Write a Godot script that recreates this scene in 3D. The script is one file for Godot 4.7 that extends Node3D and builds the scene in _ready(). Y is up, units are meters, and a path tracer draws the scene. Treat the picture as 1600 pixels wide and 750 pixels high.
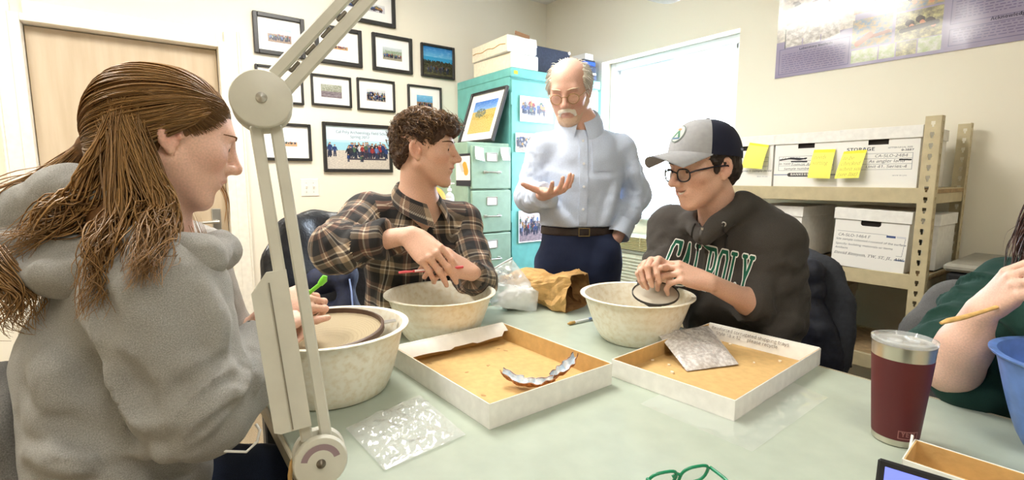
extends Node3D

const UP := Vector3.UP
var M := {}
var w_locks: MB
var p_locks: MB
var m_locks: MB


func _ready() -> void:
	var cam := Camera3D.new()
	cam.name = "camera"
	cam.fov = 51.955
	cam.near = 0.05
	cam.far = 100.0
	add_child(cam)
	cam.position = Vector3(0, 1.267, 0)
	cam.rotation = Vector3(-0.12523, -0.63852, 0)
	cam.current = true

	var sky_mat := ProceduralSkyMaterial.new()
	sky_mat.sky_top_color = Color(0.80, 0.88, 1.0)
	sky_mat.sky_horizon_color = Color(0.95, 0.98, 1.0)
	sky_mat.ground_horizon_color = Color(0.80, 0.82, 0.84)
	sky_mat.ground_bottom_color = Color(0.5, 0.5, 0.48)
	sky_mat.sun_angle_max = 0.0
	sky_mat.energy_multiplier = 16.0
	var sky := Sky.new()
	sky.sky_material = sky_mat
	var env := Environment.new()
	env.background_mode = Environment.BG_SKY
	env.sky = sky
	env.tonemap_mode = Environment.TONE_MAPPER_LINEAR
	env.tonemap_exposure = 1.95
	env.sdfgi_enabled = true
	env.ssao_enabled = true
	env.ssil_enabled = true
	var we := WorldEnvironment.new()
	we.name = "environment"
	we.environment = env
	add_child(we)

	# ceiling light panels, one just behind the camera and three over the room
	for p in [[Vector3(-0.75, 2.765, -1.9), 2.6, "white ceiling light panel near the door wall"], [Vector3(0.9, 2.765, -2.0), 2.8, "white ceiling light panel over the far end of the table"], [Vector3(0.2, 2.765, 0.75), 1.0, "dim white ceiling light panel behind the camera"]]:
		ceiling_light(p[0], p[1], p[2])

	materials()
	people()
	setting()
	wall_pictures()
	cabinets()
	shelving()
	window_side()
	table_and_chairs()
	table_things()
	desk_lamp()
	finish_jobs()


func ceiling_light(p: Vector3, energy: float, label: String) -> void:
	var t := thing("ceiling_light", label, "light", p, "ceiling light panels")
	var f := MB.new()
	for s: float in [-1.0, 1.0]:
		f.box(Vector3(s * 0.3, -0.005, 0), Vector3(0.03, 0.03, 1.23), 0.004)
		f.box(Vector3(0, -0.005, s * 0.6), Vector3(0.57, 0.03, 0.03), 0.004)
	place("frame", f.mesh(), mat(rgb(235, 235, 230), 0.5), t)
	var d := MB.new()
	d.box(Vector3(0, 0.002, 0), Vector3(0.57, 0.012, 1.17), 0.0)
	var e := mat(Color.WHITE, 0.6)
	e.emission_enabled = true
	e.emission = Color(1.0, 0.97, 0.90)
	e.emission_energy_multiplier = 1.5
	place("diffuser", d.mesh(), e, t)
	var l := AreaLight3D.new()
	l.name = "lamp"
	l.area_size = Vector2(0.55, 1.15)
	l.light_color = Color(1.0, 0.985, 0.96)
	l.light_energy = energy
	l.area_range = 12.0
	l.area_attenuation = 2.0
	l.shadow_enabled = true
	t.add_child(l)
	l.position = Vector3(0, -0.03, 0)
	l.rotation = Vector3(-PI / 2, 0, 0)


func materials() -> void:
	M.wall = mat(rgb(236, 229, 211), 0.8)
	M.ceiling = mat(rgb(238, 236, 228), 0.9)
	M.trim_white = grain(rgb(238, 232, 218), 0.01, 0.5)
	M.white_frame = mat(rgb(236, 238, 240), 0.35)
	M.black_frame = grain(rgb(38, 36, 34), 0.1, 0.4, 6.0)
	M.mat_board = mat(rgb(243, 241, 236), 0.5)
	M.steel = mat(rgb(200, 198, 192), 0.3, 0.9)
	M.brass = mat(rgb(196, 178, 130), 0.35, 0.9)
	M.black = mat(rgb(22, 22, 24), 0.5)
	M.card_white = grain(rgb(240, 238, 232), 0.015, 0.75, 5.0)
	M.paper = mat(rgb(248, 246, 240), 0.7)
	M.sticky = mat(rgb(246, 240, 96), 0.7)
	M.sticky.backlight_enabled = true
	M.sticky.backlight = Color(0.3, 0.3, 0.1)


# ---------------------------------------------------------------- the room
func setting() -> void:
	var zA := -3.48
	var xB := 2.96
	var x0 := -2.3
	var z1 := 1.9
	var H := 2.78
	var w := MB.new()
	# wall with the door: opening x -0.475..0.455, up to 2.07
	var dl := -0.475
	var dr := 0.455
	var dt := 2.07
	w.box(Vector3((x0 - 0.2 + dl) / 2, H / 2, zA - 0.1), Vector3(dl - x0 + 0.2, H, 0.2), 0)
	w.box(Vector3((dr + xB + 0.2) / 2, H / 2, zA - 0.1), Vector3(xB + 0.2 - dr, H, 0.2), 0)
	w.box(Vector3((dl + dr) / 2, (dt + H) / 2, zA - 0.1), Vector3(dr - dl, H - dt, 0.2), 0)
	w.box(Vector3((dl + dr) / 2, dt / 2, zA - 0.26), Vector3(dr - dl + 0.4, dt + 0.2, 0.1), 0)
	struct("wall_left", w, M.wall)
	w = MB.new()
	# wall with the window: opening z -2.80..-1.675, y 0.985..2.165
	w.box(Vector3(xB + 0.11, H / 2, (zA - 2.80) / 2), Vector3(0.22, H, zA * -1 - 2.80), 0)
	w.box(Vector3(xB + 0.11, H / 2, (-1.675 + z1) / 2), Vector3(0.22, H, z1 + 1.675), 0)
	w.box(Vector3(xB + 0.11, 0.4925, -2.2375), Vector3(0.22, 0.985, 1.125), 0)
	w.box(Vector3(xB + 0.11, (2.165 + H) / 2, -2.2375), Vector3(0.22, H - 2.165, 1.125), 0)
	struct("wall_right", w, M.wall)
	w = MB.new()
	w.box(Vector3((x0 + xB) / 2, H / 2, z1 + 0.1), Vector3(xB - x0 + 0.4, H, 0.2), 0)
	struct("wall_rear", w, M.wall)
	w = MB.new()
	w.box(Vector3(x0 - 0.1, H / 2, (zA + z1) / 2), Vector3(0.2, H, z1 - zA), 0)
	struct("wall_side", w, M.wall)
	w = MB.new()
	w.box(Vector3((x0 + xB) / 2, H + 0.1, (zA + z1) / 2), Vector3(xB - x0 + 0.6, 0.2, z1 - zA + 0.6), 0)
	struct("ceiling", w, M.ceiling)
	w = MB.new()
	w.box(Vector3((x0 + xB) / 2, -0.1, (zA + z1) / 2), Vector3(xB - x0 + 0.6, 0.2, z1 - zA + 0.6), 0)
	var carpet := grain(rgb(150, 132, 104), 0.35, 0.95, 6.0, 0.25, 0.3, true)
	struct("floor", w, carpet)
	w = MB.new()
	w.box(Vector3((x0 + dl) / 2, 0.05, zA + 0.004), Vector3(dl - x0 - 0.1, 0.1, 0.008), 0.002)
	w.box(Vector3((dr + xB) / 2 + 0.05, 0.05, zA + 0.004), Vector3(xB - dr - 0.1, 0.1, 0.008), 0.002)
	struct("baseboard_left", w, M.black)
	w = MB.new()
	w.box(Vector3(xB - 0.004, 0.05, (zA + z1) / 2), Vector3(0.008, 0.1, z1 - zA - 0.02), 0.002)
	struct("baseboard_right", w, M.black)

	# door
	var d := Node3D.new()
	d.name = "door_1"
	d.set_meta("kind", "structure")
	add_child(d)
	var f := MB.new()
	for s in [dl + 0.022, dr - 0.022]:
		f.box(Vector3(s, dt / 2, zA - 0.06), Vector3(0.044, dt, 0.16), 0.003)
		var sg := -1.0 if s < 0 else 1.0
		f.box(Vector3(s + sg * 0.045, dt / 2 + 0.03, zA + 0.008), Vector3(0.07, dt + 0.06, 0.016), 0.005)
		f.box(Vector3(s + sg * 0.085, dt / 2 + 0.035, zA + 0.01), Vector3(0.012, dt + 0.07, 0.02), 0.004)
	f.box(Vector3((dl + dr) / 2, dt - 0.018, zA - 0.06), Vector3(dr - dl - 0.088, 0.036, 0.16), 0.003)
	f.box(Vector3((dl + dr) / 2, dt + 0.03, zA + 0.007), Vector3(dr - dl - 0.11, 0.07, 0.014), 0.004)
	place("door_frame", f.mesh(), M.trim_white, d)
	var wood := mat(Color.WHITE, 0.45)
	var fine := noise_tex(0.012, rgb(192, 171, 142), rgb(202, 183, 156), 512, 5, 11)
	wood.albedo_texture = fine
	wood.uv1_triplanar = true
	wood.uv1_scale = Vector3(2.6, 0.22, 1.0)
	f = MB.new()
	f.box(Vector3((dl + dr) / 2, dt / 2 - 0.015, zA - 0.085), Vector3(dr - dl - 0.094, dt - 0.05, 0.044), 0.003)
	place("door_panel", f.mesh(), wood, d)
	f = MB.new()
	var hp := Vector3(dr - 0.11, 1.0, zA - 0.06)
	f.box(hp + Vector3(0.0, -0.02, 0.004), Vector3(0.05, 0.2, 0.01), 0.004)
	f.tube([hp, hp + Vector3(0, 0, 0.03), hp + Vector3(0, 0, 0.05)], 0.011, 12)
	f.tube([hp + Vector3(0.008, 0, 0.05), hp + Vector3(-0.05, 0, 0.052), hp + Vector3(-0.12, -0.004, 0.045)], [0.011, 0.0095, 0.008], 12)
	place("door_handle", f.mesh(), M.steel, d)

	# window
	var win := Node3D.new()
	win.name = "window_1"
	win.set_meta("kind", "structure")
	add_child(win)
	var wx := xB + 0.13
	f = MB.new()
	for z in [-2.775, -1.70]:
		f.box(Vector3(wx, 1.575, z), Vector3(0.06, 1.18, 0.05), 0.004)
	f.box(Vector3(wx, 2.138, -2.2375), Vector3(0.06, 0.054, 1.025), 0.004)
	f.box(Vector3(wx, 1.01, -2.2375), Vector3(0.06, 0.05, 1.025), 0.004)
	place("window_frame", f.mesh(), M.white_frame, win)
	f = MB.new()
	f.box(Vector3(wx - 0.012, 1.575, -2.20), Vector3(0.03, 1.075, 0.035), 0.003)
	f.box(Vector3(wx + 0.016, 1.575, -2.235), Vector3(0.025, 1.075, 0.035), 0.003)
	place("mullion", f.mesh(), M.white_frame, win)
	f = MB.new()
	for s in [[-2.17, -1.738, -0.012], [-2.738, -2.235, 0.016]]:
		f.box(Vector3(wx + s[2], 2.095, (s[0] + s[1]) / 2), Vector3(0.026, 0.036, s[1] - s[0]), 0.003)
		f.box(Vector3(wx + s[2], 1.055, (s[0] + s[1]) / 2), Vector3(0.026, 0.036, s[1] - s[0]), 0.003)
		f.box(Vector3(wx + s[2], 1.575, s[1] if s[2] < 0 else s[0]), Vector3(0.026, 1.07, 0.03), 0.003)
	place("sash", f.mesh(), M.white_frame, win)
	var glass := mat(Color(1, 1, 1, 0.06), 0.02)
	glass.transparency = BaseMaterial3D.TRANSPARENCY_ALPHA
	for s in [[-2.17, -1.738, -0.012], [-2.738, -2.235, 0.016]]:
		f = MB.new()
		f.panel(Vector3(wx + s[2], 1.575, (s[0] + s[1]) / 2), Vector3(0, 0, (s[1] - s[0]) / 2), Vector3(0, 0.51, 0))
		place("pane", f.mesh(), glass, win)
	f = MB.new()
	f.box(Vector3(xB + 0.04, 0.975, -2.2375), Vector3(0.2, 0.022, 1.15), 0.005)
	place("window_sill", f.mesh(), M.white_frame, win)
	# the pale paved yard outside
	f = MB.new()
	f.box(Vector3(23.3, -0.3, -2), Vector3(40, 0.2, 60), 0)
	struct("yard", f, grain(rgb(222, 220, 214), 0.05, 0.9, 0.5, 0.02, 0.0, true))

	# light switch
	var sw := Vector3(0.8916, 1.2035, -3.48)
	var t := thing("light_switch", "white double light switch plate on the wall below the framed photographs", "light switch", sw)
	f = MB.new()
	f.box(Vector3(0, 0, 0.003), Vector3(0.116, 0.116, 0.006), 0.003)
	place("plate", f.mesh(), mat(rgb(238, 234, 224), 0.4), t)
	for s in [-1, 1]:
		f = MB.new()
		f.box(Vector3(s * 0.023, 0.004, 0.009), Vector3(0.009, 0.022, 0.012), 0.003, Basis(Vector3.RIGHT, 0.35))
		place("toggle", f.mesh(), mat(rgb(240, 237, 228), 0.4), t)
		f = MB.new()
		for y in [-0.03, 0.03]:
			f.lathe([Vector2(0.0035, 0), Vector2(0.0035, 0.001), Vector2(0, 0.0012)], 10, Transform3D(Basis(Vector3.RIGHT, PI / 2), Vector3(s * 0.023, y, 0.006)))
		place("screw", f.mesh(), M.steel, t)


# ---------------------------------------------------------------- pictures
func crowd(im: Image, x0: int, x1: int, y0: int, y1: int, count: int, r: RandomNumberGenerator, h: float, dark := 0.0) -> void:
	var cloth := [rgb(40, 60, 110), rgb(60, 80, 130), rgb(150, 50, 50), rgb(50, 50, 60), rgb(110, 110, 120), rgb(200, 200, 205), rgb(70, 100, 80), rgb(160, 120, 60), rgb(30, 34, 50), rgb(90, 120, 170)]
	for i in count:
		var x := r.randf_range(x0, x1)
		var y := r.randf_range(y0, y1)
		var hh := h * r.randf_range(0.85, 1.1)
		var c: Color = cloth[r.randi() % cloth.size()].darkened(dark)
		var w := hh * 0.14
		var leg := Color(0.14, 0.16, 0.24).lerp(c, 0.15)
		for sg: float in [-1.0, 1.0]:
			stroke(im, [Vector2(x + sg * w * 0.35, y - hh * 0.45), Vector2(x + sg * w * 0.55, y)], maxf(0.7, hh * 0.055), leg)
			stroke(im, [Vector2(x + sg * w * 0.8, y - hh * 0.78), Vector2(x + sg * w * r.randf_range(0.9, 1.5), y - hh * 0.5)], maxf(0.6, hh * 0.04), c.darkened(0.15))
		stroke(im, [Vector2(x, y - hh * 0.76), Vector2(x, y - hh * 0.5)], maxf(0.9, hh * 0.105), c)
		stroke(im, [Vector2(x, y - hh * 0.96), Vector2(x + 0.1, y - hh * 0.96)], maxf(0.8, hh * 0.07), rgb(70, 50, 36))
		stroke(im, [Vector2(x, y - hh * 0.925), Vector2(x + 0.1, y - hh * 0.925)], maxf(0.7, hh * 0.06), rgb(205, 160, 130).darkened(dark))


func view_image(kind: int, w := 144, h := 96) -> Image:
	var im := blank(w, h, Color.WHITE)
	var r := RandomNumberGenerator.new()
	r.seed = 100 + kind
	var nz := FastNoiseLite.new()
	nz.seed = kind
	nz.frequency = 0.06
	var looks := {
		0: [rgb(150, 190, 225), rgb(205, 220, 235), 0.42, rgb(165, 140, 120), rgb(120, 100, 90)],
		1: [rgb(225, 225, 220), rgb(235, 235, 232), 0.5, rgb(205, 165, 120), rgb(150, 110, 80)],
		2: [rgb(205, 212, 218), rgb(150, 165, 150), 0.55, rgb(165, 160, 140), rgb(125, 120, 105)],
		3: [rgb(40, 120, 190), rgb(110, 180, 215), 0.4, rgb(90, 90, 60), rgb(50, 48, 36)],
		4: [rgb(175, 175, 165), rgb(140, 140, 125), 0.55, rgb(150, 140, 145), rgb(100, 90, 95)],
		5: [rgb(215, 215, 215), rgb(180, 190, 200), 0.4, rgb(180, 165, 150), rgb(140, 130, 120)],
		6: [rgb(120, 180, 215), rgb(90, 150, 195), 0.5, rgb(160, 130, 100), rgb(110, 85, 70)],
		7: [rgb(215, 225, 235), rgb(190, 210, 220), 0.5, rgb(215, 180, 135), rgb(175, 140, 110)],
		8: [rgb(205, 226, 240), rgb(175, 213, 228), 0.4, rgb(215, 205, 190), rgb(175, 165, 155)],
		9: [rgb(70, 120, 200), rgb(140, 180, 225), 0.32, rgb(225, 190, 110), rgb(190, 150, 80)],
		10: [rgb(225, 225, 225), rgb(205, 205, 210), 0.35, rgb(215, 212, 215), rgb(185, 180, 190)],
		11: [rgb(225, 205, 205), rgb(190, 190, 205), 0.35, rgb(170, 150, 155), rgb(120, 110, 120)],
	}
	var k: Array = looks[kind]
	var hz := int(h * float(k[2]))
	for y in h:
		for x in w:
			var c: Color
			if y < hz:
				c = k[0].lerp(k[1], float(y) / hz)
				c = c.lightened(maxf(0, nz.get_noise_2d(x * 0.5, y * 1.6)) * 0.35)
			else:
				c = k[3].lerp(k[4], clampf(0.4 + 0.8 * nz.get_noise_2d(x * 0.8, y * 2.5), 0, 1))
			im.set_pixel(x, y, c)
	match kind:
		0: crowd(im, 10, 134, 62, 84, 80, r, 28)
		1: crowd(im, 16, 128, 66, 80, 26, r, 26)
		2:
			for i in 300:
				var p := Vector2(r.randf_range(20, 140), r.randf_range(26, 56))
				stroke(im, [p, p + Vector2(2, 0)], 2.0, rgb(120, 140, 110).lightened(r.randf() * 0.3))
			crowd(im, 8, 136, 70, 80, 34, r, 26)
		3:
			for y in range(34, 50):
				for x in w:
					im.set_pixel(x, y, rgb(40, 140, 190).lightened(0.2 * absf(nz.get_noise_2d(x, y * 4))))
			for i in 500:
				var p := Vector2(r.randf_range(0, w), r.randf_range(46, 88))
				stroke(im, [p, p + Vector2(r.randf_range(1, 4), 0)], 1.6, rgb(60, 62, 44).darkened(r.randf() * 0.5))
			crowd(im, 20, 125, 78, 88, 24, r, 18, 0.4)
		4:
			for i in 260:
				var p := Vector2(r.randf_range(0, w), r.randf_range(4, 48))
				stroke(im, [p, p + Vector2(3, 2)], 2.2, rgb(120, 128, 105).lerp(rgb(190, 190, 180), r.randf()))
			for i in 24:
				stroke(im, [Vector2(r.randf_range(0, w), 56 + i), Vector2(r.randf_range(0, w), 60 + i)], 1.0, rgb(90, 78, 86).lightened(r.randf() * 0.4))
		5: crowd(im, 8, 136, 50, 92, 80, r, 34)
		6: crowd(im, 16, 132, 70, 84, 30, r, 26, 0.2)
		7: crowd(im, 8, 136, 64, 72, 30, r, 22)
		8: pass
		9:
			for y in range(hz - 6, h):
				for x in w:
					if y > hz + 10 - 26.0 * x / w + 3 * nz.get_noise_2d(x * 2, 5):
						im.set_pixel(x, y, rgb(228, 196, 120).lerp(rgb(190, 160, 80), clampf(0.5 + nz.get_noise_2d(x * 2, y * 3), 0, 1)))
			for i in 420:
				var a := r.randf() * TAU
				var q := sqrt(r.randf())
				var p := Vector2(78 + 50 * q * cos(a), 62 + 22 * q * sin(a))
				stroke(im, [p, p + Vector2(r.randf_range(-5, 5), -r.randf() * 5)], 1.0, rgb(70, 84, 70).lerp(rgb(130, 140, 120), r.randf()))
			for i in 160:
				var p := Vector2(r.randf_range(0, w), r.randf_range(76, 95))
				stroke(im, [p, p + Vector2(1, -4)], 0.9, rgb(214, 170, 60).lerp(rgb(120, 120, 50), r.randf()))
		10: crowd(im, 14, 130, 56, 90, 40, r, 40)
		11: crowd(im, 6, 138, 54, 94, 46, r, 36)
	return im


# a frame hung on a wall: o = centre on the wall, r / u = unit right and up, w x h outside; bar = frame width, border = mat width
func picture(o: Vector3, r: Vector3, u: Vector3, w: float, h: float, bar: float, border: Vector2, im: Image, label: String, group := "", shift := 0.0) -> Node3D:
	var t := thing("framed_photograph", label, "framed photo", Vector3.ZERO, group)
	t.transform = Transform3D(Basis(r, u, r.cross(u)), o)
	var f := MB.new()
	for s: float in [-1.0, 1.0]:
		f.box(Vector3(s * (w - bar) / 2, 0, 0.012), Vector3(bar, h, 0.024), 0.003)
		f.box(Vector3(0, s * (h - bar) / 2, 0.012), Vector3(w - 2 * bar, bar, 0.024), 0.003)
	f.box(Vector3(0, 0, 0.002), Vector3(w - bar, h - bar, 0.004), 0)
	place("frame", f.mesh(), M.black_frame, t)
	if border.x > 0:
		f = MB.new()
		f.panel(Vector3(0, 0, 0.008), Vector3(w / 2 - bar, 0, 0), Vector3(0, h / 2 - bar, 0))
		place("mat_board", f.mesh(), M.mat_board, t)
	f = MB.new()
	f.panel(Vector3(0, shift, 0.009), Vector3(w / 2 - bar - border.x, 0, 0), Vector3(0, h / 2 - bar - border.y, 0))
	place("print", f.mesh(), from_image(im, 0.22), t)
	return t


func wall_pictures() -> void:
	var g := "framed photographs on the left wall"
	var R := Vector3.RIGHT
	var o: Vector3
	# [top left, bottom right on the wall, frame bar, mat, picture, label]
	var all := [
		[Vector3(0.6047, 2.2782, -3.48), Vector3(0.9043, 2.0314, -3.48), 0.026, Vector2(0.055, 0.055), 0, "black framed group photograph with white mat, top left of the wall"],
		[Vector3(0.966, 2.2715, -3.48), Vector3(1.2797, 2.0247, -3.48), 0.026, Vector2(0.07, 0.075), 1, "black framed photograph partly hidden behind the upper lamp arm"],
		[Vector3(1.1039, 2.5553, -3.48), Vector3(1.5329, 2.3304, -3.48), 0.026, Vector2(0.05, 0.06), 10, "topmost black framed photograph, cut off by the picture edge above the lamp arm"],
		[Vector3(1.3533, 2.2783, -3.48), Vector3(1.6567, 2.0244, -3.48), 0.024, Vector2(0.055, 0.06), 2, "dark framed pale hillside group photograph right of the lamp arm"],
		[Vector3(1.728, 2.268, -3.48), Vector3(2.0134, 2.0256, -3.48), 0.017, Vector2(0, 0), 3, "black framed photograph of a blue sea and dark shore without a mat"],
		[Vector3(0.6003, 1.9651, -3.48), Vector3(0.8797, 1.7386, -3.48), 0.014, Vector2(0.05, 0.06), 5, "thin black frame mostly hidden behind the lamp elbow disc"],
		[Vector3(0.9282, 1.9496, -3.48), Vector3(1.1943, 1.7457, -3.48), 0.014, Vector2(0.05, 0.045), 4, "thin black framed photograph of pale trees over a track"],
		[Vector3(1.2343, 1.9589, -3.48), Vector3(1.5118, 1.7396, -3.48), 0.014, Vector2(0.055, 0.055), 5, "thin black framed group photograph with red and blue clothes above the wide one"],
		[Vector3(1.6138, 1.9552, -3.48), Vector3(1.894, 1.7176, -3.48), 0.014, Vector2(0.06, 0.055), 6, "thin black framed seaside group photograph above the curly brown hair"],
		[Vector3(0.6051, 1.6176, -3.48), Vector3(0.9125, 1.378, -3.48), 0.018, Vector2(0.07, 0.075), 7, "black framed beach group photograph between the lower lamp arms and the wide photograph"],
	]
	for a in all:
		o = (a[0] + a[1]) / 2
		var s: Vector3 = (a[1] - a[0]).abs()
		picture(o, R, UP, s.x, s.y, a[2], a[3], view_image(a[4]), a[5], g)
	# the wide one with its title
	var im := view_image(8, 432, 300)
	im.fill_rect(Rect2i(0, 0, 432, 98), rgb(214, 230, 240))
	im.fill_rect(Rect2i(0, 98, 432, 70), rgb(160, 208, 224))
	im.fill_rect(Rect2i(0, 99, 432, 14), rgb(188, 222, 233))
	var r := RandomNumberGenerator.new()
	r.seed = 5
	crowd(im, 140, 412, 190, 226, 64, r, 82)
	crowd(im, 12, 60, 200, 215, 3, r, 88)
	im.fill_rect(Rect2i(150, 222, 260, 12), rgb(70, 66, 76))
	crowd(im, 120, 300, 244, 250, 4, r, 50)
	write(im, "Cal Poly Archaeology Field School", 66, 30, 25, rgb(92, 112, 128))
	write(im, "Spring 2012", 160, 62, 25, rgb(92, 112, 128))
	var p0 := Vector3(0.9872, 1.6429, -3.48)
	var p1 := Vector3(1.4781, 1.3074, -3.48)
	picture((p0 + p1) / 2, R, UP, p1.x - p0.x, p0.y - p1.y, 0.022, Vector2(0, 0), im, "wide framed beach group photograph with printed title, lowest in the middle", g)

	# the poster on the right wall
	var ps := MB.new()
	ps.panel(Vector3.ZERO, Vector3(0, 0, 0.72), Vector3(0, 0.52, 0))
	var pm := from_image(poster_image(), 0.16)
	pm.clearcoat_enabled = true
	pm.clearcoat = 0.6
	pm.clearcoat_roughness = 0.12
	pm.heightmap_enabled = true
	pm.heightmap_texture = noise_tex(0.01, Color.BLACK, Color.WHITE, 256, 2, 4)
	pm.heightmap_scale = 0.5
	var q := place("poster", ps.mesh(), pm, self)
	# lower left corner at the wall point seen at (1211, 123)
	var ll := Vector3(2.96, 1.8319, -1.4486)
	q.position = Vector3(2.955, ll.y + 0.52, ll.z + 0.72)
	mark(q, "large glossy purple research poster with photographs, on the wall above the shelving", "poster")


func poster_image() -> Image:
	var W := 1108
	var H := 800
	var im := blank(W, H, rgb(150, 140, 166))
	var r := RandomNumberGenerator.new()
	r.seed = 9
	var nz := FastNoiseLite.new()
	nz.frequency = 0.02
	# pictures: excavation ground at left, people in the middle, each from noise and figures
	var rects := [[-4, 250, 300, 400, 0], [38, 606, 66, 70, 1], [108, 606, 66, 70, 1], [178, 606, 68, 70, 1], [290, 300, 130, 304, 2], [290, 626, 130, 106, 3], [430, 300, 136, 330, 3], [430, 636, 136, 100, 4], [292, 740, 88, 48, 5], [384, 738, 50, 50, 5], [438, 738, 60, 50, 4], [502, 738, 66, 50, 5]]
	for q in rects:
		var pal: Array = [[rgb(222, 212, 198), rgb(176, 166, 156)], [rgb(228, 222, 216), rgb(160, 150, 142)], [rgb(206, 150, 110), rgb(140, 92, 66)], [rgb(200, 160, 110), rgb(110, 130, 150)], [rgb(196, 186, 130), rgb(110, 104, 84)], [rgb(160, 172, 120), rgb(206, 206, 196)]][q[4]]
		for y in range(q[1], mini(q[1] + q[3], H)):
			for x in range(maxi(q[0], 0), q[0] + q[2]):
				im.set_pixel(x, y, pal[0].lerp(pal[1], clampf(0.5 + 0.9 * nz.get_noise_2d(x * 1.6, y * 2.2) + 0.35 * nz.get_noise_2d(x * 7, y * 7), 0, 1)))
	# people sifting in the middle pictures: dark hair and warm skin
	for p in [[316, 566], [344, 560], [372, 570], [470, 676], [500, 668], [530, 680], [520, 596], [470, 590]]:
		stroke(im, [Vector2(p[0], p[1]), Vector2(p[0] + 5, p[1] + 4)], 11, rgb(52, 36, 30))
		stroke(im, [Vector2(p[0] + 8, p[1] + 12), Vector2(p[0] + 11, p[1] + 18)], 7, rgb(206, 140, 104))
	stroke(im, [Vector2(370, 590), Vector2(400, 602)], 12, rgb(214, 150, 140))
	stroke(im, [Vector2(340, 700), Vector2(410, 690)], 6, rgb(150, 96, 70))
	stroke(im, [Vector2(310, 716), Vector2(350, 690)], 10, rgb(190, 120, 96))
	stroke(im, [Vector2(450, 700), Vector2(550, 690)], 8, rgb(84, 76, 66))
	for i in 26:
		var p := Vector2(r.randf_range(10, 280), r.randf_range(470, 590))
		stroke(im, [p, p + Vector2(r.randf_range(4, 26), r.randf_range(-6, 4))], r.randf_range(2, 6), rgb(150, 140, 132).darkened(r.randf() * 0.25))
	im.fill_rect(Rect2i(34, 600, 3, 80), rgb(40, 40, 40))
	# text blocks with rounded outlines
	for b in [[15, 682, 268, 104], [588, 240, 420, 470], [588, 728, 420, 54]]:
		for e in [[0, 0, 1, 0], [1, 0, 1, 1], [1, 1, 0, 1], [0, 1, 0, 0]]:
			stroke(im, [Vector2(b[0] + b[2] * e[0], b[1] + b[3] * e[1]), Vector2(b[0] + b[2] * e[2], b[1] + b[3] * e[3])], 1.2, rgb(96, 88, 122))
	write(im, "Laboratory Methods", 95, 686, 13, rgb(40, 36, 60), "Droid Sans", 700)
	write(im, "Acknowledgements", 690, 710, 14, rgb(40, 36, 60), "Droid Sans", 700)
	for b in [[26, 704, 246, 9], [598, 250, 400, 50], [598, 732, 400, 5]]:
		for i in b[3]:
			var x := float(b[0])
			while x < b[0] + b[2] - 8:
				var l := r.randf_range(5, 22)
				im.fill_rect(Rect2i(int(x), b[1] + i * 9, int(minf(l, b[0] + b[2] - x)), 3), rgb(112, 102, 134))
				x += l + 4
	return im



# ---------------------------------------------------------------- cabinets on the left wall
func file_cabinet(o: Vector3, w: float, h: float, dep: float, count: int, m: Material, mi: Material, label: String) -> Node3D:
	# o = front bottom centre; the front looks along +z
	var t := thing("filing_cabinet", label, "filing cabinet", o)
	var b := MB.new()
	b.box(Vector3(0, h / 2, -dep / 2 - 0.018), Vector3(w, h, dep - 0.036), 0.004)
	place("body", b.mesh(), m, t)
	var dh := (h - 0.05) / count
	for i in count:
		var y := 0.03 + dh * (i + 0.5)
		b = MB.new()
		b.box(Vector3(0, y, -0.009), Vector3(w - 0.02, dh - 0.01, 0.02), 0.005)
		var d := place("drawer", b.mesh(), m, t)
		b = MB.new()
		b.tube([Vector3(-0.055, y - 0.03, 0.0), Vector3(-0.055, y - 0.03, 0.028), Vector3(-0.05, y - 0.03, 0.034), Vector3(0.05, y - 0.03, 0.034), Vector3(0.055, y - 0.03, 0.028), Vector3(0.055, y - 0.03, 0.0)], 0.0055, 8)
		b.box(Vector3(-0.055, y - 0.03, 0.003), Vector3(0.024, 0.02, 0.006), 0.002)
		b.box(Vector3(0.055, y - 0.03, 0.003), Vector3(0.024, 0.02, 0.006), 0.002)
		place("handle", b.mesh(), M.steel, d)
		b = MB.new()
		for s: float in [-1.0, 1.0]:
			b.box(Vector3(s * 0.041, y + dh * 0.24, 0.003), Vector3(0.006, 0.055, 0.006), 0.002)
			b.box(Vector3(0, y + dh * 0.24 + s * 0.0265, 0.003), Vector3(0.082, 0.006, 0.006), 0.002)
		place("label_holder", b.mesh(), M.steel, d)
		b = MB.new()
		b.box(Vector3(0, y + dh * 0.24, 0.002), Vector3(0.076, 0.048, 0.001), 0)
		place("label_card", b.mesh(), mi, d)
	return t


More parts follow.
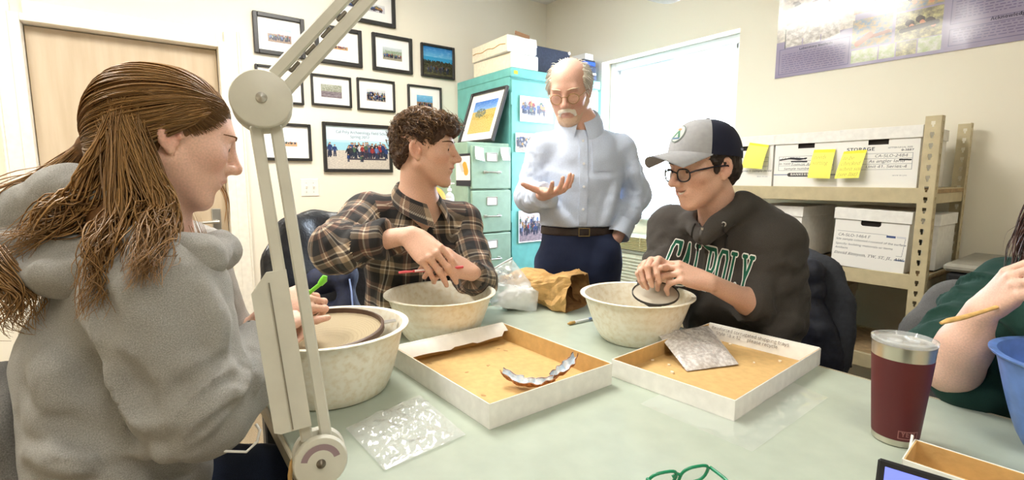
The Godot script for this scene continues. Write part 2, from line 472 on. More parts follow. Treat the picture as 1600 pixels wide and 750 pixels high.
func cabinets() -> void:
	var teal := grain(rgb(112, 186, 178), 0.02, 0.42, 2.0)
	var teal_side := teal
	var z := -2.75
	var t := thing("storage_cabinet", "tall teal steel storage cabinet in the corner behind the standing man", "cabinet", Vector3(2.4575, 0, -3.1))
	var b := MB.new()
	b.box(Vector3(0, 1.0025, -0.01), Vector3(0.855, 2.005, 0.69), 0.004)
	b.box(Vector3(0, 1.975, 0.003), Vector3(0.863, 0.06, 0.708), 0.005)
	place("body", b.mesh(), teal, t)
	for s in [-1, 1]:
		b = MB.new()
		b.box(Vector3(s * 0.2115, 0.99, 0.341), Vector3(0.415, 1.88, 0.018), 0.004)
		var d := place("door", b.mesh(), teal_side, t)
		if s > 0:
			b = MB.new()
			b.box(Vector3(0.04, 1.05, 0.356), Vector3(0.03, 0.14, 0.012), 0.004)
			b.tube([Vector3(0.04, 1.05, 0.36), Vector3(0.04, 1.05, 0.385), Vector3(0.04, 0.99, 0.39)], 0.008)
			place("handle", b.mesh(), M.steel, d)
	b = MB.new()
	for y in [0.25, 1.0, 1.8]:
		b.tube([Vector3(-0.423, y - 0.04, 0.35), Vector3(-0.423, y + 0.04, 0.35)], 0.006, 8)
	place("hinge", b.mesh(), teal, t)

	var green := grain(rgb(146, 174, 152), 0.02, 0.42, 2.0)
	file_cabinet(Vector3(1.86, 0, -2.73), 0.335, 1.5, 0.7, 5, green, M.paper, "light green five drawer steel filing cabinet left of the teal cabinet")
	var mauve := grain(rgb(176, 150, 142), 0.02, 0.45, 2.0)
	file_cabinet(Vector3(1.495, 0, -2.68), 0.38, 1.06, 0.75, 4, mauve, M.paper, "low mauve steel filing cabinet left of the light green one")

	# notes on the top drawer
	for q in [[-0.098, 1.437, -0.25, "curled white paper note at the left of the green cabinet's top drawer"], [0.1, 1.44, 0.05, "white paper note at the right of the green cabinet's top drawer"]]:
		b = MB.new()
		var rows := []
		for i in 7:
			var k := i / 6.0
			rows.append([Vector3(-0.033 + 0.012 * k * q[2], -0.085 * k, 0.001 + 0.028 * k * k), Vector3(0.033 + 0.03 * k * absf(q[2]), -0.085 * k + 0.012 * q[2], 0.001 + 0.02 * k * k)])
		b.sheet(rows)
		for i in b.v.size():
			b.v[i] = Basis(Vector3.BACK, q[2] * 0.5) * b.v[i] + Vector3(1.86 + q[0], q[1] + 0.03, -2.728)
		solo("paper_note", b, M.paper, q[3], "note")

	# leaning framed landscape on the green cabinet
	var lean := Basis(Vector3(0, 0, 1), Vector3(0.125, 0.365, 0).normalized(), Vector3(0, 0, 1).cross(Vector3(0.125, 0.365, 0).normalized()))
	var fw := 0.45
	var fh := 0.392
	var low := Vector3(1.888, 1.506, -2.965)
	var pic := picture(low + lean.y * fh / 2, lean.x, lean.y, fw, fh, 0.017, Vector2(0.062, 0.058), view_image(9, 216, 160), "black framed yellow hill landscape leaning on top of the green filing cabinet")

	# taped photographs on the teal doors
	var pr := [[2.252, 1.74, 0.30, 0.172, 10, "upper group photograph taped to the teal cabinet door behind the man's shoulder"], [2.217, 0.925, 0.25, 0.228, 11, "lower group photograph taped to the teal cabinet door above the paper bag"], [2.2, 1.51, 0.27, 0.13, 5, "photograph taped to the teal cabinet door, half hidden behind the man's raised arm"]]
	for q in pr:
		b = MB.new()
		b.panel(Vector3(q[0], q[1], -2.7395), Vector3(q[2] / 2, 0, 0), Vector3(0, q[3] / 2, 0))
		b.panel(Vector3(q[0], q[1], -2.7398), Vector3(-q[2] / 2, 0, 0), Vector3(0, q[3] / 2, 0))
		var im := view_image(q[4], 180, 120)
		im.fill_rect(Rect2i(0, 0, 180, 4), Color.WHITE)
		im.fill_rect(Rect2i(0, 116, 180, 4), Color.WHITE)
		im.fill_rect(Rect2i(0, 0, 4, 120), Color.WHITE)
		im.fill_rect(Rect2i(176, 0, 4, 120), Color.WHITE)
		solo("taped_photograph", b, from_image(im, 0.35), q[5], "photo")
	b = MB.new()
	b.box(Vector3(2.068, 1.974, -2.7425), Vector3(0.032, 0.022, 0.001), 0)
	solo("yellow_sticker", b, mat(rgb(240, 226, 40), 0.6), "small yellow sticker on the top edge of the teal cabinet", "sticker")
	# poster stuck on the side of the green cabinet
	b = MB.new()
	b.panel(Vector3(1.6905, 1.32, -2.82), Vector3(0, 0, 0.09), Vector3(0, 0.105, 0))
	b.panel(Vector3(1.6915, 1.32, -2.82), Vector3(0, 0, -0.09), Vector3(0, 0.105, 0))
	var pi := blank(64, 80, rgb(238, 234, 226))
	pi.fill_rect(Rect2i(0, 66, 64, 14), rgb(40, 40, 48))
	pi.fill_rect(Rect2i(0, 0, 64, 6), rgb(40, 40, 48))
	stroke(pi, [Vector2(40, 30), Vector2(46, 44)], 10, rgb(226, 160, 60))
	stroke(pi, [Vector2(20, 20), Vector2(30, 40)], 6, rgb(200, 196, 190))
	solo("wall_flyer", b, from_image(pi, 0.5), "small printed flyer on the side of the green cabinet beside the young man's nose", "flyer")

	# on the mauve cabinet
	var tb := thing("pump_bottle", "clear hand pump bottle with white pump on the mauve cabinet behind the plaid shirt", "bottle", Vector3(1.56, 1.06, -2.77))
	b = MB.new()
	b.lathe([Vector2(0, 0), Vector2(0.026, 0.0), Vector2(0.029, 0.006), Vector2(0.029, 0.09), Vector2(0.024, 0.105), Vector2(0.011, 0.115), Vector2(0.011, 0.125), Vector2(0, 0.125)], 20)
	var clear := mat(Color(0.92, 0.95, 0.97, 0.45), 0.1)
	clear.transparency = BaseMaterial3D.TRANSPARENCY_ALPHA
	place("bottle_body", b.mesh(), clear, tb)
	b = MB.new()
	b.lathe([Vector2(0, 0.125), Vector2(0.014, 0.125), Vector2(0.014, 0.14), Vector2(0.005, 0.142), Vector2(0.005, 0.165), Vector2(0.012, 0.166), Vector2(0.012, 0.178), Vector2(0, 0.18)], 16)
	b.box(Vector3(0.02, 0.172, 0), Vector3(0.035, 0.008, 0.01), 0.003)
	place("pump", b.mesh(), M.card_white, tb)
	b = MB.new()
	b.lathe([Vector2(0.0295, 0.02), Vector2(0.0295, 0.08)], 20)
	place("label_band", b.mesh(), mat(rgb(232, 236, 244), 0.5), tb)
	b = MB.new()
	b.ball(Vector3(1.44, 1.135, -2.75), Vector3(0.075, 0.078, 0.06), 18)
	b.ball(Vector3(1.41, 1.115, -2.73), Vector3(0.06, 0.056, 0.05), 14)
	b.ball(Vector3(1.48, 1.1, -2.74), Vector3(0.05, 0.042, 0.04), 14)
	solo("orange_pouch", b, grain(rgb(232, 150, 50), 0.08, 0.7, 6.0), "orange bulging cloth pouch on the mauve cabinet behind the plaid man's chin", "pouch")

	# on the teal cabinet
	var tattered := grain(rgb(236, 224, 198), 0.04, 0.8, 5.0)
	for q in [[2.165, 2.006, -3.0, 0.245, 0.105, 0.46, 0.02, "lower white cardboard box of the two stacked on the teal cabinet"], [2.15, 2.112, -3.0, 0.25, 0.108, 0.47, -0.03, "upper white cardboard box with open flap, top of the stack on the teal cabinet"]]:
		var bx := thing("flat_box", q[7], "box", Vector3(q[0], q[1], q[2]), "white boxes stacked on the teal cabinet")
		bx.rotation.y = q[6]
		b = MB.new()
		b.box(Vector3(0, q[4] / 2, 0), Vector3(q[3], q[4], q[5]), 0.008)
		place("body", b.mesh(), M.card_white, bx)
		b = MB.new()
		b.box(Vector3(-q[3] / 2 - 0.001, q[4] / 2, 0), Vector3(0.002, q[4] * 0.94, q[5] * 0.97), 0)
		place("stained_side", b.mesh(), tattered, bx)
		if q[1] > 2.1:
			b = MB.new()
			b.box(Vector3(0.0, q[4] + 0.012, q[5] / 2 - 0.004), Vector3(q[3] * 0.5, 0.026, 0.003), 0.001, Basis(Vector3.BACK, -0.13))
			place("flap", b.mesh(), grain(rgb(140, 100, 66), 0.05, 0.8), bx)
			b = MB.new()
			var pts := []
			for i in 14:
				pts.append(Vector3(-q[3] / 2 - 0.0025, q[4] * (0.5 + 0.05 * sin(i * 1.3)), -q[5] * 0.45 + q[5] * 0.9 * i / 13.0))
			b.tube(pts, 0.003, 5)
			place("torn_edge", b.mesh(), grain(rgb(206, 160, 96), 0.05, 0.8), bx)
	var pf := thing("portfolio_case", "dark navy portfolio case with white corner tabs standing on the teal cabinet", "case", Vector3(2.475, 2.006, -2.88))
	b = MB.new()
	b.box(Vector3(0, 0.1, 0), Vector3(0.35, 0.2, 0.09), 0.006)
	place("cover", b.mesh(), grain(rgb(48, 54, 72), 0.06, 0.7, 8.0), pf)
	b = MB.new()
	for x in [-0.162, 0.165]:
		for y in [0.012, 0.19]:
			b.box(Vector3(x, y, 0.046), Vector3(0.024, 0.022, 0.006), 0.002, Basis(Vector3.BACK, 0.5))
	place("corner_tab", b.mesh(), M.card_white, pf)
	var k := 0
	for q in [[0.0, 0.045, rgb(60, 72, 104), "dark blue box file at the bottom of the stack on the teal cabinet"], [0.046, 0.018, rgb(226, 230, 236), "thin white folder within the stack on the teal cabinet"], [0.065, 0.05, rgb(56, 62, 82), "navy box file in the middle of the stack on the teal cabinet"], [0.116, 0.03, rgb(46, 92, 196), "bright blue book near the top of the stack on the teal cabinet"], [0.147, 0.012, rgb(50, 54, 64), "dark grey folder under the white carton on the teal cabinet"], [0.16, 0.045, rgb(238, 238, 236), "small white carton topmost on the stack at the teal cabinet's right end"]]:
		b = MB.new()
		var ww := 0.13 if k < 5 else 0.09
		b.box(Vector3(2.81, 2.006 + q[0] + q[1] / 2, -2.9), Vector3(ww, q[1], 0.26 - 0.01 * k), 0.004, Basis(UP, 0.03 * (k % 3 - 1)))
		solo("stacked_file", b, mat(q[2], 0.6), q[3], "file", "files stacked on the teal cabinet")
		k += 1


# ---------------------------------------------------------------- shelving with storage boxes
func rail(b: MB, len: float, w: float, t: float, pitch: float, m: Transform3D) -> void:
	# a strip along y with key-shaped holes right through it
	var put := func(x: float, y: float, sx: float, sy: float) -> void:
		b.box(m * Vector3(x, y, 0), Vector3(sx, sy, t), 0, m.basis)
	var hw := 0.013
	var side := (w - hw) / 2
	put.call(-(hw + side) / 2, len / 2, side, len)
	put.call((hw + side) / 2, len / 2, side, len)
	var y := len - 0.02
	while y > 0.03:
		put.call(-0.005, y - 0.0175, 0.003, 0.009)
		put.call(0.005, y - 0.0175, 0.003, 0.009)
		put.call(0, y - 0.022 - (pitch - 0.022) / 2, hw, pitch - 0.022)
		y -= pitch
	put.call(0, len - 0.01, hw, 0.02)
	put.call(0, y / 2, hw, maxf(y, 0.002))


func shelving() -> void:
	var beige := grain(rgb(196, 182, 146), 0.025, 0.5, 3.0)
	M.beige = beige
	var t := thing("shelving_unit", "beige steel boltless shelving unit with slotted posts against the right wall", "shelves", Vector3(2.68, 0, -1.1))
	var x0 := 2.44 - 2.68
	var x1 := 2.91 - 2.68
	var za := -1.66 + 1.1
	var zb := -0.56 + 1.1
	var top := 1.503
	for sx in [0, 1]:
		for sz in [0, 1]:
			var b := MB.new()
			var x: float = x1 if sx else x0
			var z: float = zb if sz else za
			var zi := -1.0 if sz else 1.0
			# flange facing the room
			rail(b, top, 0.05, 0.003, 0.0415, Transform3D(Basis(Vector3(0, 0, -1), UP, Vector3(1, 0, 0)), Vector3(x, 0, z + zi * 0.025)))
			# flange at the end of the unit
			rail(b, top, 0.036, 0.003, 0.0415, Transform3D(Basis(), Vector3(x + (0.018 if sx == 0 else -0.018), 0, z)))
			place("post", b.mesh(), beige, t)
	for y in [1.197, 0.85, 0.485]:
		for x in [x0 + 0.012, x1 - 0.012]:
			var b := MB.new()
			b.box(Vector3(x, y, 0), Vector3(0.016, 0.062, zb - za - 0.1), 0.002)
			b.box(Vector3(x + (0.012 if x < 0 else -0.012), y - 0.028, 0), Vector3(0.03, 0.004, zb - za - 0.1), 0.001)
			place("beam", b.mesh(), beige, t)
		for z in [za + 0.006, zb - 0.006]:
			var b := MB.new()
			b.box(Vector3(0, y, z), Vector3(x1 - x0 - 0.08, 0.062, 0.006), 0.002)
			place("side_beam", b.mesh(), beige, t)
		var b := MB.new()
		b.box(Vector3(0, y + 0.018, 0), Vector3(x1 - x0 - 0.045, 0.016, zb - za - 0.02), 0.002)
		place("shelf_board", b.mesh(), grain(rgb(168, 142, 104), 0.08, 0.85, 5.0), t)

	var y1 := 1.226
	var w := 0.279
	var g := "white storage boxes on the shelving"
	storage_box(Vector3(2.475, y1, -1.336), w, 0.24, 0.385, box_print(0), 0, "white lidded storage box beside the cap, leftmost on the top shelf", g, Vector3.ZERO)
	storage_box(Vector3(2.475, y1, -1.048), w, 0.24, 0.385, box_print(1), 0, "white lidded storage box with scribbled label, middle of the top shelf", g, Vector3.ZERO)
	storage_box(Vector3(2.462, y1, -0.763), w, 0.24, 0.385, box_print(2), 0, "white lidded storage box printed STORAGE, right end of the top shelf", g, Vector3(0, 0.02, 0))
	storage_box(Vector3(2.445, 0.882, -0.765), 0.262, 0.245, 0.37, box_print(3), 1, "white storage box with oval hand hole and handwritten list, on the middle shelf", g, Vector3(0, 0.05, 0.035))
	storage_box(Vector3(2.5, 0.879, -1.18), 0.25, 0.245, 0.37, null, 2, "plain white carton in shade on the middle shelf behind the hooded man", g, Vector3.ZERO)
	storage_box(Vector3(2.47, 0.512, -1.0), 0.25, 0.235, 0.36, null, 2, "plain lidded white box on the bottom shelf behind the navy jacket", g, Vector3(0, 0.12, 0))
	storage_box(Vector3(2.62, 0.879, -0.6), 0.05, 0.23, 0.25, null, 2, "narrow white carton on the middle shelf, behind the slotted corner post", g, Vector3.ZERO)
	# sticky notes
	var ns := [[Vector3(2.47, 1.4467, -1.313), Vector3(2.47, 1.4289, -1.2162), Vector3(2.45, 1.3111, -1.2299), Vector3(2.45, 1.3191, -1.3344), "blank yellow sticky note on the leftmost storage box", ""],
		[Vector3(2.47, 1.395, -1.0117), Vector3(2.47, 1.3938, -0.9229), Vector3(2.45, 1.2645, -0.9263), Vector3(2.45, 1.2673, -1.019), "yellow sticky note with two pencilled words on the middle storage box", "needs/sorting"],
		[Vector3(2.46, 1.3835, -0.886), Vector3(2.46, 1.3852, -0.8004), Vector3(2.435, 1.2673, -0.8111), Vector3(2.435, 1.2645, -0.9029), "yellow sticky note with four pencilled lines on the STORAGE box", "to be/checked/when sorted/(see list)"]]
	for q in ns:
		var b := MB.new()
		var rows := []
		for i in 8:
			var k := i / 7.0
			var l: Vector3 = q[0].lerp(q[3], k)
			var r: Vector3 = q[1].lerp(q[2], k)
			var bow := Vector3(-0.012 * sin(k * 2.2), 0, 0)
			rows.append([l + bow, l.lerp(r, 0.5) + bow * 1.15, r + bow])
		b.sheet(rows, -1.0)
		var im := blank(96, 112, rgb(247, 242, 110))
		im.fill_rect(Rect2i(0, 0, 96, 12), rgb(238, 226, 50))
		var yy := 22.0
		for s in q[5].split("/", false):
			write(im, s, 12, yy, 20, rgb(196, 184, 80), "Droid Serif", 400, 0.3)
			yy += 22
		var m := from_image(im, 0.7)
		m.backlight_enabled = true
		m.backlight = Color(0.25, 0.25, 0.1)
		solo("sticky_note", b, m, q[4], "sticky note", "yellow sticky notes on the storage boxes")

	# black appliance with grey top behind the girl
	var f := thing("black_cabinet", "low black appliance with a grey top behind the green sweater", "cabinet", Vector3(2.66, 0, -0.2))
	var b := MB.new()
	b.box(Vector3(0, 0.46, 0), Vector3(0.44, 0.9, 0.6), 0.01)
	place("body", b.mesh(), M.black, f)
	b = MB.new()
	b.box(Vector3(0, 0.93, 0), Vector3(0.46, 0.03, 0.62), 0.01)
	b.box(Vector3(0.03, 0.955, 0.04), Vector3(0.32, 0.02, 0.4), 0.008)
	place("top", b.mesh(), grain(rgb(150, 146, 134), 0.04, 0.5), f)
	b = MB.new()
	b.box(Vector3(-0.224, 0.7, 0), Vector3(0.01, 0.36, 0.54), 0.006)
	place("front_panel", b.mesh(), mat(rgb(14, 14, 16), 0.3), f)


func box_print(kind: int) -> Image:
	var im := blank(320, 276, rgb(242, 240, 234))
	var ink := rgb(84, 84, 90)
	var pale := rgb(140, 142, 150)
	var line := func(x0: float, y0: float, x1: float, y1: float) -> void: stroke(im, [Vector2(x0, y0), Vector2(x1, y1)], 0.9, pale)
	match kind:
		0, 1, 2:
			for y in [74, 104, 136, 168]:
				line.call(24, y, 296, y)
			line.call(24, 74, 24, 168)
			line.call(296, 74, 296, 168)
			if kind == 2:
				write(im, "STORAGE", 30, 36, 27, ink, "Droid Sans", 700)
				write(im, "LETTER/LEGAL SIZE", 200, 38, 11, ink)
				write(im, "0-3887", 252, 52, 15, ink, "Droid Sans", 700)
				write(im, "CA-SLO-2484", 152, 80, 22, ink, "Droid Sans", 400, 0.15)
				write(im, "As angler land", 130, 110, 22, ink, "Droid Sans", 400, 0.15)
				stroke(im, [Vector2(250, 112), Vector2(290, 114)], 4, rgb(30, 30, 34))
				write(im, "Unit 41. Series-4", 118, 142, 22, ink, "Droid Sans", 400, 0.15)
				write(im, "MADE IN USA", 226, 200, 9, pale)
				im.fill_rect(Rect2i(18, 190, 36, 14), pale)
				write(im, "BOX", 24, 190, 12, rgb(240, 238, 232), "Droid Sans", 700)
			else:
				write(im, "CA-SLO-16", 40, 80, 20, ink, "Droid Sans", 400, 0.15)
				if kind == 1:
					stroke(im, [Vector2(30, 96), Vector2(80, 88), Vector2(130, 96), Vector2(164, 88)], 4.5, rgb(50, 50, 56))
					stroke(im, [Vector2(84, 84), Vector2(160, 92)], 4, rgb(50, 50, 56))
					stroke(im, [Vector2(92, 108), Vector2(166, 110)], 5, rgb(60, 60, 66))
					write(im, "Tomos Aud", 90, 118, 24, ink, "Droid Sans", 400, 0.15)
					write(im, "In 1000", 26, 116, 18, ink, "Droid Sans", 400, 0.15)
					write(im, "Sample number lot", 54, 148, 19, ink, "Droid Sans", 400, 0.15)
					stroke(im, [Vector2(4, 196), Vector2(74, 196)], 4, rgb(150, 156, 180))
					stroke(im, [Vector2(86, 196), Vector2(200, 196)], 13, rgb(66, 64, 66))
					write(im, "BANKERS BOX", 88, 186, 21, rgb(238, 236, 230), "Droid Sans", 700)
					stroke(im, [Vector2(212, 196), Vector2(316, 196)], 4, rgb(150, 156, 180))
				else:
					write(im, "Unit 1  Sample 36-44", 150, 160, 18, ink, "Droid Sans", 400, 0.15)
					write(im, "Shell, bone", 170, 110, 20, ink, "Droid Sans", 400, 0.15)
					write(im, "MADE IN USA", 236, 204, 10, pale)
		3:
			line.call(16, 64, 236, 64)
			line.call(310, 78, 304, 178)
			line.call(282, 178, 304, 178)
			im.fill_rect(Rect2i(232, 66, 38, 12), rgb(60, 80, 130))
			im.fill_rect(Rect2i(274, 66, 38, 10), rgb(214, 216, 220))
			im.fill_rect(Rect2i(278, 196, 40, 9), rgb(110, 124, 150))
			write(im, "CA-SLO-1464 F", 22, 78, 22, ink, "Droid Sans", 400, 0.15)
			write(im, "Site sample collected / curated of the surface", 14, 106, 15, ink, "Droid Sans", 400, 0.15)
			write(im, "Specify: building materials or items", 14, 134, 16, ink, "Droid Sans", 400, 0.15)
			write(im, "Artifacts", 14, 158, 16, ink, "Droid Sans", 400, 0.15)
			write(im, "David Kenyon, TW, ST, JL, AW", 14, 188, 21, rgb(50, 50, 56), "Droid Serif", 400, 0.3)
	return im


# o = middle of the front bottom edge; the front looks along -x
func storage_box(o: Vector3, w: float, h: float, dep: float, im: Image, hole: int, label: String, g: String, turn: Vector3) -> void:
	var t := thing("storage_box", label, "box", o, g)
	t.rotation = Vector3(turn.z, turn.y, 0)
	var b := MB.new()
	var hw := 0.036
	var hy := h * 0.79
	var hh := 0.0115
	# front wall around the hand hole, then the other walls
	if hole < 2:
		b.box(Vector3(0.0015, (hy - hh) / 2, 0), Vector3(0.003, hy - hh, w), 0)
		b.box(Vector3(0.0015, (hy + hh + h) / 2, 0), Vector3(0.003, h - hy - hh, w), 0)
		for s: float in [-1.0, 1.0]:
			b.box(Vector3(0.0015, hy, s * (hw + w / 2) / 2), Vector3(0.003, hh * 2, w / 2 - hw), 0)
	else:
		b.box(Vector3(0.0015, h / 2, 0), Vector3(0.003, h, w), 0)
	b.box(Vector3(dep - 0.0015, h / 2, 0), Vector3(0.003, h, w), 0)
	for s: float in [-1.0, 1.0]:
		b.box(Vector3(dep / 2, h / 2, s * (w / 2 - 0.0015)), Vector3(dep - 0.006, h, 0.003), 0)
	b.box(Vector3(dep / 2, 0.002, 0), Vector3(dep, 0.004, w), 0)
	place("body", b.mesh(), M.card_white, t)
	b = MB.new()
	var lh := 0.046
	for e in [[Vector3(-0.004, h + 0.006 - lh / 2, 0), Vector3(0.004, lh, w + 0.012)], [Vector3(dep + 0.004, h + 0.006 - lh / 2, 0), Vector3(0.004, lh, w + 0.012)], [Vector3(dep / 2, h + 0.006 - lh / 2, w / 2 + 0.004), Vector3(dep + 0.008, lh, 0.004)], [Vector3(dep / 2, h + 0.006 - lh / 2, -w / 2 - 0.004), Vector3(dep + 0.008, lh, 0.004)], [Vector3(dep / 2, h + 0.006, 0), Vector3(dep + 0.012, 0.004, w + 0.012)]]:
		b.box(e[0], e[1], 0.001)
	place("lid", b.mesh(), M.card_white, t)
	if im:
		b = MB.new()
		b.panel(Vector3(-0.0006, (h - lh) / 2, 0), Vector3(0, 0, w / 2), Vector3(0, (h - lh) / 2, 0))
		var cutm := from_image(im, 0.75)
		# the print leaves the hand hole open
		for y in im.get_height():
			for x in im.get_width():
				var p := Vector2((x + 0.5) / im.get_width() * w - w / 2, (1 - (y + 0.5) / im.get_height()) * (h - lh))
				var inside := absf(p.x) < hw and absf(p.y - hy) < hh
				if inside and hole == 1:
					inside = absf(p.x) < hw - hh or Vector2(absf(p.x) - hw + hh, p.y - hy).length() < hh
				if inside:
					im.set_pixel(x, y, Color(1, 1, 1, 0))
		cutm = from_image(im, 0.75)
		cutm.transparency = BaseMaterial3D.TRANSPARENCY_ALPHA_SCISSOR
		cutm.alpha_scissor_threshold = 0.5
		place("printed_front", b.mesh(), cutm, t)
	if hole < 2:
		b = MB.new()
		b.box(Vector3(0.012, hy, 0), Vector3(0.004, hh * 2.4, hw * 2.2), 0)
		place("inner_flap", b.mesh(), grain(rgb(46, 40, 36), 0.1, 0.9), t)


# ---------------------------------------------------------------- under the window
func window_side() -> void:
	var t := thing("air_conditioner", "beige through-wall air conditioner with louvred grille below the window", "air conditioner", Vector3(2.88, 0.30, -2.22))
	var body := grain(rgb(214, 210, 190), 0.02, 0.5)
	var b := MB.new()
	b.box(Vector3(0.0, 0.28, 0), Vector3(0.158, 0.56, 0.86), 0.008)
	place("body", b.mesh(), body, t)
	b = MB.new()
	b.box(Vector3(-0.078, 0.5, -0.02), Vector3(0.006, 0.105, 0.76), 0.001)
	place("grille_recess", b.mesh(), mat(rgb(96, 84, 54), 0.8), t)
	for i in 8:
		b = MB.new()
		b.box(Vector3(-0.087, 0.459 + i * 0.0125, -0.02), Vector3(0.018, 0.004, 0.75), 0.001, Basis(Vector3.BACK, 0.5))
		place("louvre", b.mesh(), grain(rgb(190, 178, 132), 0.02, 0.6), t)
	b = MB.new()
	for i in 5:
		b.box(Vector3(-0.085, 0.502, -0.36 + i * 0.17), Vector3(0.014, 0.1, 0.008), 0.001)
	place("divider", b.mesh(), grain(rgb(200, 190, 150), 0.02, 0.6), t)
	b = MB.new()
	b.box(Vector3(-0.08, 0.432, 0), Vector3(0.016, 0.02, 0.84), 0.003)
	place("control_strip", b.mesh(), mat(rgb(150, 146, 130), 0.5), t)
	for i in 14:
		b = MB.new()
		b.box(Vector3(-0.083, 0.395 - i * 0.024, 0.0), Vector3(0.012, 0.014, 0.7), 0.003)
		place("front_slat", b.mesh(), body, t)



# ---------------------------------------------------------------- table and chairs
const TOP := 0.79


func table_and_chairs() -> void:
	var t := thing("work_table", "large pale green laminate work table covered with bowls and trays", "table", Vector3(0.762, 0, -0.6))
	var green := grain(rgb(171, 181, 166), 0.012, 0.3, 2.0, 0.02, 0.0, false)
	var b := MB.new()
	b.box(Vector3(0, TOP - 0.014, 0), Vector3(1.176, 0.028, 1.786), 0.002)
	place("tabletop", b.mesh(), green, t)
	b = MB.new()
	for s: float in [-1.0, 1.0]:
		b.box(Vector3(s * 0.592, TOP - 0.0155, 0), Vector3(0.008, 0.031, 1.8), 0.002)
		b.box(Vector3(0, TOP - 0.0155, s * 0.897), Vector3(1.176, 0.031, 0.008), 0.002)
	place("edge_band", b.mesh(), grain(rgb(176, 166, 140), 0.04, 0.4), t)
	b = MB.new()
	for s: float in [-1.0, 1.0]:
		b.box(Vector3(s * 0.53, TOP - 0.06, 0), Vector3(0.025, 0.06, 1.6), 0.003)
		b.box(Vector3(0, TOP - 0.06, s * 0.8), Vector3(1.04, 0.06, 0.025), 0.003)
	place("apron", b.mesh(), mat(rgb(70, 68, 64), 0.5), t)
	for x in [-1, 1]:
		for z in [-1, 1]:
			b = MB.new()
			b.box(Vector3(x * 0.53, (TOP - 0.03) / 2, z * 0.8), Vector3(0.045, TOP - 0.03, 0.045), 0.004)
			place("leg", b.mesh(), mat(rgb(70, 68, 64), 0.5), t)

	office_chair("office_chair", Vector3(0.62, 0, -1.84), 0.30, 1.13, 0.54, grain(rgb(30, 30, 32), 0.15, 0.33, 5.0, 0.03, 0.05), "black leather office chair behind the man in the plaid shirt")
	office_chair("office_chair", Vector3(1.72, 0, -0.83), -PI / 2, 1.0, 0.46, grain(rgb(50, 52, 58), 0.1, 0.9, 8.0), "dark office chair under the navy jacket, behind the hooded man")
	office_chair("office_chair", Vector3(1.66, 0, -0.20), -PI / 2 + 0.25, 0.985, 0.48, grain(rgb(112, 112, 112), 0.08, 0.95, 12.0, 0.1, 0.1), "grey fabric office chair behind the green sweater")
	office_chair("office_chair", Vector3(0.035, 0, -1.12), PI / 2, 0.955, 0.44, grain(rgb(104, 102, 98), 0.12, 0.95, 14.0, 0.15, 0.12), "grey fabric office chair behind the woman in the grey hoodie")

	# navy jacket hung over the hooded man's chair
	var s := Sdf.new()
	s.cell = 0.008
	s.noise = FastNoiseLite.new()
	s.noise.seed = 4
	s.noise.frequency = 5.0
	s.namp = 0.012
	for i in 5:
		var y := 0.93 - i * 0.07
		s.cap(Vector3(1.885, y, -1.04 - i * 0.004), Vector3(1.885, y, -0.76 + i * 0.018), 0.048, 0.05, 0.022)
	s.cap(Vector3(1.87, 0.92, -0.79), Vector3(1.90, 0.58, -0.69), 0.05, 0.052, 0.03)
	s.cap(Vector3(1.86, 0.72, -0.71), Vector3(1.88, 0.5, -0.67), 0.05, 0.05, 0.03)
	s.flat_end(s.fcap(Vector3(1.87, 0.66, -0.8), Vector3(1.87, 0.36, -0.78), 0.17, 0.18, Vector3(1, 0, 0), 0.3, 0.03))
	var j := thing("navy_jacket", "dark navy padded jacket hung over the chair behind the hooded man", "jacket", Vector3(1.88, 0.36, -0.8))
	sdf_part(s, "jacket_body", grain(rgb(22, 26, 42), 0.15, 0.6, 10.0), j)
	# dark jacket on the black chair
	s = Sdf.new()
	s.cell = 0.008
	s.noise = FastNoiseLite.new()
	s.noise.frequency = 5.0
	s.namp = 0.012
	s.cap(Vector3(0.506, 0.8788, -1.8982), Vector3(0.5791, 0.9067, -1.8232), 0.05, 0.05, 0.03)
	s.cap(Vector3(0.5049, 0.7349, -1.8765), Vector3(0.5684, 0.7644, -1.8088), 0.06, 0.06, 0.04)
	s.cap(Vector3(0.5711, 0.8872, -1.801), Vector3(0.5659, 0.7057, -1.7513), 0.035, 0.04, 0.03)
	j = thing("dark_jacket", "dark blue jacket bunched on the black chair beside the plaid shirt", "jacket", Vector3(0.524, 0.6424, -1.8353))
	sdf_part(s, "jacket_body", grain(rgb(22, 30, 58), 0.2, 0.7, 10.0), j)
	var b2 := MB.new()
	b2.tube([Vector3(0.5684, 0.9059, -1.7482), Vector3(0.5681, 0.8643, -1.7318), Vector3(0.5631, 0.811, -1.7097), Vector3(0.5609, 0.7664, -1.7018)], 0.003, 6)
	part("piping", b2, mat(rgb(150, 170, 220), 0.5), j)

	# dark green bag on the floor by the shelving
	s = Sdf.new()
	s.cell = 0.01
	s.noise = FastNoiseLite.new()
	s.noise.frequency = 4.0
	s.namp = 0.02
	s.fcap(Vector3(2.24, 0.12, -0.86), Vector3(2.24, 0.45, -0.86), 0.15, 0.12, Vector3(1, 0, 0), 0.6, 0.03)
	var bag := thing("shoulder_bag", "dark green bag with straps standing by the shelving behind the navy jacket", "bag", Vector3(2.24, 0, -0.86))
	sdf_part(s, "bag_body", grain(rgb(40, 52, 44), 0.15, 0.9, 8.0), bag)
	for i in 2:
		b2 = MB.new()
		var pts := []
		for k in 12:
			var a := PI * k / 11.0
			pts.append(Vector3(2.2 + i * 0.06, 0.5 + 0.13 * sin(a), -0.86 + 0.1 * cos(a) + i * 0.03))
		b2.tube(pts, 0.009, 8)
		part("strap", b2, mat(rgb(34, 40, 36), 0.8), bag)


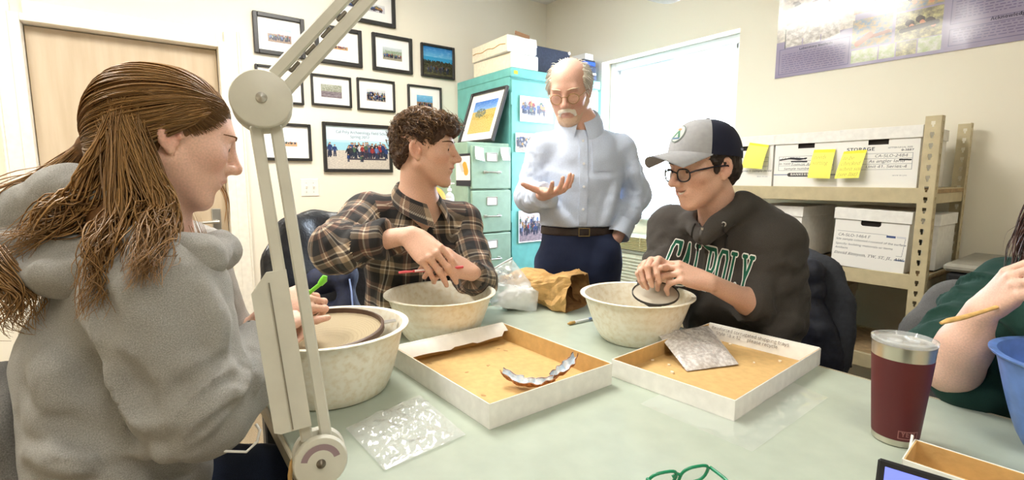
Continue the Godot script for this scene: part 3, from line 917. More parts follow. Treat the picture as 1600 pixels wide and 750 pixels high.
# a swivel chair; the sitter looks along +z before the turn
func office_chair(called: String, o: Vector3, turn: float, top: float, wide: float, m: Material, label: String) -> void:
	var t := thing(called, label, "chair", o)
	t.rotation.y = turn
	var s := Sdf.new()
	s.cell = 0.012
	s.fcap(Vector3(-wide * 0.22, 0.465, 0.05), Vector3(wide * 0.22, 0.465, 0.05), 0.23, 0.23, UP, 0.17, 0.02)
	s.run()
	place("seat", s.made.mesh(), m, t)
	s = Sdf.new()
	s.cell = 0.01
	var mid := top - 0.24
	for i in 5:
		var k := i / 4.0
		var w := wide * 0.5 * (1.0 - 0.28 * pow(absf(k - 0.4) * 1.6, 3.0))
		var y := lerpf(mid - 0.2, top - 0.09, k)
		var z := -0.20 - 0.06 * k
		for sg: float in [-1.0, 1.0]:
			s.fcap(Vector3(0, y, z), Vector3(sg * (w - 0.09), y, z + 0.035), 0.09, 0.085, Vector3(0, 0, 1), 0.36, 0.03)
	s.run()
	place("backrest", s.made.mesh(), m, t)
	var dark := mat(rgb(26, 26, 28), 0.45)
	var b := MB.new()
	b.tube([Vector3(0, 0.42, -0.05), Vector3(0, 0.40, -0.26), Vector3(0, 0.48, -0.30), Vector3(0, mid, -0.272)], 0.022, 10, true, 0.6)
	place("back_bar", b.mesh(), dark, t)
	b = MB.new()
	b.lathe([Vector2(0.03, 0.1), Vector2(0.03, 0.25), Vector2(0.02, 0.25), Vector2(0.02, 0.44), Vector2(0, 0.44)], 16)
	place("column", b.mesh(), dark, t)
	for i in 5:
		var a := TAU * i / 5.0
		b = MB.new()
		b.tube([Vector3(0, 0.11, 0), Vector3(cos(a) * 0.27, 0.075, sin(a) * 0.27)], [0.024, 0.016], 8)
		place("spoke", b.mesh(), dark, t)
		b = MB.new()
		b.lathe([Vector2(0, -0.012), Vector2(0.03, -0.012), Vector2(0.03, 0.012), Vector2(0, 0.012)], 16, Transform3D(Basis(Vector3(cos(a), 0, sin(a)), PI / 2) * Basis(), Vector3(cos(a) * 0.27, 0.03, sin(a) * 0.27)))
		place("caster", b.mesh(), dark, t)


# ---------------------------------------------------------------- on the table
func bowl(o: Vector3, r: float, h: float, foot: float, m: Material, label: String, g := "") -> Node3D:
	var t := thing("basin", label, "bowl", o, g)
	var b := MB.new()
	var prof := [Vector2(0, 0.004), Vector2(foot * 0.9, 0.004), Vector2(foot * 0.95, 0.0), Vector2(foot * 1.02, 0.004)]
	for i in range(1, 9):
		var k := i / 9.0
		prof.append(Vector2(lerpf(foot * 1.02, r * 0.93, pow(k, 0.72)), h * (0.03 + 0.93 * k)))
	prof.append_array([Vector2(r * 0.935, h * 0.955), Vector2(r * 0.985, h * 0.965), Vector2(r * 1.0, h * 0.98), Vector2(r, h * 0.995), Vector2(r * 0.985, h)])
	prof.append_array([Vector2(r * 0.92, h * 0.99)])
	for i in range(8, -1, -1):
		var k := i / 9.0
		prof.append(Vector2(lerpf(foot * 0.96, r * 0.905, pow(k, 0.72)), h * (0.05 + 0.92 * k)))
	prof.append_array([Vector2(foot * 0.5, h * 0.045), Vector2(0, h * 0.045)])
	b.lathe(prof, 56)
	place("bowl_body", b.mesh(), m, t)
	return t


# open cardboard tray: f = near corner on the table, a and b = edges from it
func tray(f: Vector3, a: Vector3, b: Vector3, h: float, flap: int, label: String, text := false) -> Node3D:
	var t := thing("cardboard_tray", label, "tray", f + (a + b) / 2)
	var o := -(a + b) / 2
	var th := 0.004
	var white := MB.new()
	var brown := MB.new()
	var kraft: Material = M.kraft
	for e in [[o, a, b], [o + b, a, -b], [o, b, a], [o + a, b, -a]]:
		var d: Vector3 = e[1].normalized()
		var inn: Vector3 = e[2].normalized()
		var bs := Basis(d, UP, d.cross(UP))
		var c: Vector3 = e[0] + e[1] / 2
		var l: float = e[1].length()
		white.box(c + UP * h / 2 + inn * th * 0.25, Vector3(l, h, th * 0.5), 0.0006, bs)
		brown.box(c + UP * (h / 2) + inn * th * 0.75, Vector3(l - th, h - 0.001, th * 0.5), 0.0004, bs)
	var cs := [o, o + a, o + a + b, o + b]
	var top := []
	var low := []
	for c in cs:
		top.append(c * 0.985 + UP * 0.0045)
		low.append(c * 0.985 + UP * 0.0005)
	brown.poly(top, UP)
	white.poly(low, -UP)
	place("outer_wall", white.mesh(), M.card_white, t)
	place("inner_lining", brown.mesh(), kraft, t)
	# the rolled-in flap: 0 = far side (along a), 1 = right side (along b)
	var from := o + b if flap == 0 else o + a
	var along := a if flap == 0 else b
	var inn := -b.normalized() if flap == 0 else -a.normalized()
	if flap >= 0:
		var fl := MB.new()
		var rows := []
		var drop := h * 0.93 if flap == 1 else h * 0.55
		for i in 7:
			var k := i / 6.0
			var row := []
			for j in 25:
				var q := j / 24.0
				var notch := 0.0
				if q < 0.05 or q > 0.95:
					notch = 0.25
				elif q > 0.42 and q < 0.64 and flap == 0:
					notch = 0.1
				var kk := k * (1.0 - notch)
				var side := (0.004 + 0.036 * kk) if flap == 0 else (0.006 + 0.014 * kk)
				row.append(from + along * lerpf(0.012, 0.988, q) + inn * side + UP * (h + 0.0015 - drop * kk * (0.35 + 0.65 * kk) + (0.003 * sin(q * 9.0) * kk if flap == 0 else 0.0)))
			rows.append(row)
		fl.sheet(rows, 1.0)
		if fl.n[fl.n.size() / 2].dot(inn + UP) < 0.0:
			fl = MB.new()
			fl.sheet(rows, -1.0)
		place("folded_flap", fl.mesh(), M.card_white, t)
		fl = MB.new()
		fl.box(from + along / 2 + inn * 0.003 + UP * (h + 0.0005), Vector3(along.length() * 0.985, 0.003, 0.008), 0.001, Basis(along.normalized(), UP, along.normalized().cross(UP)))
		place("fold", fl.mesh(), M.card_white, t)
		if text:
			var im := blank(384, 44, Color(1, 1, 1, 0))
			write(im, "Reinforced corrugated shipping trays", 16, 2, 19, rgb(120, 112, 104))
			write(im, "Style 18 x 12  -  please recycle", 40, 22, 19, rgb(120, 112, 104))
			var pm := from_image(im, 0.7)
			pm.transparency = BaseMaterial3D.TRANSPARENCY_ALPHA_SCISSOR
			pm.alpha_scissor_threshold = 0.5
			fl = MB.new()
			fl.panel(from + along * 0.55 + inn * 0.0168 + UP * (h * 0.68), -along.normalized() * 0.13, (UP * 0.9 - inn * 0.28).normalized() * 0.0145)
			place("printed_text", fl.mesh(), pm, t)
	return t


func table_things() -> void:
	M.kraft = grain(rgb(206, 170, 112), 0.05, 0.85, 6.0, 0.03, 0.02)
	# stained cream enamel
	var cream := mat(Color.WHITE, 0.4)
	cream.albedo_texture = noise_tex(0.03, rgb(216, 200, 166), rgb(240, 235, 219), 512, 6, 21, 0.26)
	cream.uv1_triplanar = true
	cream.uv1_scale = Vector3.ONE * 3.2
	M.cream = cream
	var g := "stained cream washing basins"
	var bw := Vector3(0.3144, 0.93, -1.1048)
	bowl(Vector3(bw.x, TOP, bw.z), 0.17, 0.15, 0.115, cream, "stained cream basin holding a round sieve, in front of the woman", g)
	var bp := Vector3(0.6919, 0.925, -1.2943)
	bowl(Vector3(bp.x, TOP, bp.z), 0.167, 0.137, 0.1, cream, "stained cream basin under the plaid man's hands", g)
	var bc := Vector3(1.1537, 0.925, -0.9309)
	bowl(Vector3(bc.x, TOP, bc.z), 0.167, 0.137, 0.1, cream, "stained cream basin in front of the man with the cap", g)
	var blue := grain(rgb(96, 132, 200), 0.08, 0.35, 5.0)
	bowl(Vector3(1.262, TOP, -0.035), 0.15, 0.172, 0.09, blue, "blue plastic basin at the right edge, in front of the girl in green")

	# round sieve resting in the first basin
	var sv := thing("round_sieve", "round brown rimmed sieve resting in the basin in front of the woman", "sieve", bw + Vector3(-0.012, -0.012, -0.012))
	sv.rotation = Vector3(0.06, 0, 0.05)
	var b := MB.new()
	b.lathe([Vector2(0.128, 0.0), Vector2(0.131, 0.002), Vector2(0.131, 0.014), Vector2(0.128, 0.016), Vector2(0.125, 0.016), Vector2(0.124, 0.0), Vector2(0.128, 0.0)], 48)
	place("rim", b.mesh(), grain(rgb(84, 62, 48), 0.1, 0.5, 8.0), sv)
	var mesh_m := mat(Color.WHITE, 0.7)
	var gi := blank(256, 256, rgb(188, 172, 138))
	for i in 64:
		gi.fill_rect(Rect2i(i * 4, 0, 1, 256), rgb(120, 104, 78))
		gi.fill_rect(Rect2i(0, i * 4, 256, 1), rgb(120, 104, 78))
	mesh_m.albedo_texture = ImageTexture.create_from_image(gi)
	mesh_m.uv1_triplanar = true
	mesh_m.uv1_scale = Vector3.ONE * 8.0
	M.screen = mesh_m
	b = MB.new()
	b.lathe([Vector2(0.125, 0.005), Vector2(0.08, -0.012), Vector2(0.04, -0.02), Vector2(0.0001, -0.022)], 40)
	b.lathe([Vector2(0.125, 0.0045), Vector2(0.08, -0.0125), Vector2(0.04, -0.0205), Vector2(0.0001, -0.0225)], 40, Transform3D(), -1.0)
	place("screen", b.mesh(), mesh_m, sv)
	b = MB.new()
	b.box(Vector3(0.142, 0.006, 0.03), Vector3(0.03, 0.004, 0.014), 0.001, Basis(UP, -0.2))
	place("hook", b.mesh(), M.steel, sv)

	# trays
	var f1 := Vector3(0.4942, 0.79, -0.7375)
	var l1 := Vector3(0.4775, 0.79, -1.1511)
	var r1 := Vector3(0.8391, 0.79, -0.7407)
	tray(f1, r1 - f1, l1 - f1, 0.052, 0, "white and brown cardboard tray with shell pieces, nearest the lamp")
	var f2 := Vector3(0.8995, 0.79, -0.4769)
	var l2 := Vector3(0.8745, 0.79, -0.7748)
	var r2 := Vector3(1.3618, 0.79, -0.5055)
	tray(f2, r2 - f2, l2 - f2, 0.044, 1, "white and brown cardboard tray with a plastic bag inside, in front of the hooded man", true)
	var c3 := Vector3(1.0085, 0.79, -0.2229)
	var d3 := (Vector3(1.0049, 0.83, -0.093) - Vector3(0.9951, 0.83, -0.2184)).normalized()
	d3.y = 0
	d3 = d3.normalized()
	var s3 := Vector3(-d3.z, 0, d3.x)
	if s3.z < 0:
		s3 = -s3
	tray(c3, s3 * 0.09, d3 * 0.30, 0.042, -1, "cardboard tray cut off by the lower right corner, behind the laptop")
	b = MB.new()
	b.prism(PackedVector2Array([Vector2(0, 0), Vector2(0.03, 0), Vector2(0.028, 0.046), Vector2(0.022, 0.05)]), 0, 0.003, Transform3D(Basis(-s3, UP, (-s3).cross(UP)), c3 + s3 * 0.03 - d3 * 0.004 + UP * 0.001))
	solo("cardboard_flap", b, M.card_white, "torn white cardboard corner flap at the tray beside the dark red tumbler", "flap")

	shells()
	bags()
	tumbler()
	small_things()


func shells() -> void:
	var pearl := mat(Color.WHITE, 0.25)
	pearl.albedo_texture = noise_tex(0.02, rgb(150, 176, 200), rgb(236, 226, 214), 256, 4, 31)
	pearl.uv1_triplanar = true
	pearl.uv1_scale = Vector3.ONE * 9.0
	pearl.clearcoat_enabled = true
	pearl.clearcoat = 0.5
	var rind := grain(rgb(160, 112, 76), 0.3, 0.8, 14.0)
	# each: spine points, half width, bend
	var defs := [
		[[Vector3(0.6278, 0.822, -0.8853), Vector3(0.6366, 0.812, -0.8675), Vector3(0.6494, 0.805, -0.8386), Vector3(0.6769, 0.803, -0.8154), Vector3(0.7171, 0.807, -0.8045)], 0.017, "long curved abalone shell fragment with blue pearly inside in the cardboard tray"],
		[[Vector3(0.7172, 0.81, -0.8136), Vector3(0.7505, 0.815, -0.8155), Vector3(0.7852, 0.825, -0.8223), Vector3(0.8048, 0.838, -0.8277)], 0.015, "short upturned abalone shell fragment at the tray's right wall"],
	]
	for d in defs:
		var c := Curve3D.new()
		for p in d[0]:
			c.add_point(p)
		var L := c.get_baked_length()
		var rows := []
		var rows2 := []
		for i in 25:
			var k := i / 24.0
			var p := c.sample_baked(L * k)
			var q := c.sample_baked(minf(L, L * k + 0.004)) - c.sample_baked(maxf(0, L * k - 0.004))
			var side := q.cross(UP).normalized()
			var w: float = d[1] * (0.35 + 0.65 * sin(PI * clampf(k * 0.92 + 0.06, 0, 1))) * (1.0 + 0.18 * sin(k * 21.0))
			var row := []
			var row2 := []
			for j in 7:
				var s := (j - 3) / 3.0
				var pt := p + side * w * s + UP * (0.012 * s * s + 0.0015 * sin(k * 30.0 + s * 3.0))
				row.append(pt)
				row2.append(pt - UP * 0.0035)
			rows.append(row)
			rows2.append(row2)
		var t := thing("shell_fragment", d[2], "shell", Vector3(d[0][1].x, TOP + 0.005, d[0][1].z), "abalone shell fragments in the tray")
		var b := MB.new()
		b.sheet(rows, 1.0)
		if b.n[60].y < 0:
			b = MB.new()
			b.sheet(rows, -1.0)
		part("pearly_face", b, pearl, t)
		b = MB.new()
		b.sheet(rows2, -1.0 if true else 1.0)
		if b.n[60].y > 0:
			b = MB.new()
			b.sheet(rows2, 1.0)
		for e in [0, 6]:
			var edge := []
			for i in 25:
				edge.append((rows[i][e] + rows2[i][e]) / 2)
			b.tube(edge, 0.0013, 5)
		part("rind", b, rind, t)
	# crumbs of shell in the trays
	var r := RandomNumberGenerator.new()
	r.seed = 77
	var crumbs := [[Vector3(1.3156, 0.79, -0.7496), "cream shell crumb at the upper right edge of the clear bag"], [Vector3(1.3104, 0.79, -0.7192), "largest pale shell crumb right of the clear bag in the tray"], [Vector3(1.2564, 0.79, -0.7071), "small tan shell crumb right of the bag, nearest the bag's film"], [Vector3(1.035, 0.79, -0.7266), "cream shell crumb left of the clear bag in the tray"], [Vector3(1.2256, 0.79, -0.6066), "tan shell crumb midway between the bag and the tray's right wall"], [Vector3(1.2889, 0.79, -0.5706), "pale shell crumb close to the tray's right wall"], [Vector3(1.0313, 0.79, -0.773), "thin cream shell crumb by the tray's left wall"], [Vector3(0.9996, 0.79, -0.6917), "tiny tan shell crumb below the left corner of the clear bag"]]
	for q in crumbs:
		var p: Vector3 = q[0]
		var b := MB.new()
		var pts := PackedVector2Array()
		var n := 6
		var sz := r.randf_range(0.003, 0.0065)
		for i in n:
			var a := TAU * i / n + r.randf_range(-0.3, 0.3)
			pts.append(Vector2(cos(a), sin(a) * 0.7) * sz * r.randf_range(0.7, 1.2))
		b.prism(pts, 0, r.randf_range(0.002, 0.005), Transform3D(Basis(Vector3.RIGHT, -PI / 2).rotated(UP, r.randf() * TAU), p + UP * 0.0048))
		solo("shell_crumb", b, grain(rgb(228, 214, 190), 0.1, 0.7), q[1], "shell", "shell crumbs in the tray")
	var tr := get_node("cardboard_tray")
	for p in [Vector3(0.601, 0.7945, -0.9937), Vector3(0.668, 0.7945, -1.0008), Vector3(0.5617, 0.7945, -0.8625), Vector3(0.758, 0.7945, -1.0871), Vector3(0.7662, 0.7945, -1.0618), Vector3(0.5552, 0.7945, -1.1008)]:
		var b := MB.new()
		var pts := PackedVector2Array()
		for i in 9:
			var a := TAU * i / 9
			pts.append(Vector2(cos(a), sin(a) * 0.6) * r.randf_range(0.003, 0.009))
		b.prism(pts, 0, 0.0006, Transform3D(Basis(Vector3.RIGHT, -PI / 2).rotated(UP, r.randf() * TAU), p))
		part("damp_spot", b, mat(rgb(172, 134, 84), 0.7), tr)


# a pillow between four corners (counter-clockwise seen from outside), bulging out by d
func pillow(b: MB, c: Array, out: Vector3, d: float, seed_: int, rough: float, n := 18, back := true, power := 0.5) -> void:
	var nz := FastNoiseLite.new()
	nz.seed = seed_
	nz.frequency = 22.0
	nz.fractal_octaves = 3
	for side in ([1.0, -1.0] if back else [1.0]):
		var rows := []
		for i in n + 1:
			var row := []
			for j in n + 1:
				var u := float(j) / n
				var w := float(i) / n
				var p: Vector3 = c[0].lerp(c[1], u).lerp(c[3].lerp(c[2], u), w)
				var k := pow(maxf(16.0 * u * (1 - u) * w * (1 - w), 0.0), power)
				p += out * side * (d * k * (0.8 if side > 0 else 0.15) + rough * nz.get_noise_3dv(p) * (0.25 + k))
				row.append(p)
			rows.append(row)
		var m := b.n.size()
		b.sheet(rows, 1.0)
		if b.n[m + n * (n + 1) / 2 + n / 2].dot(out) * side < 0:
			for i in range(m, b.n.size()):
				b.n[i] = -b.n[i]
			# wind the faces to match
			var f := b.ix.size() - n * n * 6
			for i in range(f, b.ix.size(), 3):
				var q := b.ix[i]
				b.ix[i] = b.ix[i + 1]
				b.ix[i + 1] = q


func film(alpha: float, rough := 0.12) -> StandardMaterial3D:
	var m := mat(Color(0.97, 0.98, 0.98, alpha), rough)
	m.transparency = BaseMaterial3D.TRANSPARENCY_ALPHA
	m.metallic_specular = 0.6
	return m


func bags() -> void:
	# clear bag with grey shell bits lying in the second tray
	var t := thing("plastic_bag", "clear zip bag of greyish shell bits lying in the tray before the hooded man", "bag", Vector3(1.1567, 0.79, -0.7142), "clear plastic bags on the table")
	var b := MB.new()
	var c0 := Vector3(1.0342, 0.797, -0.6745)
	var c1 := Vector3(1.1755, 0.799, -0.6206)
	var c2 := Vector3(1.3118, 0.832, -0.7925)
	var c3 := Vector3(1.1153, 0.838, -0.8246)
	var up := (c1 - c0).cross(c3 - c0).normalized()
	pillow(b, [c0, c1, c2, c3], up, 0.014, 3, 0.007, 26)
	part("shell_bits", b, bits_material(), t)
	b = MB.new()
	pillow(b, [c0 + up * 0.002, c1 + up * 0.002, c2 + up * 0.002, c3 + up * 0.002], up, 0.0155, 3, 0.0075, 26, false)
	part("clear_film", b, film(0.12, 0.16), t)
	b = MB.new()
	var im := blank(160, 48, Color(1, 1, 1, 0))
	write(im, "CA-SLO-2", 6, 2, 20, rgb(96, 86, 92), "Droid Sans", 400, 0.2)
	write(im, "Unit 1  shell", 6, 24, 18, rgb(96, 86, 92), "Droid Sans", 400, 0.2)
	var lm := from_image(im)
	lm.transparency = BaseMaterial3D.TRANSPARENCY_ALPHA_SCISSOR
	lm.alpha_scissor_threshold = 0.5
	var e := (c2 - c3).normalized()
	b.panel(c3.lerp(c2, 0.36) + (c0 - c3) * 0.17 + up * 0.0165, e * 0.032, up.cross(e) * 0.011)
	part("handwriting", b, lm, t)

	# standing clear bag with white contents
	t = thing("plastic_bag", "clear zip bag with white contents leaning between the basin and the paper bag", "bag", Vector3(1.0379, 0.79, -1.3676), "clear plastic bags on the table")
	var base := Vector3(1.055, 0.79, -1.3979)
	var R := Vector3(0.803, 0, 0.596)
	var F := Vector3(0.596, 0, -0.803)
	var s := Sdf.new()
	s.cell = 0.004
	s.noise = FastNoiseLite.new()
	s.noise.frequency = 30.0
	s.namp = 0.006
	s.ell(base + UP * 0.04 + R * 0.0 + F * 0.02, Vector3(0.075, 0.042, 0.045), 0.02)
	s.ell(base + UP * 0.05 + R * 0.035 + F * 0.03, Vector3(0.045, 0.045, 0.04), 0.02)
	sdf_part(s, "contents", mat(rgb(238, 238, 234), 0.8), t)
	b = MB.new()
	var d0 := Vector3(0.948, 0.8212, -1.3979)
	var d1 := Vector3(1.1037, 0.7854, -1.3395)
	var d2 := Vector3(1.0829, 0.9684, -1.459)
	var d3 := Vector3(0.9643, 0.9099, -1.4876)
	var out := (d1 - d0).cross(d3 - d0).normalized()
	pillow(b, [d0, d1, Vector3(1.1294, 0.8565, -1.3567), Vector3(0.9615, 0.8955, -1.4623)], out, 0.05, 8, 0.012, 20)
	pillow(b, [Vector3(0.9612, 0.8909, -1.4618), Vector3(1.1288, 0.8496, -1.356), d2, d3], out, 0.02, 9, 0.010, 18)
	part("clear_film", b, film(0.3, 0.2), t)
	b = MB.new()
	b.tube([d3.lerp(d2, 0.02) + out * 0.004, d3.lerp(d2, 0.5) + out * 0.006, d2 + out * 0.004], 0.003, 6)
	part("zip_strip", b, mat(Color(0.95, 0.96, 0.97), 0.3), t)
	b = MB.new()
	im = blank(128, 128, Color(1, 1, 1, 0))
	write(im, "SLO-", 10, 6, 30, rgb(70, 84, 110), "Droid Sans", 400, 0.2)
	write(im, "Unit 4", 16, 38, 26, rgb(90, 100, 120), "Droid Sans", 400, 0.2)
	write(im, "30-40", 26, 68, 26, rgb(90, 100, 120), "Droid Sans", 400, 0.2)
	lm = from_image(im)
	lm.transparency = BaseMaterial3D.TRANSPARENCY_ALPHA_SCISSOR
	lm.alpha_scissor_threshold = 0.5
	var mid := (d2 + d3) / 2 + ((d0 + d1) - (d2 + d3)) * 0.2 + out * 0.042
	var ex := (d2 - d3).normalized()
	b.panel(mid, ex * 0.045, out.cross(ex) * 0.045)
	part("handwriting", b, lm, t)

	# crumpled brown paper bag
	t = thing("paper_bag", "crumpled brown paper bag lying open on the table before the standing man", "bag", Vector3(1.2634, 0.79, -1.4078))
	var kraft := grain(rgb(206, 164, 104), 0.07, 0.8, 5.0, 0.03, 0.05)
	var nz := FastNoiseLite.new()
	nz.seed = 6
	nz.frequency = 9.0
	nz.fractal_type = FastNoiseLite.FRACTAL_RIDGED
	nz.fractal_octaves = 3
	var rows := []
	var inner := []
	var a0 := Vector3(1.1461, 0.9304, -1.5441)
	var a1 := Vector3(1.2405, 0.8356, -1.271)
	for i in 15:
		var k := i / 14.0
		var p := a0.lerp(a1, k)
		p.y = lerpf(TOP + 0.105, TOP + 0.055, k) + 0.0
		var hgt := lerpf(0.014, 0.058, minf(1, k * 1.5)) + 0.006 * sin(k * 8)
		var wid := lerpf(0.085, 0.078, k)
		p.y = maxf(TOP + hgt * 0.95 + lerpf(0.075, 0.0, minf(1, k * 1.3)), TOP + hgt)
		var ax := (a1 - a0)
		ax.y = 0
		ax = ax.normalized()
		var sd := ax.cross(UP)
		var row := []
		var row2 := []
		for j in 29:
			var a := TAU * (j % 28) / 28.0
			var ca := signf(cos(a)) * pow(absf(cos(a)), 0.6)
			var sa := signf(sin(a)) * pow(absf(sin(a)), 0.6)
			var q := p + sd * wid * ca + UP * hgt * sa
			q += (sd * ca + UP * sa * 0.8) * 0.030 * (nz.get_noise_3dv(q) - 0.1) * minf(1.0, 0.35 + k)
			q += ax * 0.012 * nz.get_noise_3dv(q * 0.6 + Vector3(9, 0, 0)) * k
			q.y = maxf(q.y, TOP + 0.001)
			row.append(q)
			row2.append(q.lerp(p, 0.03))
		rows.append(row)
		inner.append(row2)
	b = MB.new()
	for i in 14:
		for j in 28:
			var q: Array = [rows[i][j], rows[i][j + 1], rows[i + 1][j + 1], rows[i + 1][j]]
			var cc: Vector3 = (rows[i][0] + rows[i][14]) / 2
			var o: Vector3 = (q[0] + q[2]) / 2 - cc
			b.poly([q[0], q[1], q[2]], o)
			b.poly([q[0], q[2], q[3]], o)
	b.poly(rows[0].slice(0, 28), a0 - a1)
	part("bag_paper", b, kraft, t)
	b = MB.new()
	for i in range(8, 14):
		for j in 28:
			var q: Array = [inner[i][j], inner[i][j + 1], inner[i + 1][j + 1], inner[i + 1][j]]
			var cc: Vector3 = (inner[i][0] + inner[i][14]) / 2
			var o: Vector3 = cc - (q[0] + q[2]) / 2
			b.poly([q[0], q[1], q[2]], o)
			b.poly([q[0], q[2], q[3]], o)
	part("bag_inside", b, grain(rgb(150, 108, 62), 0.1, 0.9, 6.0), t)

	# flat empty bags on the table
	t = thing("plastic_bag", "crumpled empty clear plastic bag lying flat right of the lamp base", "bag", Vector3(0.3539, 0.79, -0.7901), "clear plastic bags on the table")
	b = MB.new()
	pillow(b, [Vector3(0.2805, 0.79, -0.7269) + UP * 0.004, Vector3(0.4457, 0.79, -0.7443) + UP * 0.004, Vector3(0.4517, 0.79, -0.9483) + UP * 0.004, Vector3(0.2737, 0.79, -0.9012) + UP * 0.004], UP, 0.012, 12, 0.011, 34, true, 0.3)
	for i in b.v.size():
		b.v[i].y = maxf(b.v[i].y, TOP + 0.0012)
	part("clear_film", b, film(0.16, 0.14), t)
	t = thing("plastic_bag", "large flat clear plastic bag lying under the second tray", "bag", Vector3(0.8319, 0.79, -0.4353), "clear plastic bags on the table")
	b = MB.new()
	pillow(b, [Vector3(0.82, 0.79, -0.3994) + UP * 0.0015, Vector3(1.1651, 0.79, -0.4109) + UP * 0.0015, Vector3(1.232, 0.79, -0.6583) + UP * 0.001, Vector3(0.8104, 0.79, -0.636) + UP * 0.0015], UP, 0.001, 15, 0.0022, 34, false, 0.3)
	for i in b.v.size():
		b.v[i].y = clampf(b.v[i].y, TOP + 0.0006, TOP + 0.0035)
	part("clear_film", b, film(0.14, 0.14), t)


func bits_material() -> StandardMaterial3D:
	var m := mat(Color.WHITE, 0.6)
	m.albedo_texture = noise_tex(0.05, rgb(176, 166, 160), rgb(240, 236, 232), 256, 5, 8)
	m.uv1_triplanar = true
	m.uv1_scale = Vector3.ONE * 6.0
	return m


func tumbler() -> void:
	var o := Vector3(1.0742, 0.79, -0.2665)
	var t := thing("tumbler", "dark red insulated tumbler with steel rim and clear lid near the table edge", "cup", o)
	t.scale = Vector3.ONE * 0.95
	var red := mat(rgb(88, 26, 30), 0.5)
	var b := MB.new()
	b.lathe([Vector2(0.0372, 0.014), Vector2(0.0378, 0.016), Vector2(0.0485, 0.167), Vector2(0.0482, 0.1685)], 56)
	place("painted_wall", b.mesh(), red, t)
	b = MB.new()
	b.lathe([Vector2(0, 0), Vector2(0.034, 0), Vector2(0.0365, 0.003), Vector2(0.0372, 0.0145)], 56)
	var steel := mat(rgb(206, 200, 186), 0.28, 0.95)
	place("steel_base", b.mesh(), steel, t)
	b = MB.new()
	b.lathe([Vector2(0.0482, 0.168), Vector2(0.0498, 0.193), Vector2(0.0495, 0.1945), Vector2(0.0480, 0.1935), Vector2(0.0455, 0.165)], 56)
	place("steel_rim", b.mesh(), steel, t)
	b = MB.new()
	var clear := mat(Color(0.93, 0.95, 0.96, 0.2), 0.06)
	clear.transparency = BaseMaterial3D.TRANSPARENCY_ALPHA
	b.lathe([Vector2(0, 0.188), Vector2(0.043, 0.188), Vector2(0.0455, 0.196), Vector2(0.0512, 0.1965), Vector2(0.0515, 0.2025), Vector2(0.047, 0.204), Vector2(0.043, 0.197), Vector2(0, 0.196)], 56)
	place("clear_lid", b.mesh(), clear, t)
	b = MB.new()
	b.box(Vector3(0.008, 0.2, 0.01), Vector3(0.03, 0.008, 0.018), 0.003, Basis(UP, 0.6))
	b.lathe([Vector2(0, 0.196), Vector2(0.012, 0.196), Vector2(0.012, 0.2), Vector2(0, 0.2)], 20, Transform3D(Basis(), Vector3(-0.015, 0.0, -0.01)))
	place("slider", b.mesh(), clear, t)
	# the pressed maker's mark
	var im := blank(128, 64, Color(1, 1, 1, 0))
	var pale := rgb(150, 92, 88)
	for e in [[0, 0, 1, 0], [1, 0, 1, 1], [1, 1, 0, 1], [0, 1, 0, 0]]:
		stroke(im, [Vector2(6 + 116 * e[0], 6 + 52 * e[1]), Vector2(6 + 116 * e[2], 6 + 52 * e[3])], 3.2, pale)
	write(im, "YETI", 20, 6, 50, pale, "Droid Sans", 700, 0.0, 0.82)
	var pm := from_image(im, 0.4)
	pm.transparency = BaseMaterial3D.TRANSPARENCY_ALPHA_SCISSOR
	pm.alpha_scissor_threshold = 0.5
	b = MB.new()
	var rows := []
	var mid := atan2(-o.z + 0.0, -o.x) - 0.55
	for i in 2:
		var row := []
		var y := 0.036 - i * 0.018
		var r := lerpf(0.0378, 0.0485, (y - 0.016) / 0.151) + 0.0004
		for j in 9:
			var a := mid + (0.46 - 0.92 * j / 8.0)
			row.append(Vector3(cos(a) * r, y, sin(a) * r))
		rows.append(row)
	b.sheet(rows)
	if b.n[4].dot(Vector3(cos(mid), 0, sin(mid))) < 0:
		b = MB.new()
		b.sheet(rows, -1.0)
	place("pressed_mark", b.mesh(), pm, t)


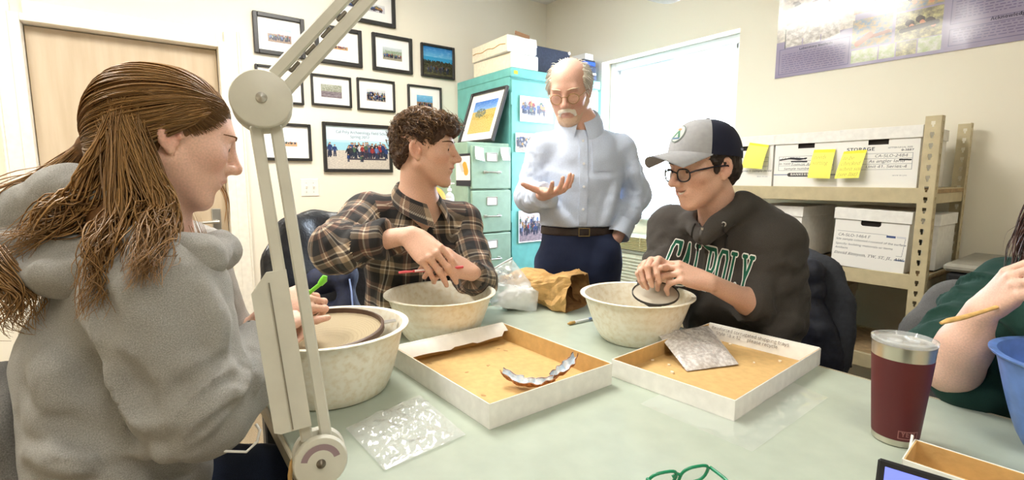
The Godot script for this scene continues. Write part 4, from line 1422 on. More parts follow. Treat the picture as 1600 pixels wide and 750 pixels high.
func small_things() -> void:
	# brush lying by the third basin
	var a := Vector3(1.0732, 0.796, -1.1419)
	var c := Vector3(1.1842, 0.797, -1.1379)
	var d := (c - a).normalized()
	var t := thing("small_brush", "small brush with tan tip and clear blue handle lying left of the hooded man's basin", "brush", Vector3(a.x, TOP, a.z))
	var b := MB.new()
	b.tube([a, a + d * 0.012, a + d * 0.03], [0.002, 0.006, 0.005], 10)
	part("bristles", b, grain(rgb(176, 138, 78), 0.15, 0.8), t)
	b = MB.new()
	b.tube([a + d * 0.03, a + d * 0.05, c], [0.005, 0.0045, 0.004], 10)
	part("handle", b, mat(rgb(226, 228, 230), 0.2), t)
	b = MB.new()
	b.tube([c - d * 0.02, c + d * 0.03], [0.0048, 0.0045], 10)
	part("grip", b, mat(rgb(120, 142, 190), 0.3), t)

	# green spectacles at the bottom edge
	var gl := thing("spectacles", "spectacles with green plastic rims lying at the bottom edge of the photo", "glasses", Vector3(0.6602, 0.79, -0.4194))
	var gm := mat(Color(0.10, 0.52, 0.36), 0.25)
	var R := Vector3(0.93, 0, 0.36).normalized()
	var Q := Vector3(-0.1, 0.9, 0.35).normalized()
	for s in [0, 1]:
		b = MB.new()
		var o := Vector3(0.6452, 0.812, -0.4048) + R * (0.056 * (0 if s else -1)) + R * 0.004
		var pts := []
		for i in 25:
			var an := TAU * i / 24.0
			pts.append(o + R * 0.024 * signf(cos(an)) * pow(absf(cos(an)), 0.7) + Q * 0.019 * signf(sin(an)) * pow(absf(sin(an)), 0.7))
		b.tube(pts, 0.0026, 6, false)
		part("rim", b, gm, gl)
		b = MB.new()
		b.poly(pts.slice(0, 24), R.cross(Q))
		part("lens", b, film(0.1, 0.02), gl)
		b = MB.new()
		var h := o + R * (0.027 if s else -0.027) + Q * 0.01
		var bk := R.cross(Q)
		bk.y = 0
		bk = bk.normalized()
		b.tube([h, h + bk * 0.03 + UP * 0.002, h + bk * 0.11 - UP * 0.006, h + bk * 0.14 - UP * 0.02], 0.0028, 6)
		part("temple", b, gm, gl)
	b = MB.new()
	var bo := Vector3(0.6452, 0.812, -0.4048) + R * -0.027
	b.tube([bo - R * 0.008 + Q * 0.004, bo + Q * 0.009, bo + R * 0.008 + Q * 0.004], 0.0026, 6)
	part("bridge", b, gm, gl)

	# laptop with lit screen, its upper left corner in view
	var p0 := Vector3(0.681, 0.935, -0.1824)
	var pr := Vector3(0.6943, 0.935, -0.1205)
	var ex := (pr - p0).normalized()
	var back := UP.cross(ex).normalized()
	if back.dot(p0) < 0.0:
		back = -back
	var up := (UP + back * 0.35).normalized()
	var out := ex.cross(up).normalized()
	if out.dot(p0) > 0.0:
		out = -out
	var W := 0.26
	var hgt := (0.935 - TOP - 0.012) / up.y
	var ph := thing("laptop", "black laptop with a glowing blue violet screen, cut off by the bottom right edge", "laptop", p0 + ex * W / 2 - up * hgt - UP * 0.012)
	var bs := Basis(ex, up, ex.cross(up))
	b = MB.new()
	b.box(p0 + ex * W / 2 - up * hgt / 2 - out * 0.003, Vector3(W, hgt, 0.006), 0.0025, bs)
	part("screen_lid", b, mat(rgb(20, 20, 24), 0.4), ph)
	b = MB.new()
	b.panel(p0 + ex * W / 2 - up * hgt / 2 + out * 0.0006, ex * (W / 2 - 0.0075) * (1.0 if ex.cross(up).dot(out) > 0 else -1.0), up * (hgt / 2 - 0.0075))
	var sm := mat(rgb(40, 44, 90), 0.2)
	sm.emission_enabled = true
	sm.emission = rgb(120, 132, 240)
	sm.emission_energy_multiplier = 0.8
	part("screen", b, sm, ph)
	b = MB.new()
	var kb := p0 + ex * W / 2 - up * hgt
	kb.y = TOP + 0.007
	b.box(kb + (Basis(ex, UP, ex.cross(UP)) * Vector3(0, 0, 0.09 * signf(ex.cross(UP).dot(out)))), Vector3(W, 0.013, 0.18), 0.003, Basis(ex, UP, ex.cross(UP)))
	part("keyboard_base", b, mat(rgb(26, 26, 30), 0.5), ph)
	var l := AreaLight3D.new()
	l.name = "screen_light"
	l.area_size = Vector2(W - 0.02, hgt - 0.02)
	l.light_color = Color(0.5, 0.55, 1.0)
	l.light_energy = 0.008
	l.area_range = 8.0
	l.area_attenuation = 2.0
	l.shadow_enabled = true
	ph.add_child(l)
	l.position = p0 + ex * W / 2 - up * hgt / 2 + out * 0.004 - ph.position
	l.basis = Basis(up.cross(out), up, out)
	l.rotate_object_local(Vector3.UP, PI)


# ---------------------------------------------------------------- the jointed magnifier lamp on the table's edge
func desk_lamp() -> void:
	var paint := grain(rgb(202, 199, 184), 0.015, 0.42, 3.0)
	var b0 := Vector3(0.1755, 0.8643, -0.7041)
	var t := thing("magnifier_lamp", "large cream jointed magnifier lamp clamped to the near left table edge", "lamp", Vector3(b0.x, TOP, b0.z))
	var el := Vector3(0.1431, 1.3754, -0.7894)
	var axis := Vector3(-0.19, 0.1, 0.97).normalized()   # the joints' pins point to the room's near right
	var disc := func(o: Vector3, r: float, w: float) -> MB:
		var m := MB.new()
		var up := axis.cross(Vector3.UP).cross(axis).normalized()
		var bs := Basis(up.cross(axis).normalized(), axis, up)
		if bs.determinant() < 0:
			bs.x = -bs.x
		m.lathe([Vector2(0, -w / 2), Vector2(r * 0.95, -w / 2), Vector2(r, -w / 2 + 0.003), Vector2(r, w / 2 - 0.004), Vector2(r * 0.94, w / 2), Vector2(r * 0.2, w / 2 + 0.003), Vector2(0, w / 2 + 0.003)], 48, Transform3D(bs, o))
		return m
	var lo_dir := (b0 - el).normalized()
	var lo_side := lo_dir.cross(axis).normalized()
	# elbow
	part("elbow_disc", disc.call(el + axis * 0.012, 0.0405, 0.012), paint, t)
	part("elbow_disc", disc.call(el - axis * 0.030, 0.0405, 0.012), paint, t)
	part("elbow_spacer", disc.call(el - axis * 0.009, 0.030, 0.036), paint, t)
	part("elbow_screw", disc.call(el + axis * 0.0205, 0.0075, 0.006), M.steel, t)
	part("base_disc", disc.call(b0 + axis * 0.012, 0.037, 0.012), paint, t)
	part("base_disc", disc.call(b0 - axis * 0.022, 0.037, 0.012), paint, t)
	part("base_spacer", disc.call(b0 - axis * 0.005, 0.02, 0.03), paint, t)
	part("base_screw", disc.call(b0 + axis * 0.0205, 0.0065, 0.006), mat(rgb(120, 112, 100), 0.4, 0.8), t)
	var m := MB.new()
	var up := axis.cross(Vector3.UP).cross(axis).normalized()
	var rt := up.cross(axis)
	var prof := []
	for k in 2:
		var row := []
		for i in 15:
			var a := PI * (0.08 + 0.84 * i / 14.0)
			row.append(b0 + axis * 0.0198 + (rt * cos(a) + up * sin(a)) * (0.027 if k else 0.017))
		prof.append(row)
	m.sheet(prof, 1.0)
	if m.n[4].dot(axis) < 0:
		m = MB.new()
		m.sheet(prof, -1.0)
	part("arc_label", m, mat(rgb(146, 124, 128), 0.6), t)
	# lower arm: two parallel bars
	for s: float in [-1.0, 1.0]:
		m = MB.new()
		var p: Vector3 = el + lo_side * s * 0.0135 + lo_dir * 0.034 - axis * 0.008
		var q: Vector3 = b0 + lo_side * s * 0.0125 - lo_dir * 0.026 - axis * 0.006
		var bs := Basis(lo_side, lo_dir, lo_side.cross(lo_dir))
		m.box((p + q) / 2, Vector3(0.0165, p.distance_to(q), 0.013), 0.0025, bs)
		part("lower_bar", m, paint, t)
	# ballast housing along the left bar
	m = MB.new()
	var ln := el.distance_to(b0)
	var hs := -lo_side if (-lo_side).dot(Vector3(0.803, 0, 0.596)) < 0 else lo_side
	var ho := el + lo_dir * (ln * 0.465)
	var hl := 0.225
	var pts := PackedVector2Array([Vector2(0.004, 0), Vector2(0.03, 0.0), Vector2(0.052, 0.026), Vector2(0.052, hl - 0.004), Vector2(0.044, hl), Vector2(0.004, hl)])
	m.prism(pts, -0.017, 0.013, Transform3D(Basis(hs, lo_dir, hs.cross(lo_dir)), ho))
	part("ballast_housing", m, paint, t)
	m = MB.new()
	m.box(ho + hs * 0.028 + lo_dir * hl * 0.52 + axis * 0.0175, Vector3(0.0016, hl * 0.92, 0.001), 0, Basis(hs, lo_dir, hs.cross(lo_dir)))
	part("housing_seam", m, mat(rgb(120, 114, 98), 0.6), t)
	# upper arm
	var ue := Vector3(0.495, 1.7931, -0.7192)
	var hi_dir := (ue - el).normalized()
	var hi_side := hi_dir.cross(axis).normalized()
	for s: float in [-1.0, 1.0]:
		m = MB.new()
		var p: Vector3 = el + hi_side * s * 0.0125 + hi_dir * 0.02 - axis * 0.004
		var q: Vector3 = ue + hi_side * s * 0.0125 - axis * 0.004
		m.box((p + q) / 2, Vector3(0.0175, p.distance_to(q), 0.013), 0.0025, Basis(hi_side, hi_dir, hi_side.cross(hi_dir)))
		part("upper_bar", m, paint, t)
	m = MB.new()
	for i in 12:
		m.box(el + hi_dir * (0.07 + 0.035 * i) - axis * 0.006, Vector3(0.005, 0.02, 0.004), 0.001, Basis(hi_side, hi_dir, hi_side.cross(hi_dir)))
	part("spring", m, mat(rgb(110, 104, 92), 0.5, 0.6), t)
	part("head_joint", disc.call(ue, 0.034, 0.034), paint, t)
	# head: a shallow round hood with lens ring
	var hd := Vector3(0.7916, 1.675, -0.6688)
	m = MB.new()
	m.tube([ue, ue.lerp(hd, 0.3) + UP * 0.06, hd + UP * 0.05], 0.01, 10)
	part("neck", m, paint, t)
	var hb := Basis(Vector3(-0.8, 0, 0.6).normalized(), -0.5)
	m = MB.new()
	m.lathe([Vector2(0.07, -0.02), Vector2(0.105, -0.02), Vector2(0.112, -0.012), Vector2(0.108, 0.02), Vector2(0.08, 0.045), Vector2(0.0, 0.052)], 48, Transform3D(hb, hd))
	m.lathe([Vector2(0.07, -0.02), Vector2(0.068, 0.01), Vector2(0.0, 0.02)], 48, Transform3D(hb, hd), -1.0)
	part("lamp_head", m, paint, t)
	m = MB.new()
	m.lathe([Vector2(0.0, -0.012), Vector2(0.05, -0.014), Vector2(0.069, -0.016)], 40, Transform3D(hb, hd), -1.0)
	part("lens", m, film(0.08, 0.03), t)
	# clamp and bracket
	m = MB.new()
	m.tube([b0 - UP * 0.02, Vector3(b0.x, TOP + 0.004, b0.z)], 0.011, 12)
	m.box(Vector3(b0.x - 0.005, TOP + 0.006, b0.z + 0.01), Vector3(0.075, 0.012, 0.07), 0.004)
	m.box(Vector3(0.158, TOP - 0.03, b0.z + 0.01), Vector3(0.012, 0.08, 0.05), 0.003)
	m.box(Vector3(0.185, TOP - 0.066, b0.z + 0.01), Vector3(0.06, 0.01, 0.05), 0.003)
	part("clamp", m, mat(rgb(150, 144, 128), 0.4, 0.5), t)
	# cord
	m = MB.new()
	var cd := Curve3D.new()
	for p in [Vector3(0.1653, 0.8767, -0.7387), Vector3(0.155, 0.8625, -0.7441), Vector3(0.1452, 0.8493, -0.743), Vector3(0.1395, 0.8364, -0.7327), Vector3(0.1374, 0.8044, -0.7229)]:
		cd.add_point(p)
	var cp := []
	for p in cd.get_baked_points():
		if cp.is_empty() or p.distance_to(cp[-1]) > 0.008:
			cp.append(p)
	m.tube(cp, 0.0032, 8)
	part("cord", m, mat(rgb(190, 152, 92), 0.6), t)



# ---------------------------------------------------------------- people
func frame(o: Vector3, fwd: Vector3, up := Vector3.UP, s := 1.0) -> Transform3D:
	fwd = fwd.normalized()
	var left := up.cross(fwd).normalized()
	return Transform3D(Basis(left * s, fwd.cross(left).normalized() * s, fwd * s), o)


# a head in its own frame: +z is where the face looks, +y the crown, +x the person's left
func head(s: Sdf, X: Transform3D, o := {}) -> void:
	s.xf = X
	var jw: float = o.get("jaw", 1.0)
	s.ell(Vector3(0, 0.036, -0.012), Vector3(0.075, o.get("crown", 0.08), 0.096), 0.01)
	s.ell(Vector3(0, -0.02, 0.034), Vector3(0.062, 0.085, 0.056), 0.03)
	for x: float in [-1.0, 1.0]:
		s.cap(Vector3(x * 0.054 * jw, -0.045, 0.0), Vector3(x * 0.02 * jw, -0.098 + o.get("short", 0.0), 0.062 + minf(0.0, o.get("chin", 0.0))), 0.017, 0.017, 0.03)
		s.ell(Vector3(x * 0.043, -0.014, 0.055), Vector3(0.022, 0.02, 0.025), 0.025)
	s.ell(Vector3(0, -0.102 + o.get("short", 0.0), 0.07 + o.get("chin", 0.0)), Vector3(0.02, 0.016, 0.015), 0.02)
	s.ell(Vector3(0, -0.055, 0.068), Vector3(0.03, 0.026, 0.024), 0.02)
	s.cap(Vector3(-0.032, 0.026, 0.076), Vector3(0.032, 0.026, 0.076), 0.012, 0.012, 0.02)
	# eye hollows, then lids
	for x: float in [-1.0, 1.0]:
		s.cut(s.ell(Vector3(x * 0.032, 0.006, 0.094), Vector3(0.019, 0.012, 0.014), 0.014))
		s.ell(Vector3(x * 0.032, 0.005, 0.0735), Vector3(0.0155, 0.0135, 0.0138), 0.006)
		if not o.get("closed", false):
			s.cut(s.ell(Vector3(x * 0.032, 0.0035, 0.0885), Vector3(0.0125, 0.0042, 0.008), 0.002))
	# nose
	var nl: float = o.get("nose", 1.0)
	s.ell(Vector3(0, -0.002, 0.081), Vector3(0.0125, 0.032, 0.0125), 0.006)
	s.cap(Vector3(0, 0.016, 0.088), Vector3(0, -0.022, 0.098 + 0.012 * nl), 0.0075, 0.0095, 0.012)
	s.ell(Vector3(0, -0.0265, 0.099 + 0.011 * nl), Vector3(0.0115, 0.0105, 0.0115), 0.008)
	for x: float in [-1.0, 1.0]:
		s.ell(Vector3(x * 0.0115, -0.03, 0.094 + 0.006 * nl), Vector3(0.0075, 0.0075, 0.0095), 0.007)
		s.cut(s.ell(Vector3(x * 0.0058, -0.0402, 0.098 + 0.008 * nl), Vector3(0.003, 0.0035, 0.004), 0.003))
	s.cap(Vector3(0, -0.033, 0.099), Vector3(0, -0.046, 0.088), 0.0065, 0.007, 0.006)
	for x: float in [-1.0, 1.0]:
		s.cap(Vector3(x * 0.011, -0.029, 0.094 + 0.004 * nl), Vector3(x * 0.0135, -0.033, 0.08), 0.0075, 0.009, 0.006)
	# mouth
	var lift: float = o.get("smile", 0.0)
	s.cap(Vector3(-0.02, -0.0555 + lift, 0.0835 - lift * 0.6), Vector3(0, -0.0545, 0.0935), 0.0048, 0.0062, 0.006)
	s.cap(Vector3(0.02, -0.0555 + lift, 0.0835 - lift * 0.6), Vector3(0, -0.0545, 0.0935), 0.0048, 0.0062, 0.006)
	s.cap(Vector3(-0.014, -0.0655 + lift * 0.5, 0.086), Vector3(0.014, -0.0655 + lift * 0.5, 0.086), 0.0062, 0.0062, 0.007)
	for x: float in [-1.0, 1.0]:
		var gap: float = o.get("open", 0.0)
		s.cut(s.cap(Vector3(x * 0.021, -0.0605 + lift, 0.0875 - lift * 0.6), Vector3(0, -0.0605, 0.0985), 0.002 + gap * 0.3, 0.0022 + gap, 0.003))
	# ears
	for x: float in [-1.0, 1.0]:
		var b := Basis(Vector3.UP, -x * 0.38) * Basis(Vector3.RIGHT, -0.2)
		s.ell(Vector3(x * 0.077, -0.002, -0.014), Vector3(0.0065, 0.0315, 0.0195), 0.006, b)
		s.cut(s.ell(Vector3(x * 0.0838, 0.001, -0.010), Vector3(0.0072, 0.020, 0.0115), 0.003, b))
		s.ell(Vector3(x * 0.0775, -0.003, 0.002), Vector3(0.005, 0.007, 0.004), 0.004, b)
		s.ell(Vector3(x * 0.0755, -0.029, -0.006), Vector3(0.005, 0.008, 0.008), 0.004, b)
	# colour of the skin itself
	var lip: Color = o.get("lip", Color(0.62, 0.26, 0.22))
	s.paint(Vector3(0, -0.0555 + lift * 0.4, 0.09), Vector3(0.021, 0.0055, 0.012), lip, 0.5)
	s.paint(Vector3(0, -0.0655 + lift * 0.4, 0.09), Vector3(0.016, 0.006, 0.012), lip, 0.5)
	var flush: Color = o.get("flush", Color(0.85, 0.42, 0.33, 0.4))
	for x: float in [-1.0, 1.0]:
		s.paint(Vector3(x * 0.045, -0.028, 0.065), Vector3(0.03, 0.026, 0.04), flush, 0.9)
		s.paint(Vector3(x * 0.08, -0.002, -0.012), Vector3(0.02, 0.034, 0.03), flush, 0.6)
	s.paint(Vector3(0, -0.026, 0.108), Vector3(0.018, 0.02, 0.02), flush, 0.9)
	s.xf = Transform3D()


func eyes(t: Node3D, X: Transform3D, look: Vector3, iris: Color) -> void:
	for x: float in [-1.0, 1.0]:
		var b := MB.new()
		b.colored = true
		var o := Vector3(x * 0.032, 0.0045, 0.0735)
		var d := look.normalized()
		var u := Vector3(0.1, 1, 0).cross(d).normalized()
		var w := d.cross(u)
		var rows := []
		for i in 17:
			var ph := PI * pow(i / 16.0, 1.3)
			var row := []
			for k in 19:
				var a := TAU * (k % 18) / 18.0
				row.append(X * (o + (d * cos(ph) + (u * cos(a) + w * sin(a)) * sin(ph)) * 0.0123))
			rows.append(row)
		b.sheet(rows, 1.0, true)
		for i in 17:
			var c := Color(0.80, 0.76, 0.72)
			if i < 4:
				c = Color(0.01, 0.01, 0.01)
			elif i < 7:
				c = iris
			for k in 19:
				b.c[i * 19 + k] = c
		var m := mat(Color.WHITE, 0.12)
		m.vertex_color_use_as_albedo = true
		part("eye", b, m, t)


func brows(s: Sdf, t: Node3D, X: Transform3D, col: Color, thick := 1.0, raise := 0.0) -> void:
	var fw := X.basis.z.normalized()
	for x: float in [-1.0, 1.0]:
		var b := MB.new()
		var pts := []
		var rad := []
		for i in 9:
			var k := i / 8.0
			var out := (fw + X.basis.x.normalized() * x * 0.7 * k).normalized()
			pts.append(s.hit(X * Vector3(x * (0.013 + 0.036 * k), 0.0275 + raise + 0.0035 * sin(k * PI), 0.08 - 0.02 * k * k) + out * 0.05, -out) + out * 0.0006)
			rad.append(0.0032 * thick * X.basis.get_scale().x * (0.5 + sin(PI * clampf(k * 0.85 + 0.12, 0, 1)) * 0.7))
		b.tube(pts, rad, 8, true, 0.8)
		part("eyebrow", b, grain(col, 0.3, 0.9, 30.0, 0.1), t)


# a hand. W: wrist; x: along the palm to the fingers; y: out of the back of the hand; left: which hand
# curl: per finger [first, second, third] bends in radians, spread in curl[5]; thumb = [direction in hand axes, bend]
func hand(s: Sdf, w: Vector3, x: Vector3, y: Vector3, left: bool, curl: Array, thumb: Array, size := 1.0) -> Array:
	x = x.normalized()
	y = (y - x * y.dot(x)).normalized()
	var z := x.cross(y) * (1.0 if left else -1.0)
	var B := Basis(x * size, y * size, z * size)
	var P := func(a: float, b: float, c: float) -> Vector3: return w + B * Vector3(a, b, c)
	s.xf = Transform3D()
	var mcp := [Vector3(0.088, 0.004, 0.026), Vector3(0.093, 0.006, 0.005), Vector3(0.088, 0.004, -0.016), Vector3(0.079, 0.0, -0.034)]
	var len := [[0.045, 0.027, 0.022], [0.05, 0.031, 0.023], [0.046, 0.029, 0.023], [0.036, 0.022, 0.02]]
	var k := size
	for i in 4:
		var m: Vector3 = mcp[i]
		s.fcap(P.call(0.004, 0, m.z * 0.45), P.call(m.x - 0.002, m.y - 0.002, m.z), 0.0175 * k, 0.0125 * k, y, 0.8, 0.012 * k)
	s.fcap(P.call(0.018, -0.006, 0.014), P.call(0.05, -0.008, 0.026), 0.018 * k, 0.013 * k, y, 0.85, 0.012 * k)
	s.cap(P.call(0.03, -0.007, -0.02), P.call(0.06, -0.006, -0.028), 0.013 * k, 0.0115 * k, 0.012 * k)
	var tips := []
	for i in 4:
		var p: Vector3 = P.call(mcp[i].x, mcp[i].y, mcp[i].z)
		var bend: Array = curl[i]
		var ang := 0.0
		var sp: float = (1.5 - i) * (curl[4] if curl.size() > 4 else 0.06)
		var r0 := (0.0094 if i < 3 else 0.0082) * k
		for j in 3:
			ang += bend[j]
			var d := (x * cos(ang) - y * sin(ang) + z * sin(sp) * cos(ang)).normalized()
			var q: Vector3 = p + d * len[i][j] * k
			s.cap(p, q, r0 * (1.0 - 0.09 * j), r0 * (0.93 - 0.10 * j), 0.0035 * k)
			if j == 1:
				s.ell(p + y * 0.0008, Vector3.ONE * r0 * 1.0, 0.004 * k)
			p = q
		tips.append(p)
	var td: Vector3 = thumb[0].normalized()
	var p: Vector3 = P.call(0.024, -0.006, 0.022)
	var q: Vector3 = p + (B * td) * 0.044
	s.cap(p, q, 0.0145 * k, 0.0108 * k, 0.012 * k)
	var td2: Vector3 = (td + Vector3(0.55, -0.1, -0.6) * thumb[1]).normalized()
	var q2: Vector3 = q + (B * td2) * 0.033
	s.cap(q, q2, 0.0106 * k, 0.0096 * k, 0.004 * k)
	var td3: Vector3 = (td2 + Vector3(0.5, -0.15, -0.55) * thumb[1]).normalized()
	var q3: Vector3 = q2 + (B * td3) * 0.026
	s.cap(q2, q3, 0.0096 * k, 0.0076 * k, 0.004 * k)
	tips.append(q3)
	return tips


func forearm(s: Sdf, e: Vector3, w: Vector3, r: float, y: Vector3) -> void:
	s.cap(e, e.lerp(w, 0.45), r, r * 0.92, 0.02)
	s.fcap(e.lerp(w, 0.4), w, r * 0.9, r * 0.62, y.normalized(), 0.82, 0.02)


func skin_mat() -> StandardMaterial3D:
	if not M.has("skin"):
		var m := mat(Color.WHITE, 0.48)
		m.vertex_color_use_as_albedo = true
		m.subsurf_scatter_enabled = true
		m.subsurf_scatter_strength = 0.12
		m.albedo_texture = shared_noise(0.9, 0.1, 3)
		m.uv1_triplanar = true
		m.uv1_scale = Vector3.ONE * 9.0
		M.skin = m
	return M.skin


func new_sdf(cell: float, col := Color.WHITE) -> Sdf:
	var s := Sdf.new()
	s.cell = cell
	s.base_col = col
	s.noise = FastNoiseLite.new()
	s.noise.seed = 11
	s.noise.frequency = 8.0
	s.noise.fractal_octaves = 3
	return s


# a patch of cloth laid on the surface of s: o + grid of r, u; looked at along -n
func patch(s: Sdf, o: Vector3, r: Vector3, u: Vector3, n: Vector3, nu: int, nv: int, lift: float, both := true) -> MB:
	var rows := []
	for j in nv + 1:
		var row := []
		for i in nu + 1:
			var p := o + r * (2.0 * i / nu - 1.0) + u * (1.0 - 2.0 * j / nv)
			row.append(s.hit(p + n * 0.16, -n) + n * lift)
		rows.append(row)
	var b := MB.new()
	b.sheet(rows, 1.0)
	if b.n[b.n.size() / 2].dot(n) < 0:
		b = MB.new()
		b.sheet(rows, -1.0)
	# a thin edge down to the cloth
	if both:
		var rim := []
		for i in nu + 1:
			rim.append(rows[0][i])
		for j in range(1, nv + 1):
			rim.append(rows[j][nu])
		for i in range(nu - 1, -1, -1):
			rim.append(rows[nv][i])
		for j in range(nv - 1, -1, -1):
			rim.append(rows[j][0])
		var low := []
		for p in rim:
			low.append(p - n * (lift + 0.004))
		var cen := o
		for i in rim.size() - 1:
			var mid: Vector3 = (rim[i] + rim[i + 1]) / 2
			b.poly([rim[i], rim[i + 1], low[i + 1], low[i]], (mid - cen) - n * (mid - cen).dot(n))
	return b


# a soft fold (or a crease, with cut) running over the surface of s near a and b; side = from which side the surface is met
func fold(s: Sdf, a: Vector3, b: Vector3, r: float, k := 0.02, crease := false, side := Vector3.ZERO) -> void:
	var L := s.T.size()
	var pts := []
	for i in 6:
		var p := a.lerp(b, i / 5.0)
		var d := side.normalized() if side != Vector3.ZERO else (Vector3(0, 1.267, 0) - p).normalized()
		pts.append(s.hit(p + d * 0.22, -d) - d * (r * 0.45 if not crease else -r * 0.25))
	for i in 5:
		var r0 := r * (0.45 + 0.55 * sin(PI * (i + 0.3) / 5.6))
		var r1 := r * (0.45 + 0.55 * sin(PI * (i + 1.3) / 5.6))
		var c := s.cap(pts[i], pts[i + 1], r0, r1, k)
		if crease:
			s.cut(c)


# locks of hair as tapering tubes
func lock(b: MB, pts: Array, r: float, sides := 3) -> void:
	var c := Curve3D.new()
	for i in pts.size():
		var t := Vector3.ZERO
		if i > 0 and i < pts.size() - 1:
			t = (pts[i + 1] - pts[i - 1]) / 6.0
		c.add_point(pts[i], -t, t)
	var L := c.get_baked_length()
	var n := clampi(int(L / 0.012), 5, 34)
	var path := []
	var rad := []
	for i in n + 1:
		var k := float(i) / n
		path.append(c.sample_baked(L * k, true))
		rad.append(r * (0.25 + 0.75 * minf(1.0, k * 4.0)) * (1.0 if k < 0.6 else 1.0 - (k - 0.6) / 0.4 * 0.85))
	b.tube(path, rad, sides, false, 0.6)


func hair_mat(spread := 0.5) -> StandardMaterial3D:
	var m := mat(Color.WHITE, 0.42)
	m.vertex_color_use_as_albedo = true
	return m


func jv(r: RandomNumberGenerator, a: float) -> Vector3:
	return Vector3(r.randf_range(-a, a), r.randf_range(-a, a), r.randf_range(-a, a))


func heather(c: Color, scale := 7.0) -> StandardMaterial3D:
	var m := mat(c * 1.14, 0.95)
	m.albedo_color.a = 1.0
	m.albedo_texture = shared_noise(0.74, 0.25, 3)
	m.uv1_triplanar = true
	m.uv1_scale = Vector3.ONE * scale
	m.heightmap_enabled = true
	m.heightmap_texture = shared_noise(0.0, 0.75, 7)
	m.heightmap_scale = 0.015
	m.rim_enabled = true
	m.rim = 0.15
	return m


func people() -> void:
	woman()
	woman_brush()
	plaid_man()
	tall_man()
	cap_man()
	green_girl()



